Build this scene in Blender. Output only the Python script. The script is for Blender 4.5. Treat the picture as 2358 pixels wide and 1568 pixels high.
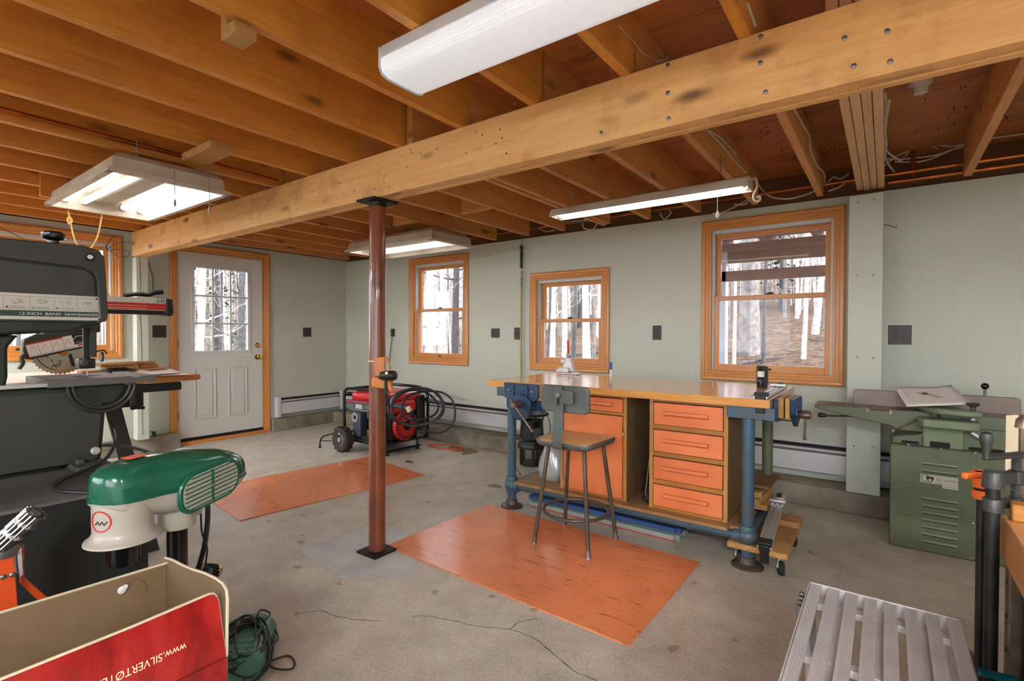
import bpy, math, random
from mathutils import Vector, Matrix, noise
random.seed(7)
PI=math.pi; R_=math.radians
for o in list(bpy.data.objects): bpy.data.objects.remove(o)
SC=bpy.context.scene; COL=SC.collection
# ---------------------------------------------------------------- camera
FPX,YAW,PIT,ROL=1171.37,R_(36.330),R_(-0.809),R_(0.138)
W_,H_=2358,1568
CAM=Vector((0,0,1.2))
F_=Vector((-math.sin(YAW)*math.cos(PIT),math.cos(YAW)*math.cos(PIT),math.sin(PIT)))
Rv=Vector((math.cos(YAW),math.sin(YAW),0)); Uv=Rv.cross(F_)
CR=math.cos(ROL)*Rv+math.sin(ROL)*Uv; CU=-math.sin(ROL)*Rv+math.cos(ROL)*Uv
cd=bpy.data.cameras.new('camera'); cam=bpy.data.objects.new('camera',cd); COL.objects.link(cam)
cd.sensor_width=36; cd.lens=FPX/W_*36; cd.clip_start=.05; cd.clip_end=300
cam.matrix_world=Matrix((( CR.x,CU.x,-F_.x,CAM.x),(CR.y,CU.y,-F_.y,CAM.y),(CR.z,CU.z,-F_.z,CAM.z),(0,0,0,1)))
SC.camera=cam
# ---------------------------------------------------------------- sky, sun, exposure
w=bpy.data.worlds.new('sky'); SC.world=w; w.use_nodes=True
bg=w.node_tree.nodes['Background']; bg.inputs['Color'].default_value=(.86,.92,1,1); bg.inputs['Strength'].default_value=2.2
sd=bpy.data.lights.new('sun','SUN'); sd.energy=1.6; sd.angle=R_(1.5); sd.color=(1,.93,.84)
so=bpy.data.objects.new('sun',sd); COL.objects.link(so)
so.rotation_euler=Vector((-.75,-.06,-.65)).to_track_quat('-Z','Y').to_euler()
vs=SC.view_settings; vs.view_transform='Standard'; vs.look='None'; vs.gamma=1; vs.use_curve_mapping=False; vs.exposure=1.8
TUBE=3.6      # radiance of the fluorescent tubes
# ---------------------------------------------------------------- helpers
def at(px,py,**k):
    "point of the room behind a pixel of the photograph, on a known plane (x=, y=, z=)"
    d=F_+CR*((px-W_/2)/FPX)-CU*((py-H_/2)/FPX)
    (a,v),=k.items(); i='xyz'.index(a)
    return CAM+d*((v-CAM[i])/d[i])
WM={}
def lin(c): return tuple(((x/255+.055)/1.055)**2.4 if x/255>.04045 else x/255/12.92 for x in c)
class G:
    def __init__(s): s.v=[]; s.f=[]
    def add(s,vs,fs):
        b=len(s.v); s.v+= [Vector(p) for p in vs]; s.f+=[tuple(i+b for i in f) for f in fs]; return s
    def box(s,a,b):
        (x0,y0,z0),(x1,y1,z1)=a,b
        x0,x1=sorted((x0,x1)); y0,y1=sorted((y0,y1)); z0,z1=sorted((z0,z1))
        return s.add([(x0,y0,z0),(x1,y0,z0),(x1,y1,z0),(x0,y1,z0),(x0,y0,z1),(x1,y0,z1),(x1,y1,z1),(x0,y1,z1)],
          [(3,2,1,0),(4,5,6,7),(0,1,5,4),(1,2,6,5),(2,3,7,6),(3,0,4,7)])
    def bx(s,c,sz,M=None):
        c=Vector(c); h=[q/2 for q in sz]; M=M or Matrix.Identity(3)
        P=[c+M@Vector((i*h[0],j*h[1],k*h[2])) for k in(-1,1) for j in(-1,1) for i in(-1,1)]
        return s.add(P,[(0,2,3,1),(4,5,7,6),(0,1,5,4),(1,3,7,5),(3,2,6,7),(2,0,4,6)])
    def prism(s,poly,o,u,v,w):
        o,u,v,w=map(Vector,(o,u,v,w)); n=len(poly)
        A=[o+u*p[0]+v*p[1] for p in poly]; B=[p+w for p in A]
        if u.cross(v).dot(w)<0: A,B=B,A
        return s.add(A+B,[tuple(range(n-1,-1,-1)),tuple(range(n,2*n))]+[(i,(i+1)%n,n+(i+1)%n,n+i) for i in range(n)])
    def tube(s,pts,r,n=8,closed=False,cap=True):
        pts=[Vector(p) for p in pts]; m=len(pts); rs=r if isinstance(r,(list,tuple)) else [r]*m
        T=[]
        for i in range(m):
            a=pts[(i-1)%m] if (closed or i) else pts[0]; b=pts[(i+1)%m] if (closed or i<m-1) else pts[-1]
            t=(b-a); T.append(t.normalized() if t.length>1e-9 else Vector((0,0,1)))
        t=T[0]; ref=Vector((0,0,1)) if abs(t.z)<.9 else Vector((1,0,0))
        nv=t.cross(ref).normalized(); vs=[]
        for i in range(m):
            if i:
                ax=T[i-1].cross(T[i])
                if ax.length>1e-7: nv=Matrix.Rotation(T[i-1].angle(T[i]),3,ax.normalized())@nv
            bv=T[i].cross(nv).normalized(); nv=bv.cross(T[i]).normalized()
            for k in range(n):
                a=2*PI*k/n; vs.append(pts[i]+(nv*math.cos(a)+bv*math.sin(a))*rs[i])
        fs=[]
        for i in range(m if closed else m-1):
            j=(i+1)%m
            for k in range(n): fs.append((i*n+k,i*n+(k+1)%n,j*n+(k+1)%n,j*n+k))
        if cap and not closed: fs+= [tuple(range(n-1,-1,-1)),tuple((m-1)*n+k for k in range(n))]
        return s.add(vs,fs)
    def cyl(s,p,q,r,r2=None,n=16): return s.tube([p,q],[r,r if r2 is None else r2],n)
    def lathe(s,prof,c=(0,0,0),ax=(0,0,1),n=24):
        c,ax=Vector(c),Vector(ax).normalized(); u=ax.orthogonal().normalized(); v=ax.cross(u); m=len(prof)
        vs=[c+ax*h+(u*math.cos(2*PI*k/n)+v*math.sin(2*PI*k/n))*max(r,1e-4) for r,h in prof for k in range(n)]
        fs=[(i*n+k,i*n+(k+1)%n,(i+1)*n+(k+1)%n,(i+1)*n+k) for i in range(m-1) for k in range(n)]
        fs+= [tuple(range(n-1,-1,-1)),tuple((m-1)*n+k for k in range(n))]
        return s.add(vs,fs)
    def ball(s,c,r,n=14,m=8,sc=(1,1,1)):
        vs=[Vector(c)+Vector((math.sin(PI*i/m)*math.cos(2*PI*k/n)*r*sc[0],math.sin(PI*i/m)*math.sin(2*PI*k/n)*r*sc[1],-math.cos(PI*i/m)*r*sc[2])) for i in range(1,m) for k in range(n)]
        fs=[(i*n+k,i*n+(k+1)%n,(i+1)*n+(k+1)%n,(i+1)*n+k) for i in range(m-2) for k in range(n)]
        fs+=[tuple(range(n-1,-1,-1)),tuple((m-2)*n+k for k in range(n))]
        return s.add(vs,fs)
    def loft(s,rings,closed=True,cap=True):
        n=len(rings[0]); vs=[p for r in rings for p in r]
        fs=[(i*n+k,i*n+(k+1)%n,(i+1)*n+(k+1)%n,(i+1)*n+k) for i in range(len(rings)-1) for k in range(n if closed else n-1)]
        if cap: fs+=[tuple(range(n-1,-1,-1)),tuple((len(rings)-1)*n+k for k in range(n))]
        return s.add(vs,fs)
def spline(P,k=6,closed=False):
    P=[Vector(p) for p in P]; n=len(P); out=[]
    for i in range(n if closed else n-1):
        p=[P[(i+j)%n] if closed else P[min(max(i+j,0),n-1)] for j in(-1,0,1,2)]
        for q in range(k):
            t=q/k; out.append(.5*((2*p[1])+(p[2]-p[0])*t+(2*p[0]-5*p[1]+4*p[2]-p[3])*t*t+(3*p[1]-p[0]-3*p[2]+p[3])*t**3))
    if not closed: out.append(P[-1])
    return out
def rrect(w,h,r,n=4,cx=0,cy=0):
    out=[]
    for sx,sy,a in((1,1,0),(-1,1,90),(-1,-1,180),(1,-1,270)):
        for i in range(n+1):
            t=R_(a+90*i/n); out.append((cx+sx*(w/2-r)+r*math.cos(t),cy+sy*(h/2-r)+r*math.sin(t)))
    return out
def build(g,name,m,parent=None,bevel=0,smooth=.6,local=False,kind=None,seg=2,label=None):
    me=bpy.data.meshes.new(name); o=bpy.data.objects.new(name,me); COL.objects.link(o)
    vs=g.v
    if parent is not None:
        o.parent=parent; WM[o.name]=WM[parent.name]
        if not local: I=WM[parent.name].inverted(); vs=[I@p for p in vs]
    else: WM[o.name]=Matrix.Identity(4)
    me.from_pydata([tuple(p) for p in vs],[],g.f); me.validate()
    me.materials.append(M[m] if isinstance(m,str) else m)
    if smooth: me.shade_smooth(); me.set_sharp_from_angle(angle=smooth)
    if bevel:
        b=o.modifiers.new('bevel','BEVEL'); b.width=bevel; b.segments=seg; b.limit_method='ANGLE'; b.angle_limit=.6
    if kind: o['kind']=kind
    if label: o['label']=label
    return o
def tag(o,label,cat=None,group=None,kind=None):
    o['label']=label
    if cat: o['category']=cat
    if group: o['group']=group
    if kind: o['kind']=kind
    return o
def thing(name,label,cat,loc=(0,0,0),rz=0,group=None,kind=None):
    o=bpy.data.objects.new(name,None); COL.objects.link(o); o.empty_display_size=.1
    o.location=loc; o.rotation_euler=(0,0,rz)
    WM[o.name]=Matrix.Translation(loc)@Matrix.Rotation(rz,4,'Z')
    return tag(o,label,cat,group,kind)
def copytree(root,loc,rz=None,label=None):
    r=root.copy(); COL.objects.link(r); r.location=loc
    if rz is not None: r.rotation_euler=(0,0,rz)
    if label: r['label']=label
    WM[r.name]=Matrix.Translation(loc)@Matrix.Rotation(r.rotation_euler.z,4,'Z')
    for ch in [o for o in bpy.data.objects if o.parent==root]:
        c=ch.copy(); COL.objects.link(c); c.parent=r; WM[c.name]=WM[r.name]
        for g2 in [o for o in bpy.data.objects if o.parent==ch]:
            d=g2.copy(); COL.objects.link(d); d.parent=c; WM[d.name]=WM[r.name]
    return r
def dupe(o,dloc,parent=None):
    c=o.copy(); COL.objects.link(c); c.location=o.location+Vector(dloc); c.parent=parent or o.parent; WM[c.name]=WM[c.parent.name] if c.parent else Matrix.Identity(4); return c
def text(s,name,m,parent,o,u,v,h,width=None,shear=0,lift=.0006,align='LEFT',local=False):
    "flat lettering: baseline start o, reading direction u, up v, capital height h"
    cu=bpy.data.curves.new('t','FONT'); cu.body=s; cu.align_x=align; cu.shear=shear; cu.extrude=0
    to=bpy.data.objects.new('t',cu); COL.objects.link(to)
    me=bpy.data.meshes.new_from_object(to.evaluated_get(bpy.context.evaluated_depsgraph_get()))
    V=[p.co.copy() for p in me.vertices]; Fc=[tuple(p.vertices) for p in me.polygons]
    bpy.data.objects.remove(to); bpy.data.curves.remove(cu); bpy.data.meshes.remove(me)
    if not V: return None
    k=h/.7; u,v,o=Vector(u).normalized(),Vector(v).normalized(),Vector(o); nrm=u.cross(v)
    kx=k
    if width: kx=width/max(1e-6,max(p.x for p in V)-min(p.x for p in V))
    g=G(); g.add([o+u*(p.x*kx)+v*(p.y*k)+nrm*lift for p in V],Fc)
    return build(g,name,m,parent,smooth=0,local=local)
def strokes(lines,wd,name,m,parent,o,u,v,lift=.0006,closed=False,local=False):
    "flat printed line work: each line is a list of (a,b) in the u,v frame"
    u,v,o=Vector(u),Vector(v),Vector(o); nrm=u.cross(v).normalized(); g=G()
    for L in lines:
        for (a,b),(c,d) in zip(L,L[1:]):
            e=Vector((c-a,d-b,0)); 
            if e.length<1e-6: continue
            e.normalize(); px,py=-e.y*wd/2,e.x*wd/2; ex,ey=e.x*wd*.3,e.y*wd*.3
            g.add([o+u*x+v*y+nrm*lift for x,y in((a-ex-px,b-ey-py),(c+ex-px,d+ey-py),(c+ex+px,d+ey+py),(a-ex+px,b-ey+py))],[(0,1,2,3)])
    return build(g,name,m,parent,smooth=0,local=local)
# ---------------------------------------------------------------- materials
M={}
def nt(name):
    m=bpy.data.materials.new(name); m.use_nodes=True; n=m.node_tree.nodes; l=m.node_tree.links
    return m,n,l,n['Principled BSDF']
def coords(n,l,scale=(1,1,1),rnd=True):
    tc=n.new('ShaderNodeTexCoord'); mp=n.new('ShaderNodeMapping'); mp.inputs['Scale'].default_value=scale
    if rnd:
        oi=n.new('ShaderNodeObjectInfo'); mu=n.new('ShaderNodeMath'); mu.operation='MULTIPLY'; mu.inputs[1].default_value=37
        l.new(oi.outputs['Random'],mu.inputs[0]); l.new(mu.outputs[0],mp.inputs['Location'])
    l.new(tc.outputs['Object'],mp.inputs['Vector']); return mp.outputs['Vector']
def noise_(n,l,vec,scale,detail=4,rough=.55,dist=0):
    t=n.new('ShaderNodeTexNoise'); t.inputs['Scale'].default_value=scale; t.inputs['Detail'].default_value=detail; t.inputs['Roughness'].default_value=rough; t.inputs['Distortion'].default_value=dist
    l.new(vec,t.inputs['Vector']); return t.outputs['Fac']
def ramp(n,l,fac,stops):
    r=n.new('ShaderNodeValToRGB'); e=r.color_ramp.elements
    while len(e)<len(stops): e.new(.5)
    for q,(p,c) in zip(e,stops): q.position=p; q.color=(*c,1) if len(c)==3 else c
    l.new(fac,r.inputs['Fac']); return r.outputs['Color']
def mix(n,l,fac,a,b,mode='MIX'):
    x=n.new('ShaderNodeMix'); x.data_type='RGBA'; x.blend_type=mode
    for i,val in((0,fac),(6,a),(7,b)):
        if hasattr(val,'is_linked'): l.new(val,x.inputs[i])
        else: x.inputs[i].default_value=val if i==0 else (*val,1)
    return x.outputs[2]
def bump(n,l,b,h,st,dist=.002):
    q=n.new('ShaderNodeBump'); q.inputs['Strength'].default_value=st; q.inputs['Distance'].default_value=dist
    l.new(h,q.inputs['Height']); l.new(q.outputs['Normal'],b.inputs['Normal'])
def mat(name,c,rough=.5,metal=0,var=.12,scale=6,bmp=0,bscale=60,coat=0,c2=None,spec=.5,thr=None):
    m,n,l,b=nt(name); c=lin(c); vec=coords(n,l)
    f=noise_(n,l,vec,scale)
    d=lin(c2) if c2 else tuple(x*(1-var*2) for x in c)
    lo,hi=thr or (.32,.68)
    l.new(ramp(n,l,f,[(lo,d),(hi,c)]),b.inputs['Base Color'])
    b.inputs['Roughness'].default_value=rough; b.inputs['Metallic'].default_value=metal
    b.inputs['Coat Weight'].default_value=coat; b.inputs['Specular IOR Level'].default_value=spec
    if bmp: bump(n,l,b,noise_(n,l,vec,bscale),bmp)
    M[name]=m; return m
def wood(name,c,c2,axis=0,sc=1.0,rough=.55,knots=.0,coat=0,stain=None,stain_amt=.5,bm=.15):
    m,n,l,b=nt(name); s=[14*sc]*3; s[axis]=.9*sc; vec=coords(n,l,s)
    f=noise_(n,l,vec,1.6,6,.62,.6); col=ramp(n,l,f,[(.25,lin(c2)),(.72,lin(c))])
    f2=noise_(n,l,vec,6,4,.7); col=mix(n,l,.45,col,ramp(n,l,f2,[(.3,lin(c2)),(.7,lin(c))]),'MIX')
    if stain:
        v3=coords(n,l,(1.3,1.3,1.3)); f3=noise_(n,l,v3,2.2,5,.65); 
        x=n.new('ShaderNodeMapRange'); x.inputs['From Min'].default_value=.52; x.inputs['From Max'].default_value=.74; x.inputs['To Max'].default_value=stain_amt; l.new(f3,x.inputs['Value'])
        col=mix(n,l,x.outputs[0],col,lin(stain))
    if knots:
        k=[7.0]*3; k[axis]=2.6; v2=coords(n,l,k); vo=n.new('ShaderNodeTexVoronoi'); vo.inputs['Scale'].default_value=1.0; vo.inputs['Randomness'].default_value=1; l.new(v2,vo.inputs['Vector'])
        x=n.new('ShaderNodeMapRange'); x.inputs['From Min'].default_value=.07; x.inputs['From Max'].default_value=.2; x.inputs['To Min'].default_value=knots; x.inputs['To Max'].default_value=0; l.new(vo.outputs['Distance'],x.inputs['Value'])
        col=mix(n,l,x.outputs[0],col,tuple(q*.28 for q in lin(c2)))
    l.new(col,b.inputs['Base Color']); b.inputs['Roughness'].default_value=rough; b.inputs['Coat Weight'].default_value=coat; b.inputs['Coat Roughness'].default_value=.12
    bump(n,l,b,f2,bm); M[name]=m; return m
def emis(name,c,s):
    m,n,l,b=nt(name); b.inputs['Base Color'].default_value=(.8,.8,.8,1); b.inputs['Emission Color'].default_value=(*c,1); b.inputs['Emission Strength'].default_value=s; M[name]=m; return m
def glass(name,tint=(1,1,1),refl=.9,rough=.0):
    m,n,l,b=nt(name); n.remove(b); out=n['Material Output']
    t=n.new('ShaderNodeBsdfTransparent'); t.inputs['Color'].default_value=(*tint,1); g=n.new('ShaderNodeBsdfGlossy'); g.inputs['Roughness'].default_value=rough
    f=n.new('ShaderNodeFresnel'); f.inputs['IOR'].default_value=1.5; mu=n.new('ShaderNodeMath'); mu.operation='MULTIPLY'; mu.inputs[1].default_value=refl; l.new(f.outputs[0],mu.inputs[0])
    x=n.new('ShaderNodeMixShader'); l.new(mu.outputs[0],x.inputs[0]); l.new(t.outputs[0],x.inputs[1]); l.new(g.outputs[0],x.inputs[2]); l.new(x.outputs[0],out.inputs['Surface']); M[name]=m; return m

# timber
wood('joist',(224,154,68),(182,112,40),1,1,.5,.8,stain=(136,78,30),stain_amt=.4)
wood('joist_far',(222,158,92),(184,118,60),1,1,.55,.8,stain=(136,82,40),stain_amt=.4)
wood('girder',(240,194,130),(210,150,84),0,1,.55,.95,stain=(140,90,42),stain_amt=.75)
wood('pine_new',(226,184,142),(196,146,104),1,1,.6,.5)
wood('subfloor',(204,124,62),(156,84,36),0,.7,.6,.25,stain=(88,42,16),stain_amt=.55)
wood('rim',(120,78,40),(70,42,20),0,.7,.7,.2)
for ax,q in enumerate('xyz'): wood('casing_'+q,(222,152,80),(186,112,46),ax,1.1,.35,0,.25)
wood('bench_top',(228,168,96),(196,128,60),0,1.6,.16,0,.55)
wood('cab_wood',(196,142,74),(150,98,42),2,1,.5,.3)
wood('cab_wood_x',(190,128,52),(146,90,30),0,1,.45,0)
wood('cab_side',(128,98,64),(92,66,38),2,1,.6,.3)
wood('shelf_wood',(170,128,80),(120,86,48),0,1,.65,.2,stain=(90,66,40),stain_amt=.5)
wood('scrap_wood',(196,150,92),(150,104,54),1,1,.65,.3)
wood('dark_wood',(140,100,60),(96,64,34),1,1,.65,.2)
wood('saw_wood',(206,136,74),(170,98,44),1,1,.5,.1,.1)
wood('seat_wood',(228,186,128),(172,110,58),0,.55,.42,.2,.2,stain=(150,92,44),stain_amt=.6)
wood('hard_maple',(208,150,92),(170,108,56),1,1,.42,.1,.15)
# building
mat('wall_paint',(198,201,187),.62,0,.03,1.2,.06,300)
mat('door_white',(216,213,208),.42,0,.02,2)
mat('heater_white',(206,204,206),.4,0,.03,2)
mat('fixture_white',(214,206,194),.4,0,.08,3,c2=(176,160,140))
mat('black_gap',(16,14,13),.8,0,.1)
mat('outlet_brown',(58,46,38),.45,0,.1)
mat('outlet_dark',(20,17,15),.5,0,.1)
mat('vinyl',(204,204,202),.35,0,.03)
mat('brass',(206,166,96),.22,1,.05)
mat('post_paint',(142,74,46),.28,0,.2,5,.05,40,.4,c2=(104,54,34))
mat('plate_steel',(52,46,44),.5,.7,.2)
# concrete
def concrete():
    m,n,l,b=nt('concrete'); vec=coords(n,l,rnd=False)
    f=noise_(n,l,vec,.55,6,.6,.3); col=ramp(n,l,f,[(.33,lin(( 160,150,136))),(.5,lin((186,176,160))),(.67,lin((212,203,188)))])
    g=noise_(n,l,vec,5,6,.7); col=mix(n,l,.5,col,ramp(n,l,g,[(.33,lin((136,122,104))),(.7,lin((220,211,196)))]))
    s=noise_(n,l,vec,90,2,.6); col=mix(n,l,.22,col,ramp(n,l,s,[(.35,lin((124,114,102))),(.65,lin((226,217,204)))]))
    # oil drips and stains
    vo=n.new('ShaderNodeTexVoronoi'); vo.inputs['Scale'].default_value=4.6; vo.inputs['Randomness'].default_value=1
    d=n.new('ShaderNodeMixRGB') if False else None
    nv=n.new('ShaderNodeTexNoise'); nv.inputs['Scale'].default_value=7; l.new(vec,nv.inputs['Vector'])
    va=n.new('ShaderNodeVectorMath'); va.operation='MULTIPLY_ADD'; va.inputs[1].default_value=(.16,.16,.16); l.new(nv.outputs['Color'],va.inputs[0]); l.new(vec,va.inputs[2])
    l.new(va.outputs[0],vo.inputs['Vector'])
    x=n.new('ShaderNodeMapRange'); x.inputs['From Min'].default_value=.075; x.inputs['From Max'].default_value=.12; x.inputs['To Min'].default_value=.6; x.inputs['To Max'].default_value=0; l.new(vo.outputs['Distance'],x.inputs['Value'])
    col=mix(n,l,x.outputs[0],col,lin((112,92,72)))
    l.new(col,b.inputs['Base Color'])
    rr=n.new('ShaderNodeMapRange'); rr.inputs['To Min'].default_value=.3; rr.inputs['To Max'].default_value=.62; l.new(f,rr.inputs['Value']); l.new(rr.outputs[0],b.inputs['Roughness'])
    bump(n,l,b,g,.25,.004); M['concrete']=m
concrete()
mat('curb',(150,140,124),.8,0,.2,5,.7,30,c2=(108,98,84))
mat('cement_patch',(196,198,194),.5,0,.1,6,.2,30,c2=(170,172,170))
mat('stain_brown',(126,100,70),.35,0,.1)
mat('crack_dark',(64,54,44),.9,0,.1)
# paint, metal, plastic
def matsheet():
    m,n,l,b=nt('orange_mat'); vec=coords(n,l,(1.6,9,1),False); v1=coords(n,l,rnd=False)
    f=noise_(n,l,v1,1.4,4); col=ramp(n,l,f,[(.3,lin((212,116,72))),(.7,lin((236,146,98)))])
    g=noise_(n,l,vec,4.6,5,.65,.8); x=n.new('ShaderNodeMapRange'); x.inputs['From Min'].default_value=.585; x.inputs['From Max'].default_value=.65; x.inputs['To Max'].default_value=.5; l.new(g,x.inputs['Value'])
    col=mix(n,l,x.outputs[0],col,lin((74,40,28))); l.new(col,b.inputs['Base Color']); b.inputs['Roughness'].default_value=.2; b.inputs['Specular IOR Level'].default_value=.65
    q=noise_(n,l,v1,4,2); bump(n,l,b,q,.18,.01); M['orange_mat']=m
matsheet()
mat('orange_paint',(226,128,76),.5,0,.05,3,c2=(212,112,62))
mat('orange_plastic',(206,124,54),.4,0,.08)
mat('orange_bright',(240,110,34),.4,0,.08)
mat('orange_red',(226,84,36),.4,0,.08)
mat('blue_steel',(62,94,118),.45,.2,.2,7,.15,60,c2=(76,84,86))
mat('vise_blue',(36,64,98),.4,.1,.15,6)
mat('steel',(176,172,168),.3,1,.1)
mat('worn_steel',(150,130,112),.4,.9,.2,20)
mat('galv',(150,150,150),.45,.9,.2,12)
mat('alu',(204,202,203),.3,.6,.06,4)
mat('alu_dull',(212,208,208),.42,.35,.08,9)
mat('stool_paint',(98,102,98),.42,.3,.06,6)
mat('stool_leg',(104,92,80),.45,.5,.12,10,c2=(82,70,60))
mat('black_plastic',(22,22,23),.42,0,.1)
mat('black_gloss',(16,16,17),.15,0,.1)
mat('black_rubber',(30,28,28),.7,0,.1)
mat('black_paint',(26,27,27),.4,.1,.1)
mat('cord_black',(34,35,38),.45,0,.1)
mat('cable_white',(206,194,176),.5,0,.08)
mat('copper',(190,108,52),.3,.9,.2,10)
mat('green_machine',(100,106,82),.42,.0,.08,5,c2=(86,92,68))
mat('green_light',(116,126,96),.42,.1,.06,5)
mat('cast_iron',(118,104,96),.38,.7,.15,6)
mat('iron_dark',(70,70,68),.45,.5,.15,8)
mat('pipe_black',(58,58,58),.45,.6,.25,14,c2=(38,40,38))
mat('saw_grey',(58,60,57),.5,.15,.05,8,.12,240)
mat('saw_green',(40,46,40),.5,.15,.08,8)
mat('saw_table',(112,110,108),.4,.5,.08,5)
mat('label_silver',(198,194,186),.38,.25,.04,4)
mat('ink',(30,30,30),.6,0,.0)
mat('ink_grey',(96,94,92),.6,0,.0)
mat('ink_green',(38,62,46),.5,0,.0)
mat('print_white',(226,224,216),.5,0,.02)
mat('print_cream',(232,214,180),.5,0,.02)
mat('print_red',(196,44,34),.45,0,.05)
mat('print_blue',(88,130,168),.5,0,.0)
mat('print_tan',(196,160,84),.5,0,.0)
mat('print_brown',(140,92,70),.5,0,.0)
mat('blade',(188,182,172),.25,.95,.1,14)
mat('black_cabinet',(24,26,25),.6,0,.15,6)
mat('cabinet_top',(108,106,100),.62,.15,.25,4,.15,40,c2=(62,66,62))
mat('dp_green',(18,92,68),.2,0,.06,3,coat=.4)
mat('dp_beige',(174,166,154),.35,0,.03,3,coat=.15)
mat('kraft',(130,106,76),.75,0,.1,3,.15,20,c2=(104,80,54))
mat('kraft_edge',(206,190,160),.8,0,.08)
def redprint():
    m,n,l,b=nt('red_gloss'); vec=coords(n,l,(2.2,2.2,.9),False); f=noise_(n,l,vec,3.2,5,.6,1.2)
    l.new(ramp(n,l,f,[(.3,lin((98,13,13))),(.5,lin((148,26,25))),(.72,lin((176,46,41)))]),b.inputs['Base Color']); b.inputs['Roughness'].default_value=.2
    bump(n,l,b,noise_(n,l,vec,1.5,2),.25,.02); M['red_gloss']=m
redprint()
mat('gen_red',(206,24,36),.28,0,.05,4,coat=.3)
mat('engine_red',(204,34,30),.4,0,.08,6)
mat('tire',(58,50,46),.85,0,.15,20,.5,40)
mat('chrome',(214,214,214),.14,1,.03)
mat('muffler_blue',(66,78,92),.45,.2,.08)
mat('foam_blue',(54,88,140),.75,0,.08,6)
mat('foam_grey',(150,158,152),.8,0,.08,6)
mat('green_plastic',(96,150,120),.4,0,.08)
mat('paper',(226,216,210),.6,0,.02,2)
mat('marker_blue',(14,66,158),.4,0,.03)
mat('housing_green',(70,128,106),.4,0,.08,5)
mat('teal_plastic',(16,104,118),.4,0,.05)
mat('rope',(222,184,112),.8,0,.15,40)
mat('yellow_pole',(186,160,84),.5,0,.1)
emis('tube_on',(1,.985,.97),TUBE); emis('tube_dim',(1,.98,.95),TUBE*.08); emis('tube_added',(.9,.965,1),54.0)  # the brightest tubes serve only the added, unseen fixtures
emis('led_red',(1,.1,.03),1.2)
glass('pane_glass',(.985,.99,.99),.3); glass('pane_dusty',(.93,.93,.95),.25); glass('clear_plastic',(.8,.83,.82),.9,.12); glass('bottle_liquid',(.62,.42,.5),.8)
def bagmat():
    m,n,l,b=nt('bag_plastic'); n.remove(b); out=n['Material Output']
    t=n.new('ShaderNodeBsdfTransparent'); t.inputs['Color'].default_value=(.93,.96,.97,1); g=n.new('ShaderNodeBsdfDiffuse'); g.inputs['Color'].default_value=(.85,.87,.88,1); h=n.new('ShaderNodeBsdfGlossy'); h.inputs['Roughness'].default_value=.15
    a=n.new('ShaderNodeMixShader'); a.inputs[0].default_value=.35; l.new(t.outputs[0],a.inputs[1]); l.new(g.outputs[0],a.inputs[2])
    c=n.new('ShaderNodeMixShader'); c.inputs[0].default_value=.14; l.new(a.outputs[0],c.inputs[1]); l.new(h.outputs[0],c.inputs[2]); l.new(c.outputs[0],out.inputs['Surface']); M['bag_plastic']=m
bagmat()
def lensmat():
    m,n,l,b=nt('prismatic_lens'); vec=coords(n,l,rnd=False)
    b.inputs['Base Color'].default_value=(.82,.84,.88,1); b.inputs['Roughness'].default_value=.25; b.inputs['Emission Color'].default_value=(.86,.93,1,1)
    b.inputs['Emission Strength'].default_value=.12; M['prismatic_lens']=m
    vo=n.new('ShaderNodeTexVoronoi'); vo.inputs['Scale'].default_value=170; vo.inputs['Randomness'].default_value=0; l.new(vec,vo.inputs['Vector']); bump(n,l,b,vo.outputs['Distance'],.9,.004)
lensmat()
# outdoors
mat('bark',(138,130,124),.85,0,.3,9,.6,30,c2=(92,84,80)); mat('bark_pale',(196,190,184),.85,0,.2,9,.5,30,c2=(150,142,138))
mat('bark_dark',(84,80,84),.85,0,.3,9,.6,30,c2=(56,52,56))
mat('needles',(74,96,52),.8,0,.2,5)
def leaflitter():
    m,n,l,b=nt('leaf_litter'); vec=coords(n,l,rnd=False); f=noise_(n,l,vec,.5,5); g=noise_(n,l,vec,9,6,.85); h=noise_(n,l,vec,1.7,5,.7,1.5)
    c=ramp(n,l,f,[(.3,lin((66,54,44))),(.6,lin((92,76,62))),(.75,lin((74,78,46)))])
    c=mix(n,l,.6,c,ramp(n,l,g,[(.4,lin((24,19,16))),(.5,lin((90,68,54))),(.6,lin((168,146,126)))])); c=mix(n,l,.5,c,ramp(n,l,h,[(.36,lin((26,22,22))),(.5,lin((96,78,64)))]))
    l.new(c,b.inputs['Base Color']); b.inputs['Roughness'].default_value=.95; b.inputs['Specular IOR Level'].default_value=.1; bump(n,l,b,g,.8,.06); M['leaf_litter']=m
leaflitter()
mat('deck_wood',(172,140,126),.8,0,.1,6)
mat('siding_white',(214,218,226),.6,0,.03)
# ================================================================ the setting
XA,YB,XR,YF=-6.03,4.32,2.6,-2.3      # left wall, back wall, right wall, wall behind the camera
ZJ,ZS=2.164,2.399                     # underside of joists, underside of subfloor
g=G(); g.box((XA-.2,YF-.2,-.2),(XR+.2,YB+.2,0))
floor=build(g,'floor','concrete',None,kind='structure'); floor['label']='stained grey concrete workshop floor'
def wedge(name,P,m,lift,label=None):
    g=G(); n=len(P); g.add([(p.x,p.y,lift) for p in P],[tuple(range(n))]); 
    if g.v[0].to_2d().cross(g.v[1].to_2d()) is not None:
        a=sum((g.v[i].x*g.v[(i+1)%n].y-g.v[(i+1)%n].x*g.v[i].y) for i in range(n))
        if a<0: g.f=[tuple(reversed(g.f[0]))]
    return build(g,name,m,floor,smooth=0,label=label)
pp=spline([at(x,y,z=0) for x,y in((694,1268),(725,1290),(760,1320),(805,1338),(860,1334),(930,1325),(960,1312),(935,1255),(930,1226),(880,1212),(815,1222),(750,1245))],5,True)
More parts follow.
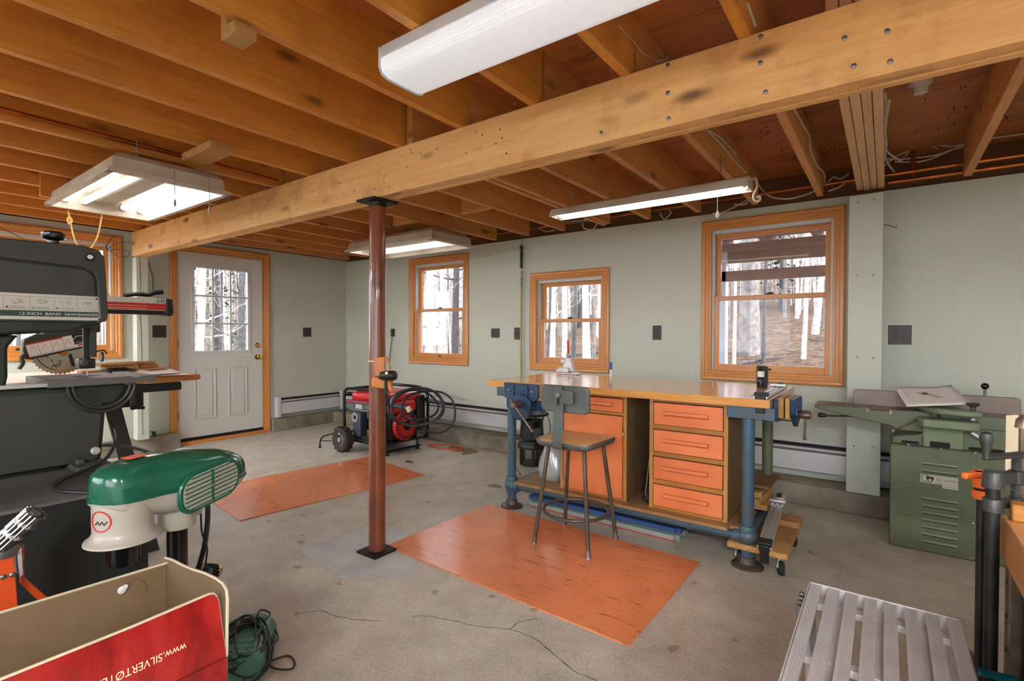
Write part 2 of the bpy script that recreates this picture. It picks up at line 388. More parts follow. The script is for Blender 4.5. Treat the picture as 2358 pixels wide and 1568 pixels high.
wedge('cement_patch',pp,'cement_patch',.0012,'pale grey cement patch around the column foot')
for P in (((1032,1030),(1045,1026),(1075,1030),(1098,1036),(1100,1042),(1080,1046),(1062,1048),(1066,1041),(1050,1040),(1040,1036)),((932,1062),(942,1060),(952,1064),(944,1067)),((1120,1118),(1140,1114),(1155,1120),(1150,1124),(1132,1122))):
    wedge('oil_stain',spline([at(x,y,z=0) for x,y in P],3,True),'stain_brown',.0012)
for L in (((682,1414),(740,1406),(770,1418),(830,1428),(876,1430)),((948,1420),(985,1419),(1045,1430),(1100,1442),(1172,1450),(1230,1470),(1268,1500),(1300,1528),(1330,1550),(1376,1568)),((1172,1450),(1200,1432),(1240,1425))):
    q=spline([at(x,y,z=0) for x,y in L],8); g=G(); n=len(q); A=[];B=[]
    for i,p in enumerate(q):
        t=(q[min(i+1,n-1)]-q[max(i-1,0)]).normalized(); s=Vector((-t.y,t.x,0)); wd=.0012+.0016*abs(noise.noise(p*23)); j=s*(.006*noise.noise(p*31))
        A.append(p+s*wd+j+Vector((0,0,.0008))); B.append(p-s*wd+j+Vector((0,0,.0008)))
    g.add(A+B,[(n+i,n+i+1,i+1,i) for i in range(n-1)]); build(g,'floor_crack','crack_dark',floor,smooth=0)
# ---- walls with openings
WB={1:(-4.748,-3.780,.830,2.105),2:(-2.942,-2.059,.828,1.813),3:(-1.231,-.236,.823,2.118)}   # casing outer edges, back wall (x0,x1,z0,z1)
WA=(.28,1.757,.95,2.132)                                                                     # left wall window (y0,y1,z0,z1)
DR=(2.242,3.148,.062,2.062)                                                                  # door slab (y0,y1,z0,z1)
CW=.07
def panel(g,pt,u0,u1,z0,z1,holes,d0,d1):
    cuts=sorted({u0,u1}|{h[0] for h in holes}|{h[1] for h in holes})
    for a,b in zip(cuts,cuts[1:]):
        hs=[h for h in holes if h[0]<=a+1e-6 and h[1]>=b-1e-6]
        z=z0
        for h in sorted(hs,key=lambda h:h[2]):
            if h[2]>z: g.box(pt(a,d0,z),pt(b,d1,h[2]))
            z=h[3]
        if z1>z: g.box(pt(a,d0,z),pt(b,d1,z1))
PB=lambda u,d,z:(u,YB+d,z)
PA=lambda u,d,z:(XA-d,u,z)
g=G(); panel(g,PB,XA-.15,XR+.15,0,2.178,[(v[0]+CW-.01,v[1]-CW+.01,v[2]+CW-.01,v[3]-CW+.01) for v in WB.values()],0,.15)
wall_back=build(g,'wall_back','wall_paint',kind='structure',smooth=0); wall_back['label']='pale green wall with three windows'
g=G(); panel(g,PA,YF-.15,YB,0,2.195,[(DR[0]-.01,DR[1]+.01,0,DR[3]+.01),(WA[0]+CW-.01,WA[1]-CW+.01,WA[2]+CW-.01,WA[3]-CW+.01)],0,.15)
wall_left=build(g,'wall_left','wall_paint',kind='structure',smooth=0); wall_left['label']='pale green wall with the white door'
g=G(); g.box((XR,YF,0),(XR+.15,YB,ZS)); tag(build(g,'wall_right','wall_paint',kind='structure',smooth=0),'plain pale green wall beside the jointer')
PF=lambda u,d,z:(u,YF-d,z)
WF={5:(-4.6,-1.4,.72,2.12),6:(-.9,2.3,.72,2.12)}                                             # unseen windows behind the viewer, added to bring in more daylight
g=G(); panel(g,PF,XA,XR,0,ZS,[(v[0]+CW-.01,v[1]-CW+.01,v[2]+CW-.01,v[3]-CW+.01) for v in WF.values()],0,.15); tag(build(g,'wall_front','wall_paint',kind='structure',smooth=0),'pale green wall behind the viewer with two added wide windows')
# rim boards above the walls
g=G(); g.box((XA-.15,YB+.06,2.178),(XR+.15,YB+.15,ZS)); build(g,'rim_board','rim',wall_back,smooth=0)
g=G(); g.box((XA-.15,YF,2.195),(XA-.05,YB+.15,ZS)); build(g,'rim_board','rim',wall_left,smooth=0)
# ---- concrete curbs
def curb(n,a,b,label):
    g=G(); g.box(a,b); o=build(g,'trim_%d'%n,'curb',kind='structure',bevel=.008); o['label']=label; return o
curb(1,(XA,3.245,0),(-5.975,YB,.15),'rough concrete curb under the heater right of the door')
curb(2,(XA,YF,0),(-5.93,2.225,.15),'rough concrete curb left of the door')
curb(3,(-5.975,4.065,0),(XR,YB,.146),'rough concrete curb along the window wall')
# ---- boxed post at the back wall
g=G(); g.box((-.207,4.062,.147),(-.021,4.084,2.115)); bp=build(g,'trim_4','wall_paint',kind='structure',bevel=.003); bp['label']='green painted boxed post right of the large window'
g=G(); g.box((-.195,4.084,.147),(-.032,YB,2.112)); build(g,'post_core','wall_paint',bp,smooth=0)
for x,y in ((1976,466),(2013,460),(1974,634),(2010,633),(1974,822),(2011,824),(1966,1027),(2009,1030)):
    p=at(x,y,y=4.062); g=G(); g.lathe([(.0065,0),(.0065,.002),(.003,.003)],p,(0,-1,0),10); build(g,'screw','galv',bp)
# green post in the left wall under the girder
g=G(); g.box((-5.955,1.815,.15),(-5.845,1.915,1.932)); po=build(g,'wall_post','wall_paint',bevel=.004); tag(po,'cracked green painted wooden post under the far end of the girder','post')
cr=spline([at(x,y,x=-5.844) for x,y in((322,592),(324,650),(321,700),(325,760),(327,850),(328,960),(329,1000))],6); g=G()
for i in range(len(cr)-1):
    wdt=.0015+.003*abs(noise.noise(cr[i]*9)); a,b=cr[i],cr[i+1]; g.add([a+Vector((0.0005,-wdt,0)),a+Vector((0.0005,wdt,0)),b+Vector((0.0005,wdt,0)),b+Vector((0.0005,-wdt,0))],[(0,1,2,3)])
build(g,'crack','crack_dark',po,smooth=0)
# ---- windows
PROF=[(0,0),(0,.018),(.012,.024),(.03,.022),(.038,.016),(.052,.016),(.06,.011),(CW,.011),(CW,0)]
def casing(pt,u0,u1,z0,z1,parent,sides='LRTB',sgn=1):
    cs={'B':((u0,z0,1,1),(u1,z0,-1,1)),'T':((u0,z1,1,-1),(u1,z1,-1,-1)),'L':((u0,z0,1,1),(u0,z1,1,-1)),'R':((u1,z0,-1,1),(u1,z1,-1,-1))}
    for s in sides:
        A,B=cs[s]; rings=[]
        for (u,z,su,sz) in (A,B):
            if 'B' not in sides and s in 'LR' and z==z0: sz=0
            rings.append([Vector(pt(u+su*w,-d,z+sz*w)) for w,d in PROF])
        g=G(); g.loft(rings)
        ax='z' if s in 'LR' else ('x' if sgn>0 else 'y')
        build(g,'casing','casing_'+ax,parent,smooth=.5)
def frame4(pt,u0,u1,z0,z1,d0,d1,wl,wt,wb,names,parent,sgn):
    gv=[((u0,z0),(u0+wl,z1)),((u1-wl,z0),(u1,z1))]; gh=[((u0+wl,z1-wt),(u1-wl,z1)),((u0+wl,z0),(u1-wl,z0+wb))]
    g=G(); [g.box(pt(a[0],d0,a[1]),pt(b[0],d1,b[1])) for a,b in gv]; s=build(g,names[0],'casing_z',parent,bevel=.002)
    g=G(); [g.box(pt(a[0],d0,a[1]),pt(b[0],d1,b[1])) for a,b in gh]; build(g,names[1],'casing_x' if sgn>0 else 'casing_y',s,bevel=.002)
    return s
def window(n,pt,ext,zr,label,sgn=1,gl='pane_glass'):
    u0,u1,z0,z1=ext; q=.5*(u0+u1)
    W=thing('window_%d'%n,label,None,pt(q,0,z0),kind='structure')
    casing(pt,u0,u1,z0,z1,W,sgn=sgn)
    a,b,c,d=u0+CW-.008,u1-CW+.008,z0+CW-.008,z1-CW+.008
    g=G()   # jamb boards through the wall
    g.box(pt(a,-.005,c),pt(a+.014,.15,d)); g.box(pt(b-.014,-.005,c),pt(b,.15,d)); build(g,'jamb','casing_z',W,smooth=0)
    g=G(); g.box(pt(a+.014,-.005,d-.014),pt(b-.014,.15,d)); g.box(pt(a+.014,-.005,c),pt(b-.014,.15,c+.014)); build(g,'jamb','casing_x' if sgn>0 else 'casing_y',W,smooth=0)
    a+=.014;b-=.014;c+=.014;d-=.014
    g=G(); g.box(pt(a,.02,c),pt(a+.016,.13,d)); g.box(pt(b-.016,.02,c),pt(b,.13,d)); g.box(pt(a+.016,.02,d-.03),pt(b-.016,.13,d)); build(g,'jamb_liner','vinyl',W,bevel=.002)
    a+=.014;b-=.014
    lo=frame4(pt,a,b,c,zr+.018,.03,.068,.036,.034,.055,('lower_sash','sash_rail'),W,sgn)
    up=frame4(pt,a+.004,b-.004,zr-.016,d-.03,.074,.11,.036,.034,.034,('upper_sash','sash_rail'),W,sgn)
    g=G(); g.box(pt(a+.03,.047,c+.05),pt(b-.03,.051,zr-.012)); build(g,'pane',gl,lo,smooth=0)
    g=G(); g.box(pt(a+.03,.09,zr),pt(b-.03,.094,d-.06)); build(g,'pane',gl,up,smooth=0)
    g=G(); g.box(pt(q-.03,.03,zr+.018),pt(q+.03,.05,zr+.026)); g.box(pt(q-.012,.028,zr+.024),pt(q+.03,.04,zr+.034)); build(g,'sash_lock','outlet_brown',W,bevel=.003)
    g=G(); g.box(pt(q-.02,.024,c+.016),pt(q+.02,.03,c+.034)); build(g,'sash_lift','outlet_brown',W,bevel=.002)
    return W
window(1,PB,WB[1],at(1015,714,y=4.36).z,'tall wooden double-hung window nearest the room corner')
window(2,PB,WB[2],at(1318,738,y=4.36).z,'small wooden double-hung window above the left end of the workbench')
window(3,PB,WB[3],at(1780,683,y=4.36).z,'largest wooden double-hung window, with a deck outside',gl='pane_dusty')
window(4,PA,WA,1.56,'wooden window in the door wall, mostly hidden by the band saw',sgn=-1)
for n_,v_ in WF.items():
    W5=thing('window_%d'%n_,'wide %s window added behind the viewer for daylight'%('left' if n_==5 else 'right'),None,PF((v_[0]+v_[1])/2,0,v_[2]),kind='structure'); casing(PF,*v_,W5)
    a,b,c,d=v_[0]+CW-.008,v_[1]-CW+.008,v_[2]+CW-.008,v_[3]-CW+.008
    for k in range(4): 
        u=a+(b-a)*k/3; g=G(); g.box(PF(max(a,u-.025),.03,c),PF(min(b,u+.025),.08,d)); build(g,'mullion','casing_z',W5,bevel=.003)
    for zz in(c,d-.045): g=G(); g.box(PF(a,.035,zz),PF(b,.075,zz+.045)); build(g,'sash_rail','casing_x',W5,bevel=.003)
    for k in range(3): g=G(); g.box(PF(a+(b-a)*k/3+.02,.052,c+.04),PF(a+(b-a)*(k+1)/3-.02,.056,d-.04)); build(g,'pane','pane_glass',W5,smooth=0)
# ---- door
D=thing('door_1','white panelled entry door with nine glass panes and pine casing',None,(XA,2.69,0),kind='structure')
casing(PA,DR[0]-CW-.012,DR[1]+CW+.012,.0,DR[3]+CW+.012,D,'LRT',sgn=-1)
g=G(); g.box(PA(DR[0]-.012,.0,0),PA(DR[0]-.002,.15,DR[3]+.012)); g.box(PA(DR[1]+.004,.0,0),PA(DR[1]+.012,.15,DR[3]+.012)); g.box(PA(DR[0]-.01,.0,DR[3]+.003),PA(DR[1]+.01,.15,DR[3]+.012)); build(g,'door_jamb','casing_z',D,smooth=0)
gy0,gy1,gz0,gz1=2.404,2.972,1.0,1.905
g=G(); holes=[(gy0-.008,gy1+.008,gz0-.008,gz1+.008)]; panel(g,PA,*DR[:2],*DR[2:],holes,.012,.055); slab=build(g,'door_slab','door_white',D,smooth=0)
def ring(g,pt,u0,u1,z0,z1,wd,d0,d1):
    g.box(pt(u0,d0,z0),pt(u0+wd,d1,z1)); g.box(pt(u1-wd,d0,z0),pt(u1,d1,z1)); g.box(pt(u0+wd,d0,z0),pt(u1-wd,d1,z0+wd)); g.box(pt(u0+wd,d0,z1-wd),pt(u1-wd,d1,z1))
g=G(); ring(g,PA,gy0-.034,gy1+.034,gz0-.034,gz1+.034,.034,.002,.014); build(g,'glazing_frame','door_white',D,bevel=.004)
for i in(1,2):
    y=gy0+(gy1-gy0)*i/3; g=G(); g.box(PA(y-.01,.006,gz0),PA(y+.01,.02,gz1)); build(g,'muntin','door_white',D,bevel=.003)
    z=gz0+(gz1-gz0)*i/3; g=G(); g.box(PA(gy0,.007,z-.01),PA(gy1,.019,z+.01)); build(g,'muntin','door_white',D,bevel=.003)
for i in range(3):
    for j in range(3):
        a=gy0+(gy1-gy0)*i/3; c=gz0+(gz1-gz0)*j/3; g=G(); g.box(PA(a,.022,c),PA(a+(gy1-gy0)/3,.026,c+(gz1-gz0)/3)); build(g,'pane','pane_glass',D,smooth=0)
for a,b in((2.40,2.62),(2.755,2.965)):
    g=G(); ring(g,PA,a,b,.25,.81,.014,.004,.013); build(g,'panel_moulding','door_white',D,bevel=.004)
    g=G(); g.box(PA(a+.035,.006,.285),PA(b-.035,.013,.775)); build(g,'raised_panel','door_white',D,bevel=.006)
for n_,z,r in(('door_knob',.91,.027),('deadbolt',1.05,.024)):
    p=Vector((XA-.012,3.088,z)); g=G()
    if n_=='door_knob': g.lathe([(.032,0),(.032,.006),(.012,.01),(.012,.03),(.024,.036),(.028,.05),(.022,.062),(.004,.066)],p,(1,0,0),18)
    else: g.lathe([(.03,0),(.03,.006),(.02,.012),(.018,.014)],p,(1,0,0),18); g.box((p.x+.012,p.y-.016,p.z-.005),(p.x+.026,p.y+.016,p.z+.005))
    build(g,n_,'brass',D)
g=G(); g.box(PA(DR[0]-.005,-.055,.0),PA(DR[1]+.01,.1,.034)); build(g,'door_sill','casing_y',D,bevel=.005)
g=G(); g.box(PA(DR[0],.0,.036),PA(DR[1],.06,.064)); build(g,'door_sweep','black_gap',D)
g=G(); g.box(PA(DR[0]-.014,.004,.26),PA(DR[0]+.004,.013,.37)); g.box(PA(DR[0]-.014,.004,1.03),PA(DR[0]+.004,.013,1.14)); build(g,'hinge','outlet_brown',D)
# ---- baseboard heaters
def heater(pt,u0,u1,label,caps=(1,1),joint=None):
    z0=.205; t=thing('baseboard_heater',label,'heater',pt((u0+u1)/2,0,z0),group=None)
    g=G(); g.box(pt(u0,-.003,z0),pt(u1,-.012,.405)); build(g,'back_plate','heater_white',t)
    g=G(); g.box(pt(u0,-.012,.374),pt(u1,-.05,.392)); g.box(pt(u0,-.012,z0+.01),pt(u1,-.06,.355)); build(g,'fin_cavity','black_gap',t)
    g=G(); g.prism([(.003,.4),(.03,.404),(.03,.398),(.003,.393)],pt(u0,0,0),Vector(pt(0,-1,0))-Vector(pt(0,0,0)),(0,0,1),Vector(pt(u1,0,0))-Vector(pt(u0,0,0))); build(g,'top_lip','heater_white',t)
    g=G(); g.prism([(.04,.374),(.066,.366),(.068,.36),(.062,.352),(.04,.366)],pt(u0,0,0),Vector(pt(0,-1,0))-Vector(pt(0,0,0)),(0,0,1),Vector(pt(u1,0,0))-Vector(pt(u0,0,0))); build(g,'damper','heater_white',t)
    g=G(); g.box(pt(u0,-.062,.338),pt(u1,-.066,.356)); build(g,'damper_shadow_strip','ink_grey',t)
    cuts=[u0]+([joint,joint+.06] if joint else [])+[u1]
    for k,(a,b) in enumerate(zip(cuts,cuts[1:])):
        e=.002 if k==1 and joint else 0
        g=G(); g.prism([(.064+e,z0),(.07+e,z0),(.07+e,.325),(.066+e,.34),(.058+e,.344),(.058+e,.338),(.064+e,.325)],pt(a,0,0),Vector(pt(0,-1,0))-Vector(pt(0,0,0)),(0,0,1),Vector(pt(b,0,0))-Vector(pt(a,0,0))); build(g,'front_cover','heater_white',t,smooth=.8)
    for s,u in zip(caps,(u0,u1)):
        if s: g=G(); sg=-1 if u==u0 else 1; g.box(pt(u-sg*.055,-.002,z0-.045),pt(u+sg*.004,-.076,.41)); build(g,'end_cap','heater_white',t,bevel=.012,seg=3)
    return t
heater(PA,3.285,4.235,'white baseboard heater on the short wall right of the door',(1,1))
heater(PB,-5.955,-2.86,'long white baseboard heater behind the red generator',(0,1))
heater(PB,-1.75,1.9,'white baseboard heater behind the workbench and jointer',(1,1),joint=at(1885,1060,y=4.25).x)
# ---- ceiling: subfloor panels and joists
ceil=bpy.data.objects.new('ceiling',None); COL.objects.link(ceil); WM['ceiling']=Matrix.Identity(4); tag(ceil,'open timber ceiling of joists under plywood subfloor',kind='structure')
y=YF
k=0
while y<YB+.15:
    for a,b in((XA-.15,-2.02+.41*(k%2)),(-2.02+.41*(k%2),XR+.15)):
        g=G(); g.box((a+.0015,y+.0015,ZS+random.uniform(0,.002)),(b-.0015,min(y+.61,YB+.15)-.0015,ZS+.02)); build(g,'subfloor_panel','subfloor',ceil,smooth=0)
    y+=.61; k+=1
g=G(); g.box((XA-.3,YF-.3,ZS+.021),(XR+.3,YB+.3,ZS+.12)); build(g,'upper_floor','dark_wood',ceil,smooth=0)
g=G(); g.box((0,YF,ZJ),(.038,1.842,ZS)); jn=build(g,'joist','joist',ceil,smooth=0); jn.location.x=-.4
g=G(); g.box((0,1.845,ZJ),(.038,4.155,ZS)); jf=build(g,'joist','joist_far',ceil,smooth=0); jf.location.x=-.4
xs=[-.4-.4135*k for k in range(1,14)]
for x in xs:
    c=dupe(jn,(x+.4,0,0)); c=dupe(jf,(x+.4,random.uniform(-.02,.015),0))
for x in (.0135,.427,.84,1.254,1.667,2.08,2.49): dupe(jn,(x+.4,0,0))
for x in (.37,.78,1.19,1.6,2.0,2.4): dupe(jf,(x+.4,random.uniform(-.02,.015),0))
for x in (-2.047,): dupe(jf,(x+.055+.4,-.05,.0))       # doubled joist
# blocking
def blk(a,b,m='joist'): g=G(); g.box(a,b); return build(g,'blocking',m,ceil,bevel=.003)
p=at(550,82,z=2.125); blk((p.x-.045,p.y-.034,2.108),(p.x+.045,p.y+.034,2.146),'scrap_wood'); blk((p.x-.045,p.y-.034,2.148),(p.x-.012,p.y+.03,2.24),'scrap_wood')
p=at(478,360,z=2.13); blk((p.x-.17,p.y-.06,2.125),(p.x+.17,p.y+.06,2.163),'scrap_wood')
p=at(120,386,x=-4.51); blk((-4.495,p.y-.07,2.09),(-4.46,p.y+.07,2.3),'joist')
for k in range(0,12): blk((-.362-.4135*k-.375,3.05+.05*(k%2),ZJ+.01),(-.362-.4135*k-.003,3.09+.05*(k%2),ZS-.01),'joist_far') if k in(5,7) else None
# nail points through the subfloor
g=G()
for i in range(420):
    x=random.uniform(-2.4,2.2); y=random.choice([2.25,2.62,2.95,3.3,3.62,3.9])+random.uniform(-.09,.09)
    if random.random()<.3: x=random.uniform(-5.5,-2.4)
    h=random.uniform(.012,.022); g.tube([(x,y,ZS),(x+random.uniform(-.004,.004),y,ZS-h)],[.0028,.0008],4)
build(g,'nail_points','outlet_dark',ceil,kind='stuff',smooth=0)
# grade stamp on the subfloor
text('1988','grade_stamp','print_brown',ceil,at(1307,157,z=ZS-.001),(1,0,0),(0,-1,0),.05,.14)
# ---- girder
BY0,BY1,BZ0,BZ1=1.785,1.899,1.934,2.163
gd=thing('girder','long built-up timber girder crossing the room on the steel column','beam',(-2,1.84,BZ0))
xj=at(667,450,y=BY0).x
for k in range(3):
    y0=BY0+.038*k+.001; y1=BY0+.038*(k+1)-.001; dz=(0,.005,.002)[k]
    cuts=(-5.86,xj,XR) if k==0 else (-5.86,(.6,-3.4)[k-1],XR)
    for a,b in zip(cuts,cuts[1:]):
        g=G(); g.box((a+.003,y0,BZ0+dz),(b-.003,y1,BZ1)); build(g,'ply','girder',gd,bevel=.003)
for x,y in ((1538,214),(1540,273),(1752,84),(1751,145),(1763,212),(1966,152),(2043,72),(2050,142),(1385,306),(1186,238),(1945,88),(1538,150)):
    p=at(x,y,y=BY0); g=G(); g.lathe([(.0075,0),(.0075,.002),(.004,.0035)],p,(0,-1,0),10); build(g,'bolt_head','galv' ,gd)
g=G()
for i in range(70):
    x=random.uniform(-5.8,-1.2); z=random.choice([BZ0+.05,BZ0+.115,BZ0+.18])+random.uniform(-.02,.02); g.lathe([(.004,0),(.003,.0008)],(x,BY0,z),(0,-1,0),6)
build(g,'nail_holes','crack_dark',gd,kind='stuff',smooth=0)
# four-ply beam from girder to the boxed post
fb=thing('built_up_beam','short beam of four pale planks above the boxed green post','beam',(-.095,3,ZJ))
for k in range(4):
    x0=-.168+.0375*k; g=G(); g.box((x0+.0012,1.90,ZJ-.004*(k%2)-.006),(x0+.0363,4.12,ZS-.002)); build(g,'ply','pine_new',fb,bevel=.003)
# ---- steel column
cb,ct=Vector((-2.24,1.80,.012)),Vector((-2.285,1.842,1.922))
sc=thing('steel_column','rust-brown painted steel pipe column holding up the girder','column',(cb.x,cb.y,0))
g=G(); g.tube([cb,ct],.0445,28); build(g,'shaft','post_paint',sc)
g=G(); g.bx((cb.x,cb.y,.006),(.155,.155,.012)); build(g,'base_plate','plate_steel',sc,bevel=.002)
g=G(); g.bx((ct.x,ct.y,1.927),(.15,.17,.012)); g.tube([ct-Vector((0,0,.025)),ct],[.046,.05],24); build(g,'cap_plate','plate_steel',sc,bevel=.002)
# ================================================================ outdoors
def gz(x,y):
    h=-.15+.0*x
    if y>5:
        t=min(1,max(0,((-x/y)-.62)/.22)); t=t*t*(3-2*t); h+=(y-5)*(.17*(1-t)+.01*t)*(1-math.exp(-(y-5)/4))
    return h+.25*noise.noise(Vector((x*.25,y*.25,0)))*min(1,max(0,(y-5)/3+max(0,-7-x)/3))
g=G(); NX,NY=80,64; xs_=[-48+66*i/NX for i in range(NX+1)]; ys_=[-16+60*j/NY for j in range(NY+1)]
vv=[]
for yy in ys_:
    for xx in xs_:
        z=gz(xx,yy)
        if XA-.35<xx<XR+.5 and YF-.5<yy<YB+.35: z=-.35
        vv.append((xx,yy,z))
g.add(vv,[(j*(NX+1)+i,j*(NX+1)+i+1,(j+1)*(NX+1)+i+1,(j+1)*(NX+1)+i) for j in range(NY) for i in range(NX)])
gr=build(g,'ground','leaf_litter',kind='structure'); gr['label']='leaf-strewn hillside outside the windows'
def tree(x,y,r,h,lean,m,label,nb=9,seed=0,group=None):
    rd=random.Random(seed); z=gz(x,y)-.1
    t=thing('bare_tree',label,'tree',(x,y,z),group=group)
    pts=[Vector((x+lean[0]*(k/8)+.12*noise.noise(Vector((seed,k*.7,0)))*k/4,y+lean[1]*(k/8)+.12*noise.noise(Vector((seed,k*.7,5)))*k/4,z+h*k/8)) for k in range(9)]
    rs=[r*(1.25 if k==0 else 1-.085*k) for k in range(9)]
    g=G(); g.tube(pts,rs,9); build(g,'trunk',m,t)
    if nb:
        g=G()
        for b in range(nb):
            k=rd.uniform(.12,.95)*8; i=int(k); p=pts[i].lerp(pts[i+1],k-i) if i<8 else pts[8]
            a=rd.uniform(0,2*PI); L=rd.uniform(.8,2.6)*(.4+r*5); d=Vector((math.cos(a),math.sin(a),rd.uniform(.05,.7)))
            q=[p]; c=p.copy(); dd=d.normalized()
            for s in range(5):
                dd=(dd+Vector((rd.uniform(-.3,.3),rd.uniform(-.3,.3),rd.uniform(-.12,.3)))).normalized(); c=c+dd*L/5; q.append(c.copy())
                if s>0 and rd.random()<.75:
                    e=(dd+Vector((rd.uniform(-1,1),rd.uniform(-1,1),rd.uniform(-.2,.8)))).normalized(); g.tube([c,c+e*L*.18,c+(e+Vector((0,0,.25)))*L*.34],[max(r*.09,.006),max(r*.06,.005),.003],4,cap=False)
            g.tube(q,[max(r*f_,.005) for f_ in(.26,.2,.16,.12,.08,.05)],5,cap=False)
        build(g,'branches',m,t)
    return t
tid=0
def ray_xy(px,dist):
    u=(px-W_/2)/FPX; d=F_+CR*u; return CAM.x+d.x*dist,CAM.y+d.y*dist
ORD=('first','second','third','fourth','fifth','sixth','seventh','eighth','ninth','tenth','eleventh','twelfth','thirteenth')
def trees(lst,where,group,nb=9):
    global tid
    for k,(px,dist,r,m,lean) in enumerate(sorted(lst)):
        tid+=1; x,y=ray_xy(px,dist); tree(x,y,r,random.uniform(8,12),lean,m,'%s bare tree from the left seen %s'%(ORD[k],where),nb,tid,group)
x,y=ray_xy(1722,11); tree(x,y,.2,11,(.3,0),'bark','thickest grey tree trunk seen through the largest window',9,99)
trees([(1690,9,.03,'bark_pale',(.1,0)),(1758,10,.035,'bark_dark',(.2,0)),(1850,10,.04,'bark_pale',(.3,0)),(1876,12,.07,'bark_pale',(.9,0)),(1898,12.4,.05,'bark',(1.2,0)),(1835,14,.045,'bark_pale',(-.2,0)),(1800,16,.05,'bark_dark',(0,0)),(1672,13,.04,'bark',(.1,0)),(1745,19,.07,'bark',(0,0)),(1890,20,.08,'bark',(.2,0))],'through the largest window, besides the thick one','trees outside the largest window',20)
trees([(1300,9,.05,'bark_pale',(0,0)),(1318,9.6,.04,'bark_dark',(.4,0)),(1352,11,.08,'bark_pale',(-.3,0)),(1366,10.5,.035,'bark',(.4,0)),(1272,12,.06,'bark_pale',(.2,0)),(1290,16,.08,'bark',(0,0)),(1335,17,.07,'bark_dark',(.2,0)),(1380,14,.05,'bark_pale',(.0,0)),(1258,10,.022,'bark_dark',(.5,0)),(1345,20,.09,'bark',(0,0))],'through the small window above the workbench','trees outside the small window',20)
trees([(985,10,.09,'bark_pale',(.2,0)),(1000,14,.07,'bark_pale',(0,0)),(1012,12,.06,'bark_pale',(.1,0)),(1024,15,.09,'bark_pale',(-.2,0)),(1046,13,.10,'bark_dark',(.2,0)),(1057,16,.07,'bark_pale',(.1,0)),(1068,19,.08,'bark_pale',(0,0)),(1018,22,.09,'bark_dark',(0,0)),(1036,24,.1,'bark_pale',(0,0)),(993,24,.1,'bark',(0,0)),(1063,11,.03,'bark_dark',(.4,0))],'through the tall window near the corner','trees outside the tall window',12)
trees([(460,13,.10,'bark_pale',(.3,.1)),(478,16,.07,'bark',(0,0)),(505,15,.05,'bark_dark',(.2,.2)),(530,18,.08,'bark_pale',(0,0)),(553,14,.09,'bark_dark',(0,.3)),(566,19,.07,'bark_pale',(0,0))],'through the door glass','trees outside the door',16)
trees([(40,13,.05,'bark_dark',(0,.2)),(225,14,.1,'bark',(0,0)),(20,18,.1,'bark',(0,0)),(130,17,.12,'bark',(0,0)),(244,12,.05,'bark_dark',(0,0))],'through the window behind the band saw','trees outside the band saw window',14)
# evergreens
def evergreen(px,dist,h,w_,label,n=420,z0=.0):
    x,y=ray_xy(px,dist); z=gz(x,y); t=thing('evergreen_tree',label,'tree',(x,y,z))
    g=G(); g.tube([(x,y,z-.1),(x,y,z+h)],[.1,.02],7); build(g,'trunk','bark_dark',t)
    g=G()
    for i in range(n):
        k=random.random()**.7; zz=z+z0+h*(.08+.9*k); rr=w_*(1-.8*k)*random.uniform(.2,1); a=random.uniform(0,2*PI); c=Vector((x+rr*math.cos(a),y+rr*math.sin(a),zz)); L=random.uniform(.18,.4); e=Vector((math.cos(a),math.sin(a),-.25))*L; s=Vector((-math.sin(a),math.cos(a),0))*L*.35
        g.add([c,c+e*.5+s,c+e,c+e*.5-s],[(0,1,2,3)])
    build(g,'foliage','needles',t,kind='stuff',smooth=0)
evergreen(1800,17,4.5,1.6,'low green evergreen up the slope in the largest window',500)
evergreen(500,17,7,2.2,'tall green evergreen behind the door glass',700)
evergreen(575,20,8,2.4,'tall green evergreen at the right edge of the door glass',700)
evergreen(1310,24,6,1.6,'distant green evergreen in the small window',400)
evergreen(1005,26,7,1.6,'distant green evergreen in the tall window',300)
def shrub(px,py_dist,label):
    x,y=ray_xy(px,py_dist); z=gz(x,y); t=thing('green_shrub',label,'shrub',(x,y,z)); g=G()
    for i in range(260):
        c=Vector((x+random.gauss(0,.22),y+random.gauss(0,.22),z+abs(random.gauss(.1,.14)))); e=Vector((random.uniform(-1,1),random.uniform(-1,1),random.uniform(.1,1))).normalized()*.07; s=e.cross(Vector((0,0,1)))*.5
        g.add([c,c+e*.5+s,c+e,c+e*.5-s],[(0,1,2,3)])
    build(g,'foliage','needles',t,kind='stuff',smooth=0)
shrub(1880,6.6,'small green shrub low in the largest window')
# thin saplings far up the slope: nobody could count them
for m_,n_,sd_ in(('bark',420,5),('bark_pale',320,6)):
    rd=random.Random(sd_); g=G()
    for i in range(n_):
        px=rd.choice([rd.uniform(1640,1920),rd.uniform(1230,1410),rd.uniform(960,1085),rd.uniform(430,590)]); x,y=ray_xy(px,rd.uniform(14,40)); z=gz(x,y)-.1; h=rd.uniform(3,9); r=rd.uniform(.012,.05); lx,ly=rd.uniform(-.5,.5),rd.uniform(-.5,.5)
        g.tube([(x,y,z),(x+lx*.4,y+ly*.4,z+h*.5),(x+lx,y+ly,z+h)],[r,r*.7,r*.3],5,cap=False)
        for k in range(4):
            f=rd.uniform(.2,.95); a=rd.uniform(0,2*PI); L=rd.uniform(.4,1.4); b=Vector((x+lx*f*.8,y+ly*f*.8,z+h*f)); d=Vector((math.cos(a),math.sin(a),rd.uniform(.2,1)))*L
            g.tube([b,b+d*.5,b+d+Vector((0,0,.15))],[r*.35+.002,r*.25+.002,.003],4,cap=False)
    tag(build(g,'sapling_thicket',m_),'%s thicket of thin leafless saplings on the hillside'%('grey' if m_=='bark' else 'pale'),'saplings',kind='stuff')
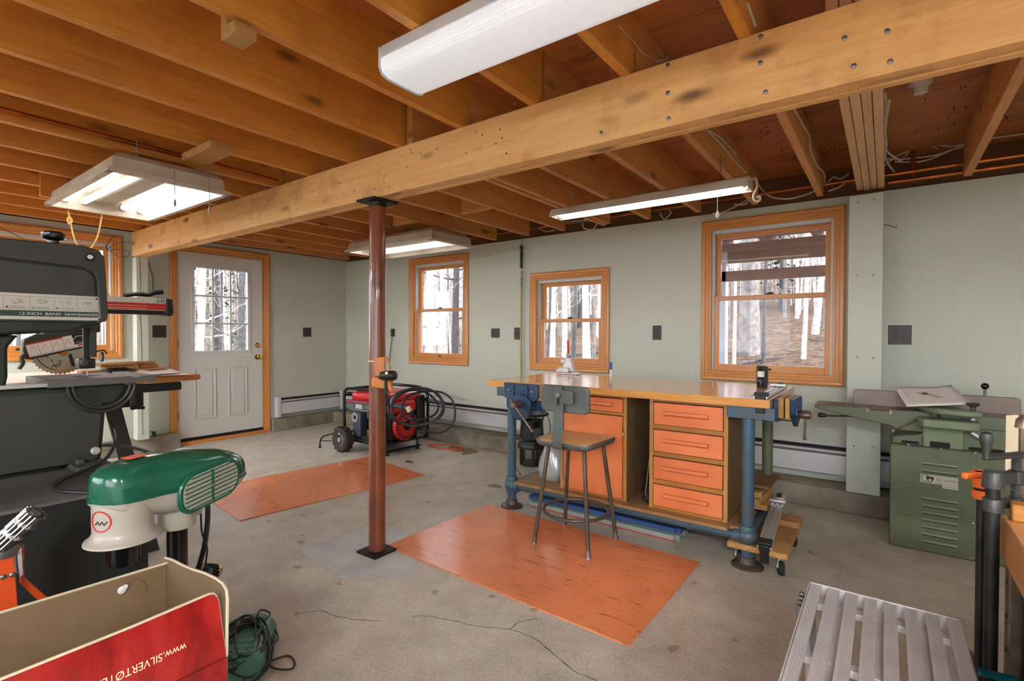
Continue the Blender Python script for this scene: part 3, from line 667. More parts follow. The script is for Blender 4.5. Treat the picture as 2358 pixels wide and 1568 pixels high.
# fallen branches on the slope
for i,(px,dist,L,a,lab) in enumerate(((1740,8,2.2,.4,'nearest fallen branch on the hillside in the largest window'),(1850,9,2.6,-.3,'long fallen branch right of centre in the largest window'),(1700,10,1.8,.2,'fallen branch beside the thick trunk in the largest window'),(1330,10,2,.5,'fallen branch in the middle of the small window view'),(1375,9,1.6,-.4,'fallen branch at the right of the small window view'),(1280,12,2.2,.2,'fallen branch at the left of the small window view'))):
    x,y=ray_xy(px,dist); q=[]
    for k in range(8):
        xx=x+(k/7-.5)*L*math.cos(a+.6); yy=y+(k/7-.5)*L*math.sin(a+.6); q.append((xx,yy,gz(xx,yy)+.06+.05*noise.noise(Vector((k*.8,i,0)))))
    g=G(); g.tube(q,[.05-.004*k for k in range(8)],7); tag(build(g,'fallen_branch','bark_dark'),lab,'branch','fallen branches on the hillside')
# deck outside the largest window
dk=thing('deck','brown timber deck frame outside the largest window','deck',(-.8,5.9,0))
for k in range(9):
    x=-2.75+.52*k; g=G(); g.box((x,4.66,2.29),(x+.045,7.3,2.46)); build(g,'deck_joist','deck_wood',dk,smooth=0)
for k in range(18):
    y=4.66+.148*k; g=G(); g.box((-2.95,y,2.46),(1.6,y+.142,2.49)); build(g,'deck_board','deck_wood',dk,smooth=0)
z0_,z1_=at(1780,598,y=7.2).z,at(1780,566,y=7.2).z
g=G(); g.box((-2.95,7.2,z0_),(1.6,7.28,z1_)); build(g,'deck_beam','deck_wood',dk,smooth=0)
z0_,z1_=at(1780,642,y=7.1).z,at(1780,618,y=7.1).z
g=G(); g.box((-2.95,7.1,z0_),(1.6,7.15,z1_)); build(g,'deck_brace','deck_wood',dk,smooth=0)
g=G(); g.box((-2.95,6.55,2.2),(1.6,6.6,2.29)); build(g,'deck_beam','deck_wood',dk,smooth=0)
g=G(); xx=at(1670,760,y=7.1).x; g.box((xx-.14,7.1,-.2),(xx,7.24,2.46)); build(g,'deck_post','siding_white',dk,smooth=0)
g=G(); g.box((1.3,7.1,-.2),(1.44,7.24,2.46)); build(g,'deck_post','deck_wood',dk,smooth=0)
# ================================================================ light fixtures
def chain(g,p,L,dbl=True):
    n=int(L/.018)
    for k in range(n):
        z=p[2]+.018*k+.009; a=PI/2*(k%2)
        pts=[(p[0]+.005*math.cos(t)*math.cos(a),p[1]+.005*math.cos(t)*math.sin(a),z+.012*math.sin(t)) for t in [2*PI*i/8 for i in range(8)]]
        g.tube(pts,.0014,4,closed=True)
def troffer(x0,x1,y0,y1,z,label,lit,pull=None):
    t=thing('fluorescent_troffer',label,'light fixture',((x0+x1)/2,(y0+y1)/2,z))
    def ringz(e,zz): return [Vector(p) for p in((x0+e,y0+e,zz),(x1-e,y0+e,zz),(x1-e,y1-e,zz),(x0+e,y1-e,zz))]
    g=G(); g.loft([ringz(0,z),ringz(0,z+.02),ringz(.022,z+.024),ringz(.03,z+.085),ringz(.06,z+.115)],cap=False)
    g.add(ringz(.06,z+.115),[(0,1,2,3)]); build(g,'housing','fixture_white',t,smooth=0)
    g=G(); g.loft([ringz(.0,z),ringz(.03,z-.001),ringz(.034,z+.02),ringz(.06,z+.1)],cap=False); g.add(ringz(.06,z+.1),[(3,2,1,0)]); build(g,'reflector','fixture_white',t,smooth=0)
    ym=(y0+y1)/2; g=G(); g.box((x0+.07,ym-.06,z+.06),(x1-.07,ym+.06,z+.1)); build(g,'ballast_cover','fixture_white',t,bevel=.015)
    ys=[y0+.085,ym-.105,ym+.105,y1-.085]
    for yy,on in zip(ys,lit):
        g=G(); g.tube([(x0+.06,yy,z+.055),(x1-.06,yy,z+.055)],.019,14); tb=build(g,'tube','tube_on' if on else 'tube_dim',t)
        for xx,s in((x0+.05,1),(x1-.05,-1)): g=G(); g.box((xx-.008,yy-.016,z+.035),(xx+.008,yy+.016,z+.09)); build(g,'lamp_holder','fixture_white',tb,bevel=.004)
    for xx,yy in((x0+.03,y0+.13),(x1-.03,y0+.13),(x0+.03,y1-.1),(x1-.03,y1-.1)):
        g=G(); chain(g,(xx,yy,z+.09),ZJ-z-.06); build(g,'chain','galv',t)
    for xx,yy in((x0,y0),(x1,y0),(x0,y1),(x1,y1)):
        g=G(); g.bx((xx+(.03 if xx==x0 else -.03),yy+(.012 if yy==y0 else -.012),z-.002),(.05,.022,.004)); build(g,'corner_clip','galv',t)
    return t
tA=troffer(-4.26,-3.07,.84,1.42,1.995,'wide hanging fluorescent fixture with worn white hood left of the girder',(1,0,0,1))
for px,L in((400,.05),(480,.07)):
    p=at(px,410,x=-3.07); g=G(); g.tube([(-3.062,p.y,2.06),(-3.058,p.y,2.0),(-3.056,p.y,1.9)],.0018,5); g.lathe([(.002,0),(.006,.01),(.006,.03),(.002,.04)],(-3.056,p.y,1.87),n=8); build(g,'pull_chain','galv',tA)
troffer(-4.31,-3.105,3.07,3.63,1.995,'wide hanging fluorescent fixture with white hood near the tall window',(1,0,0,0))
# loop of yellow rope tied to the left fixture
q=[at(157,485,x=-4.27),at(160,500,x=-4.27),at(170,545,x=-4.27),at(180,566,x=-4.27),at(200,577,x=-4.27),at(213,566,x=-4.27),at(226,540,x=-4.27),at(235,495,x=-4.27)]
g=G(); g.tube(spline(q,6),.005,6); g.tube(spline([q[1],q[1]+Vector((.0,.012,-.02)),q[1]+Vector((0,.0,-.045)),q[1]+Vector((0,-.01,-.02))],4,True),.006,6,closed=True)
tag(build(g,'rope_loop','rope'),'loop of thin yellow rope hanging from the left light fixture','rope')
# strip shop light above the workbench
sl=thing('shop_light','narrow fluorescent shop light hanging over the workbench','light fixture',(-1.22,2.98,1.98))
x0,x1,yc,z=-1.835,-.6,2.985,1.985
SEC=[(-.075,0),(-.055,.05),(-.03,.062),(.03,.062),(.055,.05),(.075,0),(.071,0),(.05,.045),(-.05,.045),(-.071,0)]
g=G(); g.prism(SEC,(x0,yc,z),(0,1,0),(0,0,1),(x1-x0,0,0)); build(g,'hood','fixture_white',sl,smooth=0)
for yy in(yc-.034,yc+.034):
    g=G(); g.tube([(x0+.03,yy,z+.022),(x1-.03,yy,z+.022)],.015,12); tb=build(g,'tube','tube_on',sl)
    for xx in(x0+.022,x1-.022): g=G(); g.box((xx-.008,yy-.014,z+.004),(xx+.008,yy+.014,z+.046)); build(g,'lamp_holder','fixture_white',tb,bevel=.003)
for xx in(x0+.002,x1-.002): g=G(); g.prism([(-.072,.002),(-.052,.05),(.052,.05),(.072,.002)],(xx-.002,yc,z),(0,1,0),(0,0,1),(.004,0,0)); build(g,'end_plate','fixture_white',sl,smooth=0)
for px in(1320,1662):
    xx=at(px,425,y=yc).x; g=G(); chain(g,(xx,yc-.03,z+.06),ZJ-z-.03); build(g,'chain','galv',sl)
xx=at(1652,470,y=2.92).x; g=G(); g.tube([(xx,2.92,z),(xx,2.92,at(1652,492,y=2.92).z)],.0016,5); g.lathe([(.002,0),(.009,.006),(.011,.018),(.005,.036),(.002,.045)],(xx,2.92,at(1652,503,y=2.92).z),n=10); build(g,'pull_cord','print_white',sl)
q=[Vector((x1,yc,z+.05)),at(1740,412,y=2.98),at(1743,430,y=2.98),at(1735,450,y=2.98),at(1738,462,y=2.98),at(1749,462,y=2.98),at(1750,452,y=2.98),at(1742,455,y=2.98)]
g=G(); g.tube(spline(q,6),.006,7); build(g,'power_cord','cable_white',sl)
# wraparound light in front of the girder
wl=thing('wraparound_light','long wraparound ceiling light with prismatic lens near the top of view','light fixture',(-.76,1.22,2.06))
x0,x1,ya,yb,z=-1.378,-.15,1.122,1.316,2.064
g=G(); g.box((x0+.006,ya+.0,2.118),(x1-.006,yb,ZJ-.002)); build(g,'body','heater_white',wl,bevel=.003)
LS=[(ya-.002,2.12),(ya-.004,z+.03),(ya+.006,z+.008),(ya+.03,z),(yb-.03,z),(yb-.006,z+.008),(yb+.004,z+.03),(yb+.002,2.12)]
g=G(); g.loft([[Vector((xx,a,b)) for a,b in LS] for xx in(x0+.006,x1-.006)],closed=False,cap=False); build(g,'lens','prismatic_lens',wl,smooth=.9)
for xx in(x0,x1-.008):
    g=G(); g.prism([(ya-.008,2.155),(ya-.009,z+.026),(ya+.004,z+.002),(ya+.03,z-.006),(yb-.03,z-.006),(yb-.004,z+.002),(yb+.009,z+.026),(yb+.008,2.155)],(xx,0,0),(0,1,0),(0,0,1),(.008,0,0)); build(g,'end_cap','heater_white',wl,bevel=.002)
# its lamps
for yy in(ya+.05,yb-.05): g=G(); g.tube([(x0+.03,yy,2.095),(x1-.03,yy,2.095)],.012,10); build(g,'tube','tube_on',wl)
# ================================================================ cables and pipes under the ceiling
def cable(pts,r,m,name,label,cat,k=6,n=6): 
    g=G(); g.tube(spline(pts,k),r,n); return tag(build(g,name,m),label,cat)
zt=2.285
cable([(-5.9,4.20,zt-.04),(-4,4.205,zt-.045),(-2.0,4.2,zt-.04),(0.2,4.2,zt-.03),(2.5,4.2,zt-.03)],.011,'copper','copper_pipe','copper pipe running along the top of the window wall','pipe',3,8)
cable([(.0,4.25,2.215),(1,4.25,2.216),(2.5,4.25,2.216)],.013,'copper','copper_pipe','lower copper pipe resting on the wall top above the jointer','pipe',3,8)
p0=at(0,232,z=ZJ+.03); p1=at(690,412,z=ZJ+.03)
cable([(-3.19,YF+.1,ZJ+.045),(-3.19,.6,ZJ+.03),(-3.195,1.2,ZJ+.028),(-3.19,1.77,ZJ+.02)],.012,'copper','copper_pipe','copper pipe running along a joist left of the girder','pipe',4,8)
cable([(.13,4.21,2.22),(.13,4.21,2.39)],.014,'copper','copper_pipe','short upright copper pipe right of the four-ply beam','pipe',2,8)
def wires(lst,grp,label):
    lst=sorted(lst,key=lambda t:(Vector(t[0][len(t[0])//2])-CAM).dot(Vector((CR.x,CR.y,0)))/(Vector(t[0][len(t[0])//2])-CAM).dot(F_))
    for k,(pts,r) in enumerate(lst): g=G(); g.tube(spline(pts,7),r,5); tag(build(g,'electrical_cable','cable_white'),label if len(lst)==1 else label.replace('white cable',('leftmost','second','third','fourth','fifth','sixth')[k]+' white cable'+(' from the left' if k else ''),1),'cable',grp)
wires([([at(1870,100,x=-.36),at(1720,10,x=-.36),at(1738,60,x=-.36)][1:],.006)],None,'white cable stapled to the joist at the top edge of view')
wires([([at(1420,58,x=-.78),at(1455,95,x=-.78),at(1478,122,x=-.78),at(1505,134,x=-.78),at(1525,138,x=-.78)],.006),([at(1500,140,x=-.78),at(1512,132,x=-.78),at(1528,112,x=-.78),at(1540,112,x=-.77),at(1535,135,x=-.77),at(1512,140,x=-.77)],.006)],'joist cables above the girder','white cable bundle on a joist above the girder')
wires([([at(1628,300,x=-.775),at(1650,322,x=-.775),at(1675,350,x=-.775),at(1693,372,x=-.775),at(1718,398,x=-.775)],.006),([at(1632,300,x=-.77),at(1662,320,x=-.77),at(1690,352,x=-.77),at(1700,372,x=-.77)],.005)],'cables on the joist left of the large window','white cable stapled along the joist left of the shop light end')
wires([([at(1828,252,x=-.355),at(1850,290,x=-.355),at(1864,315,x=-.355),at(1866,345,x=-.355),at(1880,380,x=-.355),at(1897,398,x=-.355),at(1899,422,x=-.355)],.006)],None,'white cable stapled along the joist above the largest window')
wires([([at(2037,215,y=2.6),at(2041,250,y=2.85),at(2036,290,y=3.15),at(2041,330,y=3.5),at(2039,365,y=3.9),(.03,4.2,2.27)],.006),([at(2048,232,y=2.7),at(2040,280,y=3.1),at(2038,340,y=3.6),at(2060,362,y=3.95),at(2078,372,y=4.1)],.006)],'cables beside the four-ply beam','white cable hanging beside the beam of four pale planks')
y5=4.22
wires([([at(2040,366,y=y5),at(2080,366,y=y5),at(2150,358,y=y5),at(2200,342,y=y5),at(2240,325,y=y5),at(2358,308,y=y5)],.006),([at(2085,360,y=y5),at(2098,340,y=y5),at(2122,330,y=y5),at(2160,334,y=y5),at(2200,336,y=y5),at(2240,322,y=y5),at(2300,300,y=y5),at(2358,290,y=y5)],.006),([at(2060,372,y=y5),at(2120,372,y=y5),at(2170,355,y=y5),at(2215,335,y=y5),at(2260,318,y=y5)],.005),([at(2030,388,y=y5),at(2060,362,y=y5),at(2090,348,y=y5),at(2130,334,y=y5),at(2160,342,y=y5)],.005)],'cables above the jointer wall','white cable looping along the wall top above the jointer')
wires([([at(1742,420,y=y5),at(1770,450,y=y5),at(1810,458,y=y5),at(1850,450,y=y5),at(1876,440,y=y5)],.006),([at(1690,470,y=y5),at(1720,468,y=y5),at(1745,430,y=y5),at(1738,418,y=y5)],.006),([at(1906,420,y=y5),at(1920,408,y=y5),at(1935,412,y=y5),at(1955,400,y=y5)],.006),([at(1908,440,y=y5),at(1930,432,y=y5),at(1956,415,y=y5)],.006),([at(1520,490,y=y5),at(1530,505,y=y5),at(1545,490,y=y5),at(1540,484,y=y5)],.005),([at(1640,492,y=y5),at(1665,488,y=y5),at(1700,472,y=y5),at(1735,452,y=y5)],.006)],'cables above the large window','white cable looping along the wall top above the largest window')
wires([([at(1340,505,y=y5),at(1345,525,y=y5),at(1365,528,y=y5),at(1376,512,y=y5)],.006),([at(1240,525,y=y5),at(1258,533,y=y5),at(1276,530,y=y5)],.005),([at(1150,490,y=y5),at(1172,502,y=y5),at(1184,498,y=y5)],.005)],'cables above the small window','white cable loop at the wall top between the joists')
# vent pipe stubs and can light
g=G(); g.tube([at(1300,510,y=4.1),at(1365,505,y=4.1)],.02,10); tag(build(g,'conduit','worn_steel'),'dull metal conduit stub between joists left of the shop light','conduit')
g=G(); p=at(2120,190,z=2.39); g.lathe([(.05,0),(.05,.004),(.032,.02),(.028,.05),(.01,.055)],p,(0,0,-1),14); tag(build(g,'lamp_socket','fixture_white'),'small round bulb socket on the subfloor behind the girder','socket')
# ================================================================ outlets, switches and wall bits
def outlet(pt,u,z,label,wd=.075,h=.115,kind='duplex',dark=False):
    t=thing('electrical_outlet' if kind!='switch' else 'light_switch',label,'outlet' if kind!='switch' else 'switch',pt(u,0,z))
    g=G(); g.box(pt(u-wd/2,-.001,z-h/2),pt(u+wd/2,-.007,z+h/2)); build(g,'cover_plate','outlet_brown',t,bevel=.003)
    cols=[u] if wd<.1 else [u-.023,u+.023]
    for c in cols:
        if kind=='switch': g=G(); g.box(pt(c-.005,-.006,z-.012),pt(c+.005,-.016,z+.012)); build(g,'toggle','outlet_dark',t,bevel=.002)
        else:
            for dz in(-.022,.022):
                g=G(); g.box(pt(c-.015,-.007,z+dz-.014),pt(c+.015,-.009,z+dz+.014)); s=build(g,'socket','outlet_brown' if not dark else 'outlet_dark',t,bevel=.006)
                g=G(); g.box(pt(c-.007,-.009,z+dz-.004),pt(c-.004,-.0096,z+dz+.006)); g.box(pt(c+.004,-.009,z+dz-.004),pt(c+.007,-.0096,z+dz+.006)); g.box(pt(c-.002,-.009,z+dz-.009),pt(c+.002,-.0096,z+dz-.006)); build(g,'slots','black_gap' if not dark else 'ink_grey',s,smooth=0)
    return t
def W(px,py,wall): 
    p=at(px,py,**({'y':YB} if wall=='B' else {'x':XA})); return (p.x if wall=='B' else p.y,p.z)
outlet(PA,*W(367,763,'A'),'brown four-socket outlet between the green post and the door',.125,.125)
outlet(PA,*W(707,765,'A'),'brown four-socket outlet right of the white door',.115,.118)
oc=outlet(PB,*W(905,766,'B'),'bare dark outlet near the corner with a black cord plugged in',.075,.1,dark=True)
outlet(PB,*W(1141,767,'B'),'bare dark four-socket outlet right of the tall window',.115,.1,dark=True)
outlet(PB,*W(1191,768,'B'),'brown light switch beside the yellow pole',.075,.125,'switch')
outlet(PB,*W(1513,766,'B'),'brown outlet between the small and the largest window',.078,.125)
outlet(PB,*W(2072,771,'B'),'large brown four-socket outlet above the jointer',.125,.13)
q=[at(903,775,y=4.30),at(900,800,y=4.30),at(897,830,y=4.28),at(898,870,y=4.2),at(890,905,y=4.0)]
g=G(); g.tube(spline(q,6),.005,6); g.bx(at(904,764,y=4.295),(.03,.03,.035)); tag(build(g,'plugged_cord','cord_black'),'black cord plugged into the outlet near the corner','cord')
# yellow pole hung on the wall
p=at(1200,560,y=4.28); t=thing('extension_pole','long yellow pole with black grip hung on the window wall','pole',(p.x,4.28,.9))
zt_,zb_=at(1201,575,y=4.28).z,at(1200,856,y=4.28).z-.12
g=G(); g.tube([(p.x,4.285,at(1200,622,y=4.28).z),(p.x,4.285,zb_)],.0095,10); build(g,'shaft','yellow_pole',t)
g=G(); zg=at(1200,618,y=4.28).z; g.lathe([(.012,0),(.016,.02),(.013,.08),(.018,.14),(.011,.19),(.02,.215),(.016,.235)],(p.x,4.285,zg),n=14); build(g,'grip','black_plastic',t)
g=G(); g.tube([(p.x,4.285,zg+.23),(p.x,4.29,2.19),(p.x,4.31,2.2)],.003,6); build(g,'hanging_hook','galv',t)
g=G(); g.tube([(p.x,4.285,at(1200,660,y=4.28).z),(p.x,4.285,at(1200,640,y=4.28).z)],.012,10); build(g,'ferrule','galv',t)
# thin wires near the left window and post
g=G(); g.tube(spline([at(243,563,x=-5.97),at(247,572,x=-5.96),at(275,592,x=-5.95),at(296,588,x=-5.95),at(294,578,x=-5.95),at(270,575,x=-5.95),at(247,576,x=-5.96),at(270,560,x=-5.96),at(303,557,x=-5.95)],6),.003,5); g.tube(spline([at(245,574,x=-5.96),at(248,560,x=-5.97),at(260,544,x=-5.98)],5),.004,5); g.tube(spline([at(0,524,x=-5.98),at(30,538,x=-5.97),at(58,552,x=-5.96)],4),.0035,5)
tag(build(g,'wire_loops','ink_grey'),'thin loose wire loops across the corner of the left window','wire')
g=G(); g.tube(spline([at(342,604,x=-5.9),at(352,640,x=-5.9),at(352,668,x=-5.9)],6),.005,6); tag(build(g,'dangling_cord','ink_grey'),'grey cord dangling beside the green wall post','cord')
g=G(); g.tube(spline([at(2036,518,y=4.31),at(2048,518,y=4.29),at(2062,524,y=4.28),at(2066,518,y=4.28)],5),.0025,5); tag(build(g,'wire_hook','galv'),'bent wire hook beside the boxed green post','hook')
g=G()
for i in range(8): 
    a=at(347+i,995+random.uniform(-3,3),x=-5.93); b=at(352+i*1.2,1004+random.uniform(-2,2),x=-5.9); g.tube([a,(a+b)/2+Vector((0,0,.02)),b],.004,5)
tag(build(g,'green_cord_bundle','ink_green'),'small bundle of dark green cord on the curb left of the door','cord')
# ================================================================ orange floor sheets
def sheet(P,label,z=.006):
    g=G(); c=sum(P,Vector())/4; n=10; top=[]
    for j in range(n+1):
        for i in range(n+1):
            p=P[0].lerp(P[1],i/n).lerp(P[3].lerp(P[2],i/n),j/n); e=.0035*max(0,noise.noise(p*2.3)); top.append(Vector((p.x,p.y,z+e)))
    fs=[(j*(n+1)+i,j*(n+1)+i+1,(j+1)*(n+1)+i+1,(j+1)*(n+1)+i) for j in range(n) for i in range(n)]
    a=(P[1]-P[0]).cross(P[3]-P[0]).z
    if a<0: fs=[tuple(reversed(f)) for f in fs]
    g.add(top,fs); b=[i for i in range(n+1)]+[k*(n+1)+n for k in range(1,n+1)]+[n*(n+1)+i for i in range(n-1,-1,-1)]+[k*(n+1) for k in range(n-1,0,-1)]
    low=[Vector((top[i].x,top[i].y,.0005)) for i in b]; B=len(g.v); g.v+=low; m=len(b)
    for k in range(m):
        f=(b[k],b[(k+1)%m],B+(k+1)%m,B+k); g.f.append(f if a<0 else tuple(reversed(f)))
    return tag(build(g,'floor_mat','orange_mat',smooth=.5),label,'floor mat')
sheet([Vector(p) for p in((-2.25,1.872,0),(-.781,1.822,0),(-.772,2.715,0),(-2.228,2.752,0))],'large glossy orange floor sheet with black marks under the stool')
sheet([Vector(p) for p in((-4.21,1.66,0),(-3.301,1.572,0),(-3.119,3.005,0),(-4.024,3.114,0))],'orange floor sheet lying between the column and the door')
# ================================================================ workbench
ZT=.872
wb=thing('workbench','long pipe-leg workbench with a glossy butcher block top','workbench',(-1.35,3.2,0))
X0,X1,Y0,Y1=-2.255,-.46,2.775,3.62
k=0; y=Y0
while y<Y1-.01:
    g=G(); y2=min(y+.0655,Y1); g.box((X0,y+.0004,ZT-.042),(X1,y2-.0004,ZT)); build(g,'top_strip','bench_top',wb,bevel=.001); y=y2
LEG=[(-2.083,2.835,'blue_steel'),(-.567,2.832,'blue_steel'),(-2.083,3.5,'blue_steel'),(-.59,3.5,'green_machine')]
for x,y,m in LEG:
    g=G(); g.tube([(x,y,.012),(x,y,ZT-.045)],.0305,18); lg=build(g,'leg',m,wb)
    g=G(); g.lathe([(.078,0),(.078,.006),(.07,.012),(.042,.018),(.038,.05),(.034,.052)],(x,y,0),n=24); build(g,'floor_flange','stool_leg' if y<3 else m,lg)
    g=G(); g.lathe([(.036,-.06),(.04,-.05),(.04,-.03),(.047,-.02),(.049,0),(.047,.02),(.04,.03),(.04,.05),(.036,.06)],(x,y,.15),n=20); g.cyl((x,y,.15),(x+(.065 if x<-1 else -.065),y,.15),.038,n=16); build(g,'pipe_fitting','blue_steel',lg)
for y in(2.834,3.5): g=G(); g.tube([(-2.06,y,.15),(-.59,y,.15)],.026,14); build(g,'stretcher','blue_steel',wb)
for x in(-2.083,-.57): g=G(); g.tube([(x,2.85,.15),(x,3.49,.15)],.024,12); build(g,'stretcher','blue_steel',wb)
for x0,x1 in((-2.19,-1.70),(-.665,-.44)):
    g=G(); g.box((x0,2.80,.765),(x1,2.815,.829)); g.box((x0,2.80,.765),(x1,2.86,.77)); build(g,'apron_channel','blue_steel',wb,bevel=.003)
g=G(); g.box((-.64,2.83,.775),(-.5,3.55,.829)); g.box((-2.14,2.86,.775),(-2.02,3.55,.829)); build(g,'cross_rail','blue_steel',wb,bevel=.003)
for a,b,yy in((-2.02,-.655,2.775),(-2.02,-.655,3.04),(-2.02,-.62,3.3)):
    g=G(); g.box((a,yy,.176),(b,yy+.262,.196)); build(g,'shelf_board','shelf_wood',wb,bevel=.002)
g=G(); g.box((-.655,2.82,.176),(-.6,3.03,.194)); build(g,'shelf_board','shelf_wood',wb,bevel=.002)
# ---- cabinets under the bench
def handle(x0,x1,z,y,parent):
    g=G(); g.prism([(0,-.014),(0,.012),(-.022,.014),(-.024,-.004)],(x0,y,z),(0,1,0),(0,0,1),(x1-x0,0,0)); return build(g,'handle','orange_paint',parent,bevel=.002)
def carcass(t,x0,x1,y0,y1,z0,z1,shelves):
    g=G(); g.box((x0,y0,z0),(x0+.02,y1,z1)); build(g,'side_panel','cab_side',t,smooth=0)
    g=G(); g.box((x1-.02,y0,z0),(x1,y1,z1)); build(g,'side_panel','cab_side',t,smooth=0)
    g=G(); g.box((x0+.02,y1-.012,z0),(x1-.02,y1,z1)); build(g,'back_panel','cab_side',t,smooth=0)
    for s in(x0,x1-.02): g=G(); g.box((s-.0005,y0-.004,z0),(s+.0205,y0,z1)); build(g,'face_stile','cab_wood',t,smooth=0)
    for z,h in shelves: g=G(); g.box((x0+.02,y0-.002,z),(x1-.02,y1-.012,z+h)); build(g,'rail','cab_wood_x',t,smooth=0)
c2=thing('drawer_cabinet','wooden cabinet with four orange drawers under the workbench','cabinet',(-.88,3.14,.197))
carcass(c2,-1.096,-.668,2.84,3.46,.197,.829,[(.812,.017),(.655,.024),(.5,.023),(.341,.024),(.197,.014)])
for z0,z1 in((.682,.806),(.527,.65),(.369,.494),(.214,.336)):
    g=G(); g.box((-1.071,2.832,z0),(-.693,2.85,z1)); dr=build(g,'drawer_front','orange_paint',c2,bevel=.002)
    zc=(z0+z1)/2+.004; handle(-1.012,-.765,zc,2.832,dr)
    g=G(); g.box((-1.072,2.845,z0-.006),(-.692,2.849,z1+.006)); build(g,'drawer_gap','black_gap',dr,smooth=0)
c1=thing('door_cabinet','wooden cabinet with one orange drawer and orange door under the workbench','cabinet',(-1.46,3.14,.197))
carcass(c1,-1.692,-1.238,2.84,3.46,.197,.829,[(.812,.017),(.708,.016),(.197,.01)])
g=G(); g.box((-1.668,2.832,.727),(-1.264,2.85,.807)); dr=build(g,'drawer_front','orange_paint',c1,bevel=.002); handle(-1.6,-1.325,.77,2.832,dr)
g=G(); g.box((-1.669,2.832,.21),(-1.264,2.85,.703)); dd=build(g,'door','orange_paint',c1,bevel=.002)
q=[Vector((-1.268,2.828,.635)),Vector((-1.25,2.802,.634)),Vector((-1.238,2.79,.615)),Vector((-1.238,2.79,.6)),Vector((-1.25,2.802,.582)),Vector((-1.268,2.828,.58))]
g=G(); g.tube(spline(q,5),.0035,8); build(g,'pull_ring','chrome',dd)
g=G(); g.tube([(-1.671,2.829,.25),(-1.671,2.829,.69)],.004,8); build(g,'piano_hinge','galv',dd)
# ---- front vise
v=thing('bench_vise','blue iron woodworking vise on the front left of the workbench','vise',(-1.9,2.72,.77))
g=G(); g.prism([(-2.045,.872),(-1.775,.872),(-1.775,.79),(-1.80,.765),(-1.84,.76),(-1.98,.76),(-2.02,.765),(-2.045,.785)],(0,2.69,0),(1,0,0),(0,0,1),(0,.022,0)); jw=build(g,'front_jaw','vise_blue',v,bevel=.004)
for xx in(-1.965,-1.855): g=G(); g.box((xx-.006,2.68,.775),(xx+.006,2.692,.862)); build(g,'rib','vise_blue',jw,bevel=.002)
g=G(); g.box((-2.0,2.681,.818),(-1.82,2.692,.828)); build(g,'rib','vise_blue',jw,bevel=.002)
for xx in(-2.0,-1.82): g=G(); g.lathe([(.011,0),(.011,.004),(.006,.007)],(xx,2.69,.823),(0,-1,0),10); build(g,'screw_head','worn_steel',jw)
disc=[(.085*math.cos(a)-1.905,.735+.072*math.sin(a)-(.028 if math.sin(a)<-.5 else 0)) for a in [2*PI*i/28 for i in range(28)]]
g=G(); g.prism(disc,(0,2.676,0),(1,0,0),(0,0,1),(0,.016,0)); build(g,'screw_boss','vise_blue',v,bevel=.004)
g=G(); g.lathe([(.018,0),(.026,.004),(.022,.03),(.022,.075),(.019,.085)],(-1.90,2.676,.745),(0,-1,0),18); build(g,'screw','worn_steel',v)
hb0=Vector((-1.905,2.605,.752)); hb1=Vector((-1.765,2.615,.592))
dv=(hb1-hb0).normalized(); g=G(); g.tube([hb0-dv*.03,hb1],.0075,10); g.ball(hb1,.0125); g.ball(hb0-dv*.03,.011); build(g,'tommy_bar','worn_steel',v)
g=G(); g.box((-2.06,2.74,.70),(-1.76,2.772,.868)); g.box((-1.98,2.712,.70),(-1.95,2.9,.73)); g.box((-1.86,2.712,.70),(-1.83,2.9,.73)); build(g,'rear_jaw','vise_blue',v,bevel=.003)
g=G(); g.box((-2.062,2.712,.77),(-1.758,2.74,.871)); build(g,'jaw_liner','scrap_wood',v,bevel=.002)
# ---- end vise
v=thing('bench_vise','blue vise with wooden jaw blocks on the right end of the workbench','vise',(-.42,2.98,.78))
g=G(); g.box((-.458,2.86,.755),(-.436,3.1,.868)); build(g,'rear_jaw','vise_blue',v,bevel=.003)
for k,(a,b,m) in enumerate(((-.436,-.412,'scrap_wood'),(-.405,-.385,'scrap_wood'))): g=G(); g.box((a,2.865,.775),(b,3.1,.876)); build(g,'jaw_block',m,v,bevel=.002)
g=G(); g.prism([(2.86,.872),(3.11,.872),(3.10,.80),(3.05,.745),(2.99,.72),(2.94,.745),(2.87,.80)],(-.384,0,0),(0,1,0),(0,0,1),(.022,0,0)); fj=build(g,'front_jaw','vise_blue',v,bevel=.003)
for yy in(2.90,3.0,3.07): g=G(); g.box((-.363,yy-.004,.79),(-.354,yy+.004,.865)); build(g,'rib','vise_blue',fj,bevel=.001)
for yy in(2.93,3.05): g=G(); g.tube([(-.60,yy,.765),(-.375,yy,.765)],.012,12); build(g,'guide_rod','worn_steel',v)
g=G(); g.tube([(-.6,2.99,.785),(-.36,2.99,.785)],.014,12); g.lathe([(.016,0),(.021,.01),(.021,.05),(.017,.055)],(-.36,2.99,.785),(1,0,0),16); build(g,'screw','worn_steel',v)
g=G(); g.tube([(-.328,2.99,.80),(-.332,2.99,.665)],.006,10); g.ball((-.328,2.99,.802),.009); g.ball((-.332,2.99,.663),.009); build(g,'tommy_bar','worn_steel',v)
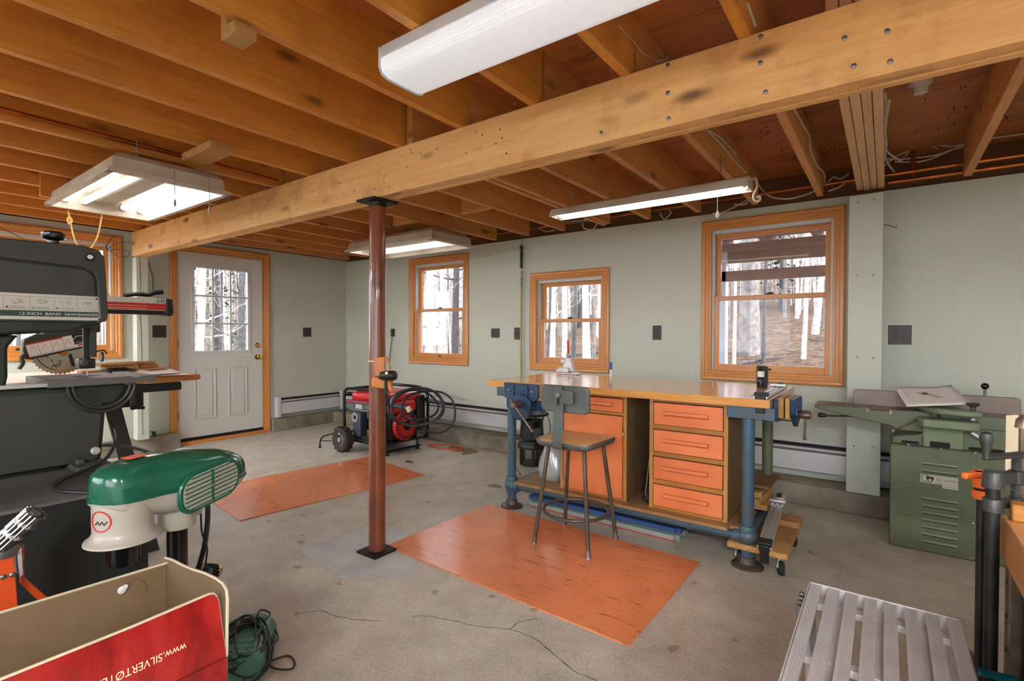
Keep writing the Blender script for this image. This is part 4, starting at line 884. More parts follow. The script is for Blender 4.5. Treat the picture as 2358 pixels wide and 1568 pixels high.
# ================================================================ stool
sx,sy=-1.432,2.572
st=thing('workshop_stool','grey steel workshop stool with plywood seat and footrest ring','stool',(sx,sy,0))
def seatring(hw,r,z): return [Vector((sx+a,sy+b,z+.012*(((a*1.0)/.18)**2)-.004*(1 if b>.1 else 0))) for a,b in rrect(2*hw,2*hw,r,6)]
g=G(); g.loft([seatring(.168,.05,.562),seatring(.178,.055,.57),seatring(.181,.055,.585),seatring(.178,.053,.594),seatring(.170,.05,.593),seatring(.168,.05,.588)]); build(g,'seat_pan','stool_paint',st,smooth=.7)
g=G(); g.loft([seatring(.169,.05,.586),seatring(.169,.05,.596),seatring(.165,.048,.598)]); build(g,'seat_board','seat_wood',st)
for fx,fy in((-1,-1),(1,-1),(1,1),(-1,1)):
    f=Vector((sx+fx*.173,sy+fy*.172,.004)); tp=Vector((sx+fx*.112,sy+fy*.112,.575)); g=G(); g.tube([f+(tp-f)*.06,tp],.0115,12); lg=build(g,'leg','stool_leg',st)
    g=G(); g.tube([f,f+(tp-f)*.012,f+(tp-f)*.015,f+(tp-f)*.075],[.015,.014,.0125,.0125],12); build(g,'foot_cap','galv',lg)
g=G(); g.tube([(sx+.186*math.cos(a),sy+.186*math.sin(a),.185) for a in [2*PI*i/40 for i in range(40)]],.0095,10,closed=True); build(g,'foot_ring','stool_leg',st)
# backrest: curved pad on a spring bracket
rings=[]
for s,off in((1,0),(-1,.004)):
    pass
pad=[]
for k,(ins,dy) in enumerate(((.0,.006),(.0,-.002),(.004,-.006),(.01,-.005))):
    pad.append([Vector((sx+.022+a,2.392+dy+.55*(a*a)-.03*(b+.0),.842+b+(-.095*0)*a)) for a,b in rrect(.305-2*ins,.148-2*ins,.03,5)])
g=G(); g.loft(pad); build(g,'backrest','stool_paint',st,smooth=.8)
q=[Vector((sx-.002,2.50,.566)),Vector((sx-.002,2.42,.562)),Vector((sx-.002,2.378,.572)),Vector((sx-.002,2.366,.60)),Vector((sx-.002,2.372,.68)),Vector((sx-.002,2.382,.78)),Vector((sx-.002,2.379,.86)),Vector((sx-.002,2.377,.912))]
q=spline(q,6); g=G(); wdt=.03; th=.005; rg=[]
for i,p in enumerate(q):
    t=(q[min(i+1,len(q)-1)]-q[max(i-1,0)]).normalized(); nn=Vector((1,0,0)).cross(t).normalized(); ww=wdt*(1 if i<len(q)-3 else .8)
    rg.append([p+Vector((ww,0,0))+nn*th/2,p-Vector((ww,0,0))+nn*th/2,p-Vector((ww,0,0))-nn*th/2,p+Vector((ww,0,0))-nn*th/2])
g.loft(rg); br=build(g,'back_bracket','stool_paint',st,bevel=.001)
g=G(); g.prism(rrect(.115,.075,.014,4),(sx+.03,2.3845,.855),(1,0,0),(0,0,1),(0,-.005,0)); build(g,'mounting_plate','stool_paint',st,bevel=.002)
g=G(); g.lathe([(.014,0),(.014,.004),(.009,.005),(.009,.013),(.004,.015)],(sx-.002,2.374,.862),(0,-1,0),12); build(g,'bolt','galv',br)
g=G(); g.prism(rrect(.012,.05,.006,4),(sx-.002,2.3725,.835),(1,0,0),(0,0,1),(0,.0005,0)); build(g,'bracket_slot','black_gap',br)
# ================================================================ things on the bench
# hinge jig / toggle press with red handle
o=Vector((-2.06,3.56,ZT)); t=thing('doweling_jig','small cast metal jig with upright red handle on the workbench','jig',o)
g=G(); g.bx(o+Vector((.03,0,.008)),(.14,.07,.012)); g.bx(o+Vector((.085,0,.012)),(.05,.025,.016)); build(g,'base','alu',t,bevel=.003)
g=G(); g.bx(o+Vector((-.02,-.01,.035)),(.095,.06,.04)); g.bx(o+Vector((-.075,-.01,.028)),(.04,.04,.03)); build(g,'clamp_block','alu_dull',t,bevel=.005)
g=G(); g.prism([(-.035,.05),(.06,.02),(.045,.075),(.035,.13),(-.005,.135),(-.03,.12)],o+Vector((0,-.02,0)),(1,0,0),(0,0,1),(0,.04,0)); g.bx(o+Vector((-.035,-.01,.105)),(.04,.03,.03)); build(g,'body','alu_dull',t,bevel=.004)
g=G(); g.tube([o+Vector((.008+.013*math.cos(a),-.01,.15+.018*math.sin(a))) for a in [2*PI*i/14 for i in range(14)]],.005,7,closed=True); build(g,'pivot_link','worn_steel',t)
g=G(); g.tube([o+Vector((.008,-.01,.168)),o+Vector((.006,-.01,.26)),o+Vector((.005,-.01,.275))],[.008,.0085,.006],10); build(g,'handle','print_red',t)
p=at(1405,866,z=ZT); t=thing('marker_pen','blue-capped marker standing at the back of the workbench','marker',(-1.70,3.595,ZT))
g=G(); g.lathe([(.008,0),(.008,.055)],(-1.70,3.595,ZT),n=12); build(g,'barrel','print_white',t)
g=G(); g.lathe([(.009,.0),(.0095,.05),(.007,.056)],(-1.70,3.595,ZT+.052),n=12); build(g,'cap','marker_blue',t)
o=Vector((-.615,3.41,ZT)); t=thing('small_bottle','small clear bottle of purple liquid with white cap on the workbench','bottle',o)
g=G(); g.lathe([(.021,0),(.022,.006),(.026,.05),(.024,.054),(.016,.06),(.015,.066)],o,n=18); build(g,'glass_body','clear_plastic',t)
g=G(); g.lathe([(.018,.004),(.0205,.008),(.0225,.036)],o,n=16); build(g,'liquid','bottle_liquid',t)
g=G(); g.lathe([(.02,.066),(.02,.096),(.018,.1)],o,n=18); build(g,'cap','print_white',t)
g=G(); g.lathe([(.016,.1),(.021,.115),(.024,.135),(.022,.135),(.014,.104)],o,n=18); build(g,'clear_nozzle','clear_plastic',t)
g=G(); b=Vector((-.625,3.475,ZT)); g.box((b.x-.026,b.y-.006,b.z),(b.x+.034,b.y+.03,b.z+.125)); t=build(g,'black_tin',"black_plastic",bevel=.003); tag(t,'upright black ribbed box behind the small bottle on the workbench','box')
for k in range(9): g=G(); g.box((b.x-.028,b.y-.008,b.z+.012+.0125*k),(b.x+.036,b.y+.032,b.z+.017+.0125*k)); build(g,'rib','black_plastic',t)
def clamp_guide(name,a,b,label,flip=1):
    a,b=Vector(a),Vector(b); d=(b-a).normalized(); s=d.cross(Vector((0,0,1))).normalized(); up=s.cross(d)
    t=thing(name,label,'clamp',a)
    sec=[(-.032,0),(.032,0),(.032,.012),(.02,.012),(.016,.007),(.008,.007),(.005,.013),(-.005,.013),(-.008,.007),(-.016,.007),(-.02,.012),(-.032,.012)]
    g=G(); g.prism(sec,a,s,up,b-a); build(g,'rail','alu',t,smooth=0)
    Mx=Matrix((s,d,up)).transposed()
    g=G(); g.bx(a+d*.03+up*.02,(.062,.06,.02),Mx); g.bx(a+d*.0-up*.035,(.042,.014,.075),Mx); g.bx(a+d*.01+up*.005,(.05,.04,.03),Mx); build(g,'clamp_head','black_plastic',t,bevel=.004)
    g=G(); g.bx(b-d*.13+up*.022,(.085,.03,.014),Mx); g.bx(b-d*.05+up*.016,(.05,.07,.01),Mx); build(g,'slide_jaw','alu',t,bevel=.003)
    g=G(); g.bx(b-d*.05+up*.025,(.028,.05,.012),Mx); build(g,'release_lever','black_plastic',t,bevel=.003)
    return t
clamp_guide('clamp_guide',(-.505,2.79,ZT+.003),(-.515,3.5,ZT+.003),'aluminium edge clamp rail lying on the right end of the workbench')
clamp_guide('clamp_guide',(-.465,2.70,.158),(-.505,3.42,.222),'aluminium edge clamp rail leaning on the dolly under the workbench')
g=G(); g.tube(spline([at(1730,909,z=ZT+.004),at(1745,910,z=ZT+.004),at(1758,905,z=ZT+.012)],5),.002,5); tag(build(g,'hex_key','steel'),'thin bent hex key on the front right of the workbench','hex key')
# ================================================================ things under the bench
# insect trap
o=Vector((-2.61,3.86,0)); t=thing('insect_trap','black cylindrical insect trap with domed lid behind the workbench leg','insect trap',o)
g=G(); g.lathe([(.105,.0),(.112,.005),(.112,.02),(.11,.022)],o,n=24); build(g,'base','black_plastic',t)
for a in range(5): 
    an=a*2*PI/5+.4; g=G(); c=o+Vector((.11*math.cos(an),.11*math.sin(an),.085)); g.bx(c,(.012,.025,.15),Matrix.Rotation(an,3,'Z')); build(g,'strut','black_plastic',t)
g=G(); g.lathe([(.105,.02),(.104,.155)],o,n=24); build(g,'catch_jar','clear_plastic',t)
g=G(); g.lathe([(.1,.0),(.132,.155),(.134,.185),(.128,.2),(.118,.205),(.115,.22),(.12,.23),(.105,.24),(.102,.39),(.106,.395),(.106,.41),(.1,.41),(.098,.3),(.05,.3)][1:],o,n=28); build(g,'body','black_plastic',t)
g=G(); g.lathe([(.155,.455),(.158,.462),(.15,.475),(.1,.49),(.07,.50),(.06,.515),(.012,.525)],o,n=28); build(g,'lid','black_plastic',t)
for an in(.5,2.6,4.7): g=G(); c=Vector((math.cos(an)*.098,math.sin(an)*.098,0)); g.tube([o+c+Vector((0,0,.4)),o+c*1.1+Vector((0,0,.46))],.007,8); build(g,'lid_post','black_plastic',t)
for sgn in(-1,1):
    d=Vector((Rv.x,Rv.y,0))*sgn; q=[o+d*.14+Vector((0,0,.455)),o+d*.165+Vector((0,0,.38)),o+d*.165+Vector((0,0,.28)),o+d*.14+Vector((0,0,.235)),o+d*.11+Vector((0,0,.25)),o+d*.1+Vector((0,0,.36))]
    g=G(); g.tube(spline(q,5),.004,6); build(g,'wire_handle','black_plastic',t)
g=G(); c=o+Vector((-F_.x*.105,-F_.y*.105,.3)) ; g.bx(c+Rv*.045,(.07,.004,.1),Matrix.Rotation(YAW+.45,3,'Z')); build(g,'warning_label','ink_grey',t)
# plastic bag with bin
o=Vector((-1.83,2.98,.197)); g=G(); rings=[]
for k,(z,r) in enumerate(((0,.075),(.02,.105),(.07,.115),(.14,.1),(.2,.08),(.25,.055),(.29,.035),(.31,.05))):
    rings.append([o+Vector((math.cos(a)*r*(1+.28*noise.noise(Vector((math.cos(a)*2,math.sin(a)*2,z*9)))),math.sin(a)*r*(.8+.3*noise.noise(Vector((math.cos(a)*2,math.sin(a)*2,z*9+4)))),z)) for a in [2*PI*i/22 for i in range(22)]])
g.loft(rings,cap=False); tag(build(g,'plastic_bag','bag_plastic',smooth=1.2),'crumpled translucent plastic bag on the left end of the shelf','plastic bag')
t=thing('storage_bin','pale green plastic bin on the shelf beside the bag','bin',(-1.77,3.18,.197)); g=G()
g.loft([[Vector((-1.77+a,3.18+b,z)) for a,b in rrect(w1,w1*1.2,.02,3)] for z,w1 in((.198,.12),(.36,.14),(.365,.15),(.375,.15),(.375,.138),(.21,.115))]); build(g,'tub','green_plastic',t)
g=G(); g.bx((-1.80,2.96,.215),(.06,.05,.03)); tag(build(g,'green_tag','needles',bevel=.006),'small bright green packet inside the plastic bag','packet')
g=G(); g.tube([at(1192,1081,z=.2),at(1198,1092,z=.2)],.006,8); tag(build(g,'pencil_stub','black_plastic'),'short dark stick lying left of the shelf','stick')
# foam sheets under the bench
for k,(x0,x1,y0,y1,z0,z1,m,l) in enumerate(((-1.97,-.975,2.905,3.42,.004,.034,'foam_grey','lower grey foam floor tile with red edge under the workbench'),(-1.99,-.98,2.94,3.46,.036,.062,'foam_blue','upper blue interlocking foam floor tile under the workbench'))):
    poly=[(x0,y0),(x1,y0)]; n=5; dy=(y1-y0)/n
    for i in range(n): poly+=[(x1,y0+dy*i+.2*dy),(x1+.03,y0+dy*i+.1*dy),(x1+.03,y0+dy*i+.65*dy),(x1,y0+dy*i+.55*dy)]
    poly+=[(x1,y1),(x0,y1)]
    for i in range(n-1,-1,-1): poly+=[(x0,y0+dy*i+.6*dy),(x0-.028,y0+dy*i+.68*dy),(x0-.028,y0+dy*i+.12*dy),(x0,y0+dy*i+.2*dy)]
    g=G(); g.prism(poly,(0,0,z0),(1,0,0),(0,1,0),(0,0,z1-z0)); t=build(g,'foam_tile',m); tag(t,l,'foam tile','foam tiles under the workbench')
    if k==0: g=G(); g.box((x0,y0-.002,.002),(x1,y0,.008)); build(g,'red_edge','print_red',t,smooth=0)
# dolly
dl=thing('furniture_dolly','small wooden dolly on black casters under the right end of the workbench','dolly',(-.52,3.05,0))
for x0,x1,y0,y1,z0,z1 in((-.655,-.375,2.775,2.935,.095,.125),(-.655,-.378,2.94,3.2,.095,.122),(-.655,-.378,3.2,3.345,.095,.15)): g=G(); g.box((x0,y0,z0),(x1,y1,z1)); build(g,'deck_board','scrap_wood',dl,bevel=.006)
for x,y in((-.415,2.84),(-.415,3.27),(-.615,2.86),(-.615,3.27)):
    g=G(); c=Vector((x+.005,y-.02,.036)); g.lathe([(.02,-.012),(.034,-.011),(.036,-.006),(.036,.006),(.034,.011),(.02,.012)],c,(.9,.35,0),20); cs=build(g,'caster','black_rubber',dl)
    g=G(); g.box((x-.022,y-.022,.088),(x+.022,y+.022,.094)); 
    for s in(-.016,.016): g.tube([(x,y,.088),Vector(c)+Vector((.9,.35,0)).normalized()*s],[.014,.008],8)
    build(g,'fork','galv',cs)
# lumber offcuts on the shelf
for i,(x,y,z,sx_,sy_,sz_,a) in enumerate(((-.635,3.33,.211,.19,.34,.03,.05),(-.645,3.30,.242,.17,.3,.03,-.06),(-.655,3.32,.274,.15,.3,.032,.1),(-.625,3.36,.318,.2,.32,.016,-.04))):
    g=G(); g.bx((x,y,z),(sx_,sy_,sz_),Matrix.Rotation(a,3,'Z')); tag(build(g,'lumber_offcut','scrap_wood' if i!=3 else 'dark_wood',bevel=.003),('bottom board of the offcut stack on the right of the shelf','second board up in the offcut stack on the shelf','third board up in the offcut stack on the shelf','wide top board of the offcut stack on the shelf')[i],'board','offcut boards on the bench shelf')
# tools in the gap between the cabinets
g=G(); g.tube([(-1.21,3.05,.21),(-1.12,3.3,.75)],.014,8); tag(build(g,'dark_rod','black_paint'),'dark rod leaning in the gap between the cabinets','rod')
t=thing('hand_saw','black-handled hand saw standing in the gap between the cabinets','saw',(-1.13,2.88,.2))
g=G(); g.tube([(-1.125,2.87,.215),(-1.12,2.93,.3)],[.022,.016],12); build(g,'handle','black_rubber',t)
g=G(); g.prism([(0,0),(.06,.0),(.03,.28),(.01,.28)],(-1.135,2.86,.21),(.0,1,0),(0,.25,.97),(.002,0,0)); build(g,'blade','steel',t)
# ================================================================ cord holder on the column
pc=Vector((-2.258,1.818,0)); out=Vector((.78,-.626,0)); rt=Vector((Rv.x,Rv.y,0)); up=Vector((0,0,1))
def cpt(px,py,off=.05): 
    # plane through the column axis facing the room, moved out by off
    o=pc+out*off; n=-Vector((F_.x,F_.y,0)).normalized(); d=F_+CR*((px-W_/2)/FPX)-CU*((py-H_/2)/FPX); s=(o-CAM).dot(n)/d.dot(n); return CAM+d*s
nf=-Vector((F_.x,F_.y,0)).normalized()
t=thing('cord_holder','orange plastic cord winder zip-tied to the steel column','cord holder',cpt(880,860))
def plate(pxs,off,th,name,m,par,bev=.002):
    P=[cpt(a,b,off) for a,b in pxs]; o=P[0]; poly=[((p-o).dot(rt),(p-o).dot(up)) for p in P]; g=G(); g.prism(poly,o,rt,up,nf*th); return build(g,name,m,par,bevel=bev)
plate([(862,824),(866,822),(886,821),(889,832),(886,840),(891,862),(882,870),(868,866),(862,845)],.052,.012,'back_plate','orange_plastic',t,.004)
g=G(); g.tube(spline([cpt(884,823,.058),cpt(892,825,.058),cpt(896,840,.058),cpt(899,858,.058)],5),.0055,8); build(g,'side_handle','orange_plastic',t)
plate([(864,864),(875,868),(893,874),(908,872),(905,882),(896,895),(884,893),(866,891),(860,888),(861,872)],.055,.05,'cord_cradle','orange_plastic',t,.008)
g=G(); g.lathe([(.013,0),(.012,.06),(.008,.075)],cpt(897,880,.1),(nf+rt*.4+Vector((0,0,-.7))),12); build(g,'hook','orange_plastic',t)
g=G(); a=[2*PI*i/30 for i in range(30)]; g.tube([Vector((pc.x+.0475*math.cos(x),pc.y+.0475*math.sin(x),cpt(865,831,0).z)) for x in a],.0035,6,closed=True); build(g,'zip_tie','print_white',t)
t=thing('power_connector','black locking power connector resting in the orange holder','connector',cpt(893,866,.1))
g=G(); c=cpt(893,865,.105); ax=(rt*.9+Vector((0,0,.05))+nf*.3).normalized(); g.lathe([(.012,-.05),(.022,-.04),(.026,-.01),(.027,.03),(.024,.045),(.016,.05)],c,ax,20); build(g,'shell','black_plastic',t)
g=G(); g.ball(cpt(890,859,.14),.007); build(g,'indicator','led_red',t)
g=G(); g.tube(spline([cpt(888,868,.11),cpt(888,890,.115),cpt(889,905,.115),cpt(892,922,.1),cpt(897,934,.06)],5),.008,8); build(g,'cable','cord_black',t)
# ================================================================ generator
gx0,gx1,gy0_,gy1_=-4.5,-3.85,3.2,3.75
gn=thing('generator','red and black portable generator with wheels in the room corner','generator',((gx0+gx1)/2,(gy0_+gy1_)/2,0))
def gt(pts,r=.0155,name='frame_tube',m='black_gloss',k=5): g=G(); g.tube(spline(pts,k),r,10); return build(g,name,m,gn)
for yy in(gy0_,gy1_):
    q=[(gx0,yy,.12)]+[(gx0,yy,.55)]+[(gx0+.03,yy,.615),(gx0+.1,yy,.632)]+[(gx1-.15,yy,.632),(gx1-.05,yy,.60),(gx1,yy,.53)]+[(gx1,yy,.2),(gx1-.015,yy,.14),(gx1-.08,yy,.115),(gx0+.08,yy,.115)]
    fr=gt(q)
gt([(gx0,gy0_,.118),(gx0,gy1_,.118)]); gt([(gx1-.06,gy0_,.118),(gx1-.06,gy1_,.118)]); gt([(gx0+.1,gy0_,.632),(gx0+.1,gy1_,.632)])
gt([(gx0+.01,gy0_,.56),(gx0+.01,gy1_,.56)],.012)
# tank
def tr(z,e,r=.06): return [Vector((-4.17+a,3.475+b,z)) for a,b in rrect(.56-2*e,.5-2*e,r,5)]
g=G(); g.loft([tr(.50,.02),tr(.52,.0),tr(.575,.0),tr(.60,.03),tr(.615,.09),tr(.62,.15,.04)]); tk=build(g,'fuel_tank','gen_red',gn,smooth=1)
g=G(); g.lathe([(.035,.0),(.035,.025),(.028,.03)],(-4.05,3.4,.615),n=18); build(g,'fuel_cap','black_plastic',tk)
g=G(); g.box((-4.47,3.19,.43),(-3.87,3.215,.52)); cp=build(g,'control_panel','muffler_blue',gn,bevel=.004)
for k in range(4): g=G(); g.box((-4.44+.14*k,3.186,.44),(-4.33+.14*k,3.19,.485)); build(g,'panel_label','label_silver' if k%2 else 'ink_grey',cp,smooth=0)
g=G(); g.box((-4.46,3.186,.5),(-4.1,3.19,.512)); build(g,'warning_stripe','print_red',cp,smooth=0)
# alternator, engine, muffler
g=G(); g.lathe([(.06,-.16),(.12,-.15),(.125,.1),(.1,.12)],(-4.2,3.45,.28),(1,0,0),20); build(g,'alternator','black_plastic',gn)
g=G(); g.box((-4.08,3.28,.13),(-3.9,3.66,.42)); build(g,'engine_block','black_paint',gn,bevel=.02)
g=G(); g.box((-4.05,3.215,.14),(-3.91,3.28,.42)); build(g,'air_cleaner','black_plastic',gn,bevel=.015)
for k in range(6): g=G(); g.box((-4.045,3.208,.30+.018*k),(-3.915,3.216,.308+.018*k)); build(g,'fin','black_plastic',gn)
g=G(); g.box((-4.04,3.209,.145),(-3.92,3.2145,.28)); wl_=build(g,'warning_label','black_gap',gn)
g=G(); g.box((-4.04,3.2075,.265),(-3.92,3.209,.28)); build(g,'label_header','print_red',wl_,smooth=0)
for i in range(2):
    for j in range(3): g=G(); g.box((-3.99+.035*i,3.2078,.155+.034*j),(-3.963+.035*i,3.209,.18+.034*j)); build(g,'label_picture','print_cream',wl_,smooth=0)
rc=Vector((-3.88,3.47,.275)); g=G(); g.lathe([(.15,-.09),(.152,.0),(.148,.015),(.14,.022),(.1,.03),(.09,.032)],rc,(1,0,0),32); rs=build(g,'recoil_cover','engine_red',gn)
for k in range(26): 
    a=2*PI*k/26; g=G(); dvec=Vector((0,math.cos(a),math.sin(a))); g.bx(rc+dvec*.115+Vector((.026,0,0)),(.006,.012,.042),Matrix((Vector((1,0,0)),Vector((0,0,0))-Vector((1,0,0)).cross(dvec)*-1,dvec)).transposed()); build(g,'vent_slot','black_gap',rs)
g=G(); g.lathe([(.05,0),(.045,.008),(.0,.01)],rc+Vector((.03,0,0)),(1,0,0),20); build(g,'recoil_badge','black_gap',rs)
g=G(); g.box((-3.99,3.3,.40),(-3.87,3.62,.52)); build(g,'rear_tank_panel','gen_red',gn,bevel=.03,seg=4)
g=G(); g.box((-3.94,3.63,.2),(-3.87,3.74,.56)); build(g,'air_box','black_plastic',gn,bevel=.015)
g=G(); g.box((-4.37,3.2,.15),(-4.25,3.30,.40)); mf=build(g,'muffler','muffler_blue',gn,bevel=.02)
g=G(); g.lathe([(.045,0),(.047,.006),(.03,.008),(.028,.002)],(-4.325,3.2,.345),(0,-1,0),24); build(g,'exhaust_ring','alu',mf); g=G(); g.lathe([(.028,0),(.02,.0015)],(-4.325,3.199,.345),(0,-1,0),20); build(g,'exhaust_hole','black_gap',mf)
g=G(); g.box((-4.48,3.22,.11),(-3.87,3.72,.13)); build(g,'base_tray','black_paint',gn)
# wheels with treads
for yy in(3.125,3.83):
    g=G(); c=Vector((-4.42,yy,.125)); prof=[(.07,-.045),(.1,-.05),(.118,-.042),(.125,-.02),(.125,.02),(.118,.042),(.1,.05),(.07,.045)]; g.lathe(prof,c,(0,1,0),32); wh=build(g,'wheel_tire','tire',gn)
    g=G()
    for k in range(28):
        a=2*PI*k/28; d_=Vector((math.cos(a),0,math.sin(a))); g.bx(c+d_*.125+Vector((0,.016*(1 if k%2 else -1),0)),(.012,.05,.016),Matrix((d_.cross(Vector((0,1,0))),Vector((0,1,0)),d_)).transposed())
    build(g,'tread_lugs','tire',wh,kind='stuff')
    s=-1 if yy<3.4 else 1; g=G(); g.lathe([(.07,.0),(.072,.02),(.06,.03),(.055,.015),(.03,.012),(.024,.03),(.01,.034)],c+Vector((0,s*.02,0)),(0,s,0),24); build(g,'hub','chrome',wh)
gt([(-4.42,3.1,.125),(-4.42,3.86,.125)],.01,'axle')
g=G(); g.lathe([(.03,.0),(.036,.1),(.03,.11)],(-4.44,3.32,.13),n=14); build(g,'axle_bracket','black_plastic',gn)
# fold-down handle resting on the floor
for yy in(3.05,3.3):
    q=[(-4.4,yy+.1,.2),(-4.6,yy+.05,.155),(-4.70,yy+.03,.12),(-4.73,yy+.02,.07),(-4.735,yy+.02,.014)]
    gt(q,.008,'folding_handle'); g=G(); g.ball((-4.735,yy+.02,.014),.014); build(g,'handle_tip','black_rubber',gn)
gt([(-4.66,3.09,.14),(-4.66,3.34,.14)],.006,'handle_brace'); gt([(-4.55,3.11,.165),(-4.55,3.36,.165)],.006,'handle_brace'); gt([(-4.72,3.07,.08),(-4.5,3.1,.1),(-4.42,3.12,.11)],.005,'handle_brace')
# front feet and side handles
for yy in(3.26,3.66):
    gt([(-3.91,yy,.118),(-3.91,yy,.03)],.013,'stand_leg'); g=G(); g.lathe([(.022,0),(.022,.02),(.015,.028)],(-3.91,yy,.0),n=14); build(g,'rubber_foot','black_rubber',gn)
gt([(-3.91,3.22,.035),(-3.91,3.7,.035)],.012,'foot_bar')
for yy in(3.24,3.71):
    gt([(-3.85,yy,.52),(-3.78,yy,.51)],.013,'handle_stub'); g=G(); g.tube([(-3.78,yy,.51),(-3.57,yy,.495)],.019,14); build(g,'handle_grip','muffler_blue',gn)
# ---- heavy power cord coiled on the generator handles
pcd=thing('coiled_cable','heavy black generator cord coiled over the generator handles','cord',(-3.75,3.4,.4))
def gp(px,py,dep): d=F_+CR*((px-W_/2)/FPX)-CU*((py-H_/2)/FPX); return CAM+d*dep
lp=[(897,934,4.2),(905,915,4.45),(930,900,4.6),(965,894,4.72),(1000,902,4.8),(1020,925,4.8),(1018,955,4.75),(985,975,4.7),(940,980,4.65),(905,965,4.6),(893,940,4.6),(905,912,4.65),(940,896,4.7),(985,895,4.8),(1012,915,4.85),(1018,945,4.82),(1000,968,4.78),(960,978,4.72),(920,972,4.68),(902,950,4.66),(908,922,4.7),(940,900,4.75),(980,903,4.82),(1008,930,4.85),(1000,955,4.8),(960,968,4.7),(930,960,4.66),(926,935,4.66),(940,912,4.7),(975,902,4.78),(1015,903,4.84),(1040,920,4.84),(1048,950,4.82),(1040,980,4.8),(1015,996,4.76),(985,992,4.72),(962,975,4.68),(952,962,4.66)]
g=G(); g.tube(spline([gp(*p) for p in lp],6),.0105,8); build(g,'cable','cord_black',pcd)
a,b=gp(940,940,4.64),gp(952,962,4.66); g=G(); dd_=(b-a).normalized(); g.tube([a+dd_*.03,a+dd_*.05,b-dd_*.02,b],[.02,.026,.022,.012],12); pl=build(g,'plug','black_rubber',pcd)
g=G(); g.tube([a-dd_*.012,a+dd_*.032],.025,6); build(g,'plug_face','print_cream',pl)
# orange wire on the floor behind generator
g=G(); g.tube(spline([(-3.95,3.85,.008),(-3.75,3.98,.008),(-3.55,3.95,.008),(-3.5,3.85,.008),(-3.7,3.8,.008),(-3.9,3.82,.008)],6),.005,6); tag(build(g,'extension_wire','orange_red'),'thin orange wire lying on the floor behind the generator','wire')
# ================================================================ jointer
jt=thing('jointer','green cast iron jointer machine on louvred cabinet stand','jointer',(.25,3.75,0))
jx0,jx1,jy0,jy1,jz=.026,.60,3.6,3.92,.578
g=G(); g.box((jx0,jy0,0),(jx1,jy1,jz)); cab=build(g,'cabinet','green_machine',jt,bevel=.004)
g=G(); g.box((jx0+.002,jy0-.004,.004),(.392,jy0,.572)); fp=build(g,'access_panel','green_machine',jt,bevel=.002)
for x,y in((2092,1024),(2166,1034),(2246,1043),(2091,1106),(2091,1182),(2090,1257),(2241,1206),(2239,1287)):
    p=at(x,y,y=jy0-.004); g=G(); g.lathe([(.0065,0),(.006,.002),(.003,.0035)],p,(0,-1,0),10); build(g,'panel_screw','galv',fp)
for k,py in enumerate((1063,1080,1145,1161.5,1178,1194.5,1211,1228,1245)):
    p=at(2121,py,y=jy0-.004); q=at(2206,py+14,y=jy0-.004); z=(p.z+q.z)/2; L=q.x-p.x; g=G()
    g.loft([[Vector((p.x+i*L/8,jy0-.004-dd2*(math.sin(PI*min(max((i+.35)/8.7,0),1))**.35),z+dz)) for i in range(9)] for dd2,dz in((.0,.0095),(.006,.006),(.009,.0),(.008,-.004),(.0,-.0065))],closed=False,cap=False); build(g,'louver','green_light',fp,smooth=1.2)
    g=G(); g.box((p.x+.006,jy0-.0046,z-.0095),(q.x-.006,jy0-.004,z-.006)); build(g,'louver_slot','black_gap',fp,smooth=0)
# name plate
a=at(2119,1092,y=jy0-.004); px0,px1=.1595,.3185; pz1,pz0=.431,.372
g=G(); g.box((px0,jy0-.0055,pz0+.012),(px1,jy0-.004,pz1)); g.box((px0+.095,jy0-.0055,pz0-.006),(px1,jy0-.004,pz0+.012)); npl=build(g,'name_plate','label_silver',fp,smooth=0)
oo=(0,jy0-.0055,0); strokes([[(px0+.004,pz1-.004),(px1-.004,pz1-.004),(px1-.004,pz0+.016),(px0+.004,pz0+.016),(px0+.004,pz1-.004)]],.0012,'plate_border','ink_grey',npl,oo,(1,0,0),(0,0,1))
def bear(cx,cz,s): return [(cx+s*x,cz+s*z) for x,z in((-1,.75),(-.75,1),(-.45,.8),(0,.85),(.45,.72),(.8,.85),(1,.55),(.9,.2),(1,-.1),(.75,-.5),(.45,-.95),(0,-1.1),(-.4,-.85),(-.7,-.4),(-.98,.1),(-.9,.4))]
def bearlogo(cx,cz,s,par,o,u,v):
    g=G(); u,v,o=Vector(u),Vector(v),Vector(o); n=u.cross(v).normalized()
    P=bear(cx,cz,s); g.add([o+u*a+v*b+n*.0007 for a,b in P],[tuple(range(len(P)-1,-1,-1)) if sum(P[i][0]*P[(i+1)%len(P)][1]-P[(i+1)%len(P)][0]*P[i][1] for i in range(len(P)))<0 else tuple(range(len(P)))]); build(g,'bear_head','ink',par,smooth=0)
    g=G(); c=[(cx+s*.02+s*.4*math.cos(2*PI*i/14),cz-s*.32+s*.45*math.sin(2*PI*i/14)) for i in range(14)]; g.add([o+u*a+v*b+n*.001 for a,b in c],[tuple(range(14))]); build(g,'bear_muzzle','print_cream',par,smooth=0)
    g=G(); c=[(cx+s*.02+s*.17*math.cos(2*PI*i/10),cz-s*.25+s*.12*math.sin(2*PI*i/10)) for i in range(10)]; g.add([o+u*a+v*b+n*.0013 for a,b in c],[tuple(range(10))]); build(g,'bear_nose','ink',par,smooth=0)
    strokes([[(cx+s*(-.5+1.7*math.cos(t)*.75-.45),cz+s*(.15+1.15*math.sin(t))) for t in [R_(q) for q in range(60,290,12)]]],s*.22,'logo_swoosh','print_brown',par,o,u,v,.0005)
zc=(pz1+pz0+.012)/2; bearlogo(px0+.042,zc,.0165,npl,oo,(1,0,0),(0,0,1))
text('Grizzly','brand_name','print_brown',npl,(px0+.064,jy0-.0055,zc-.006),(1,0,0),(0,0,1),.02,.088,shear=.35,lift=.0008)
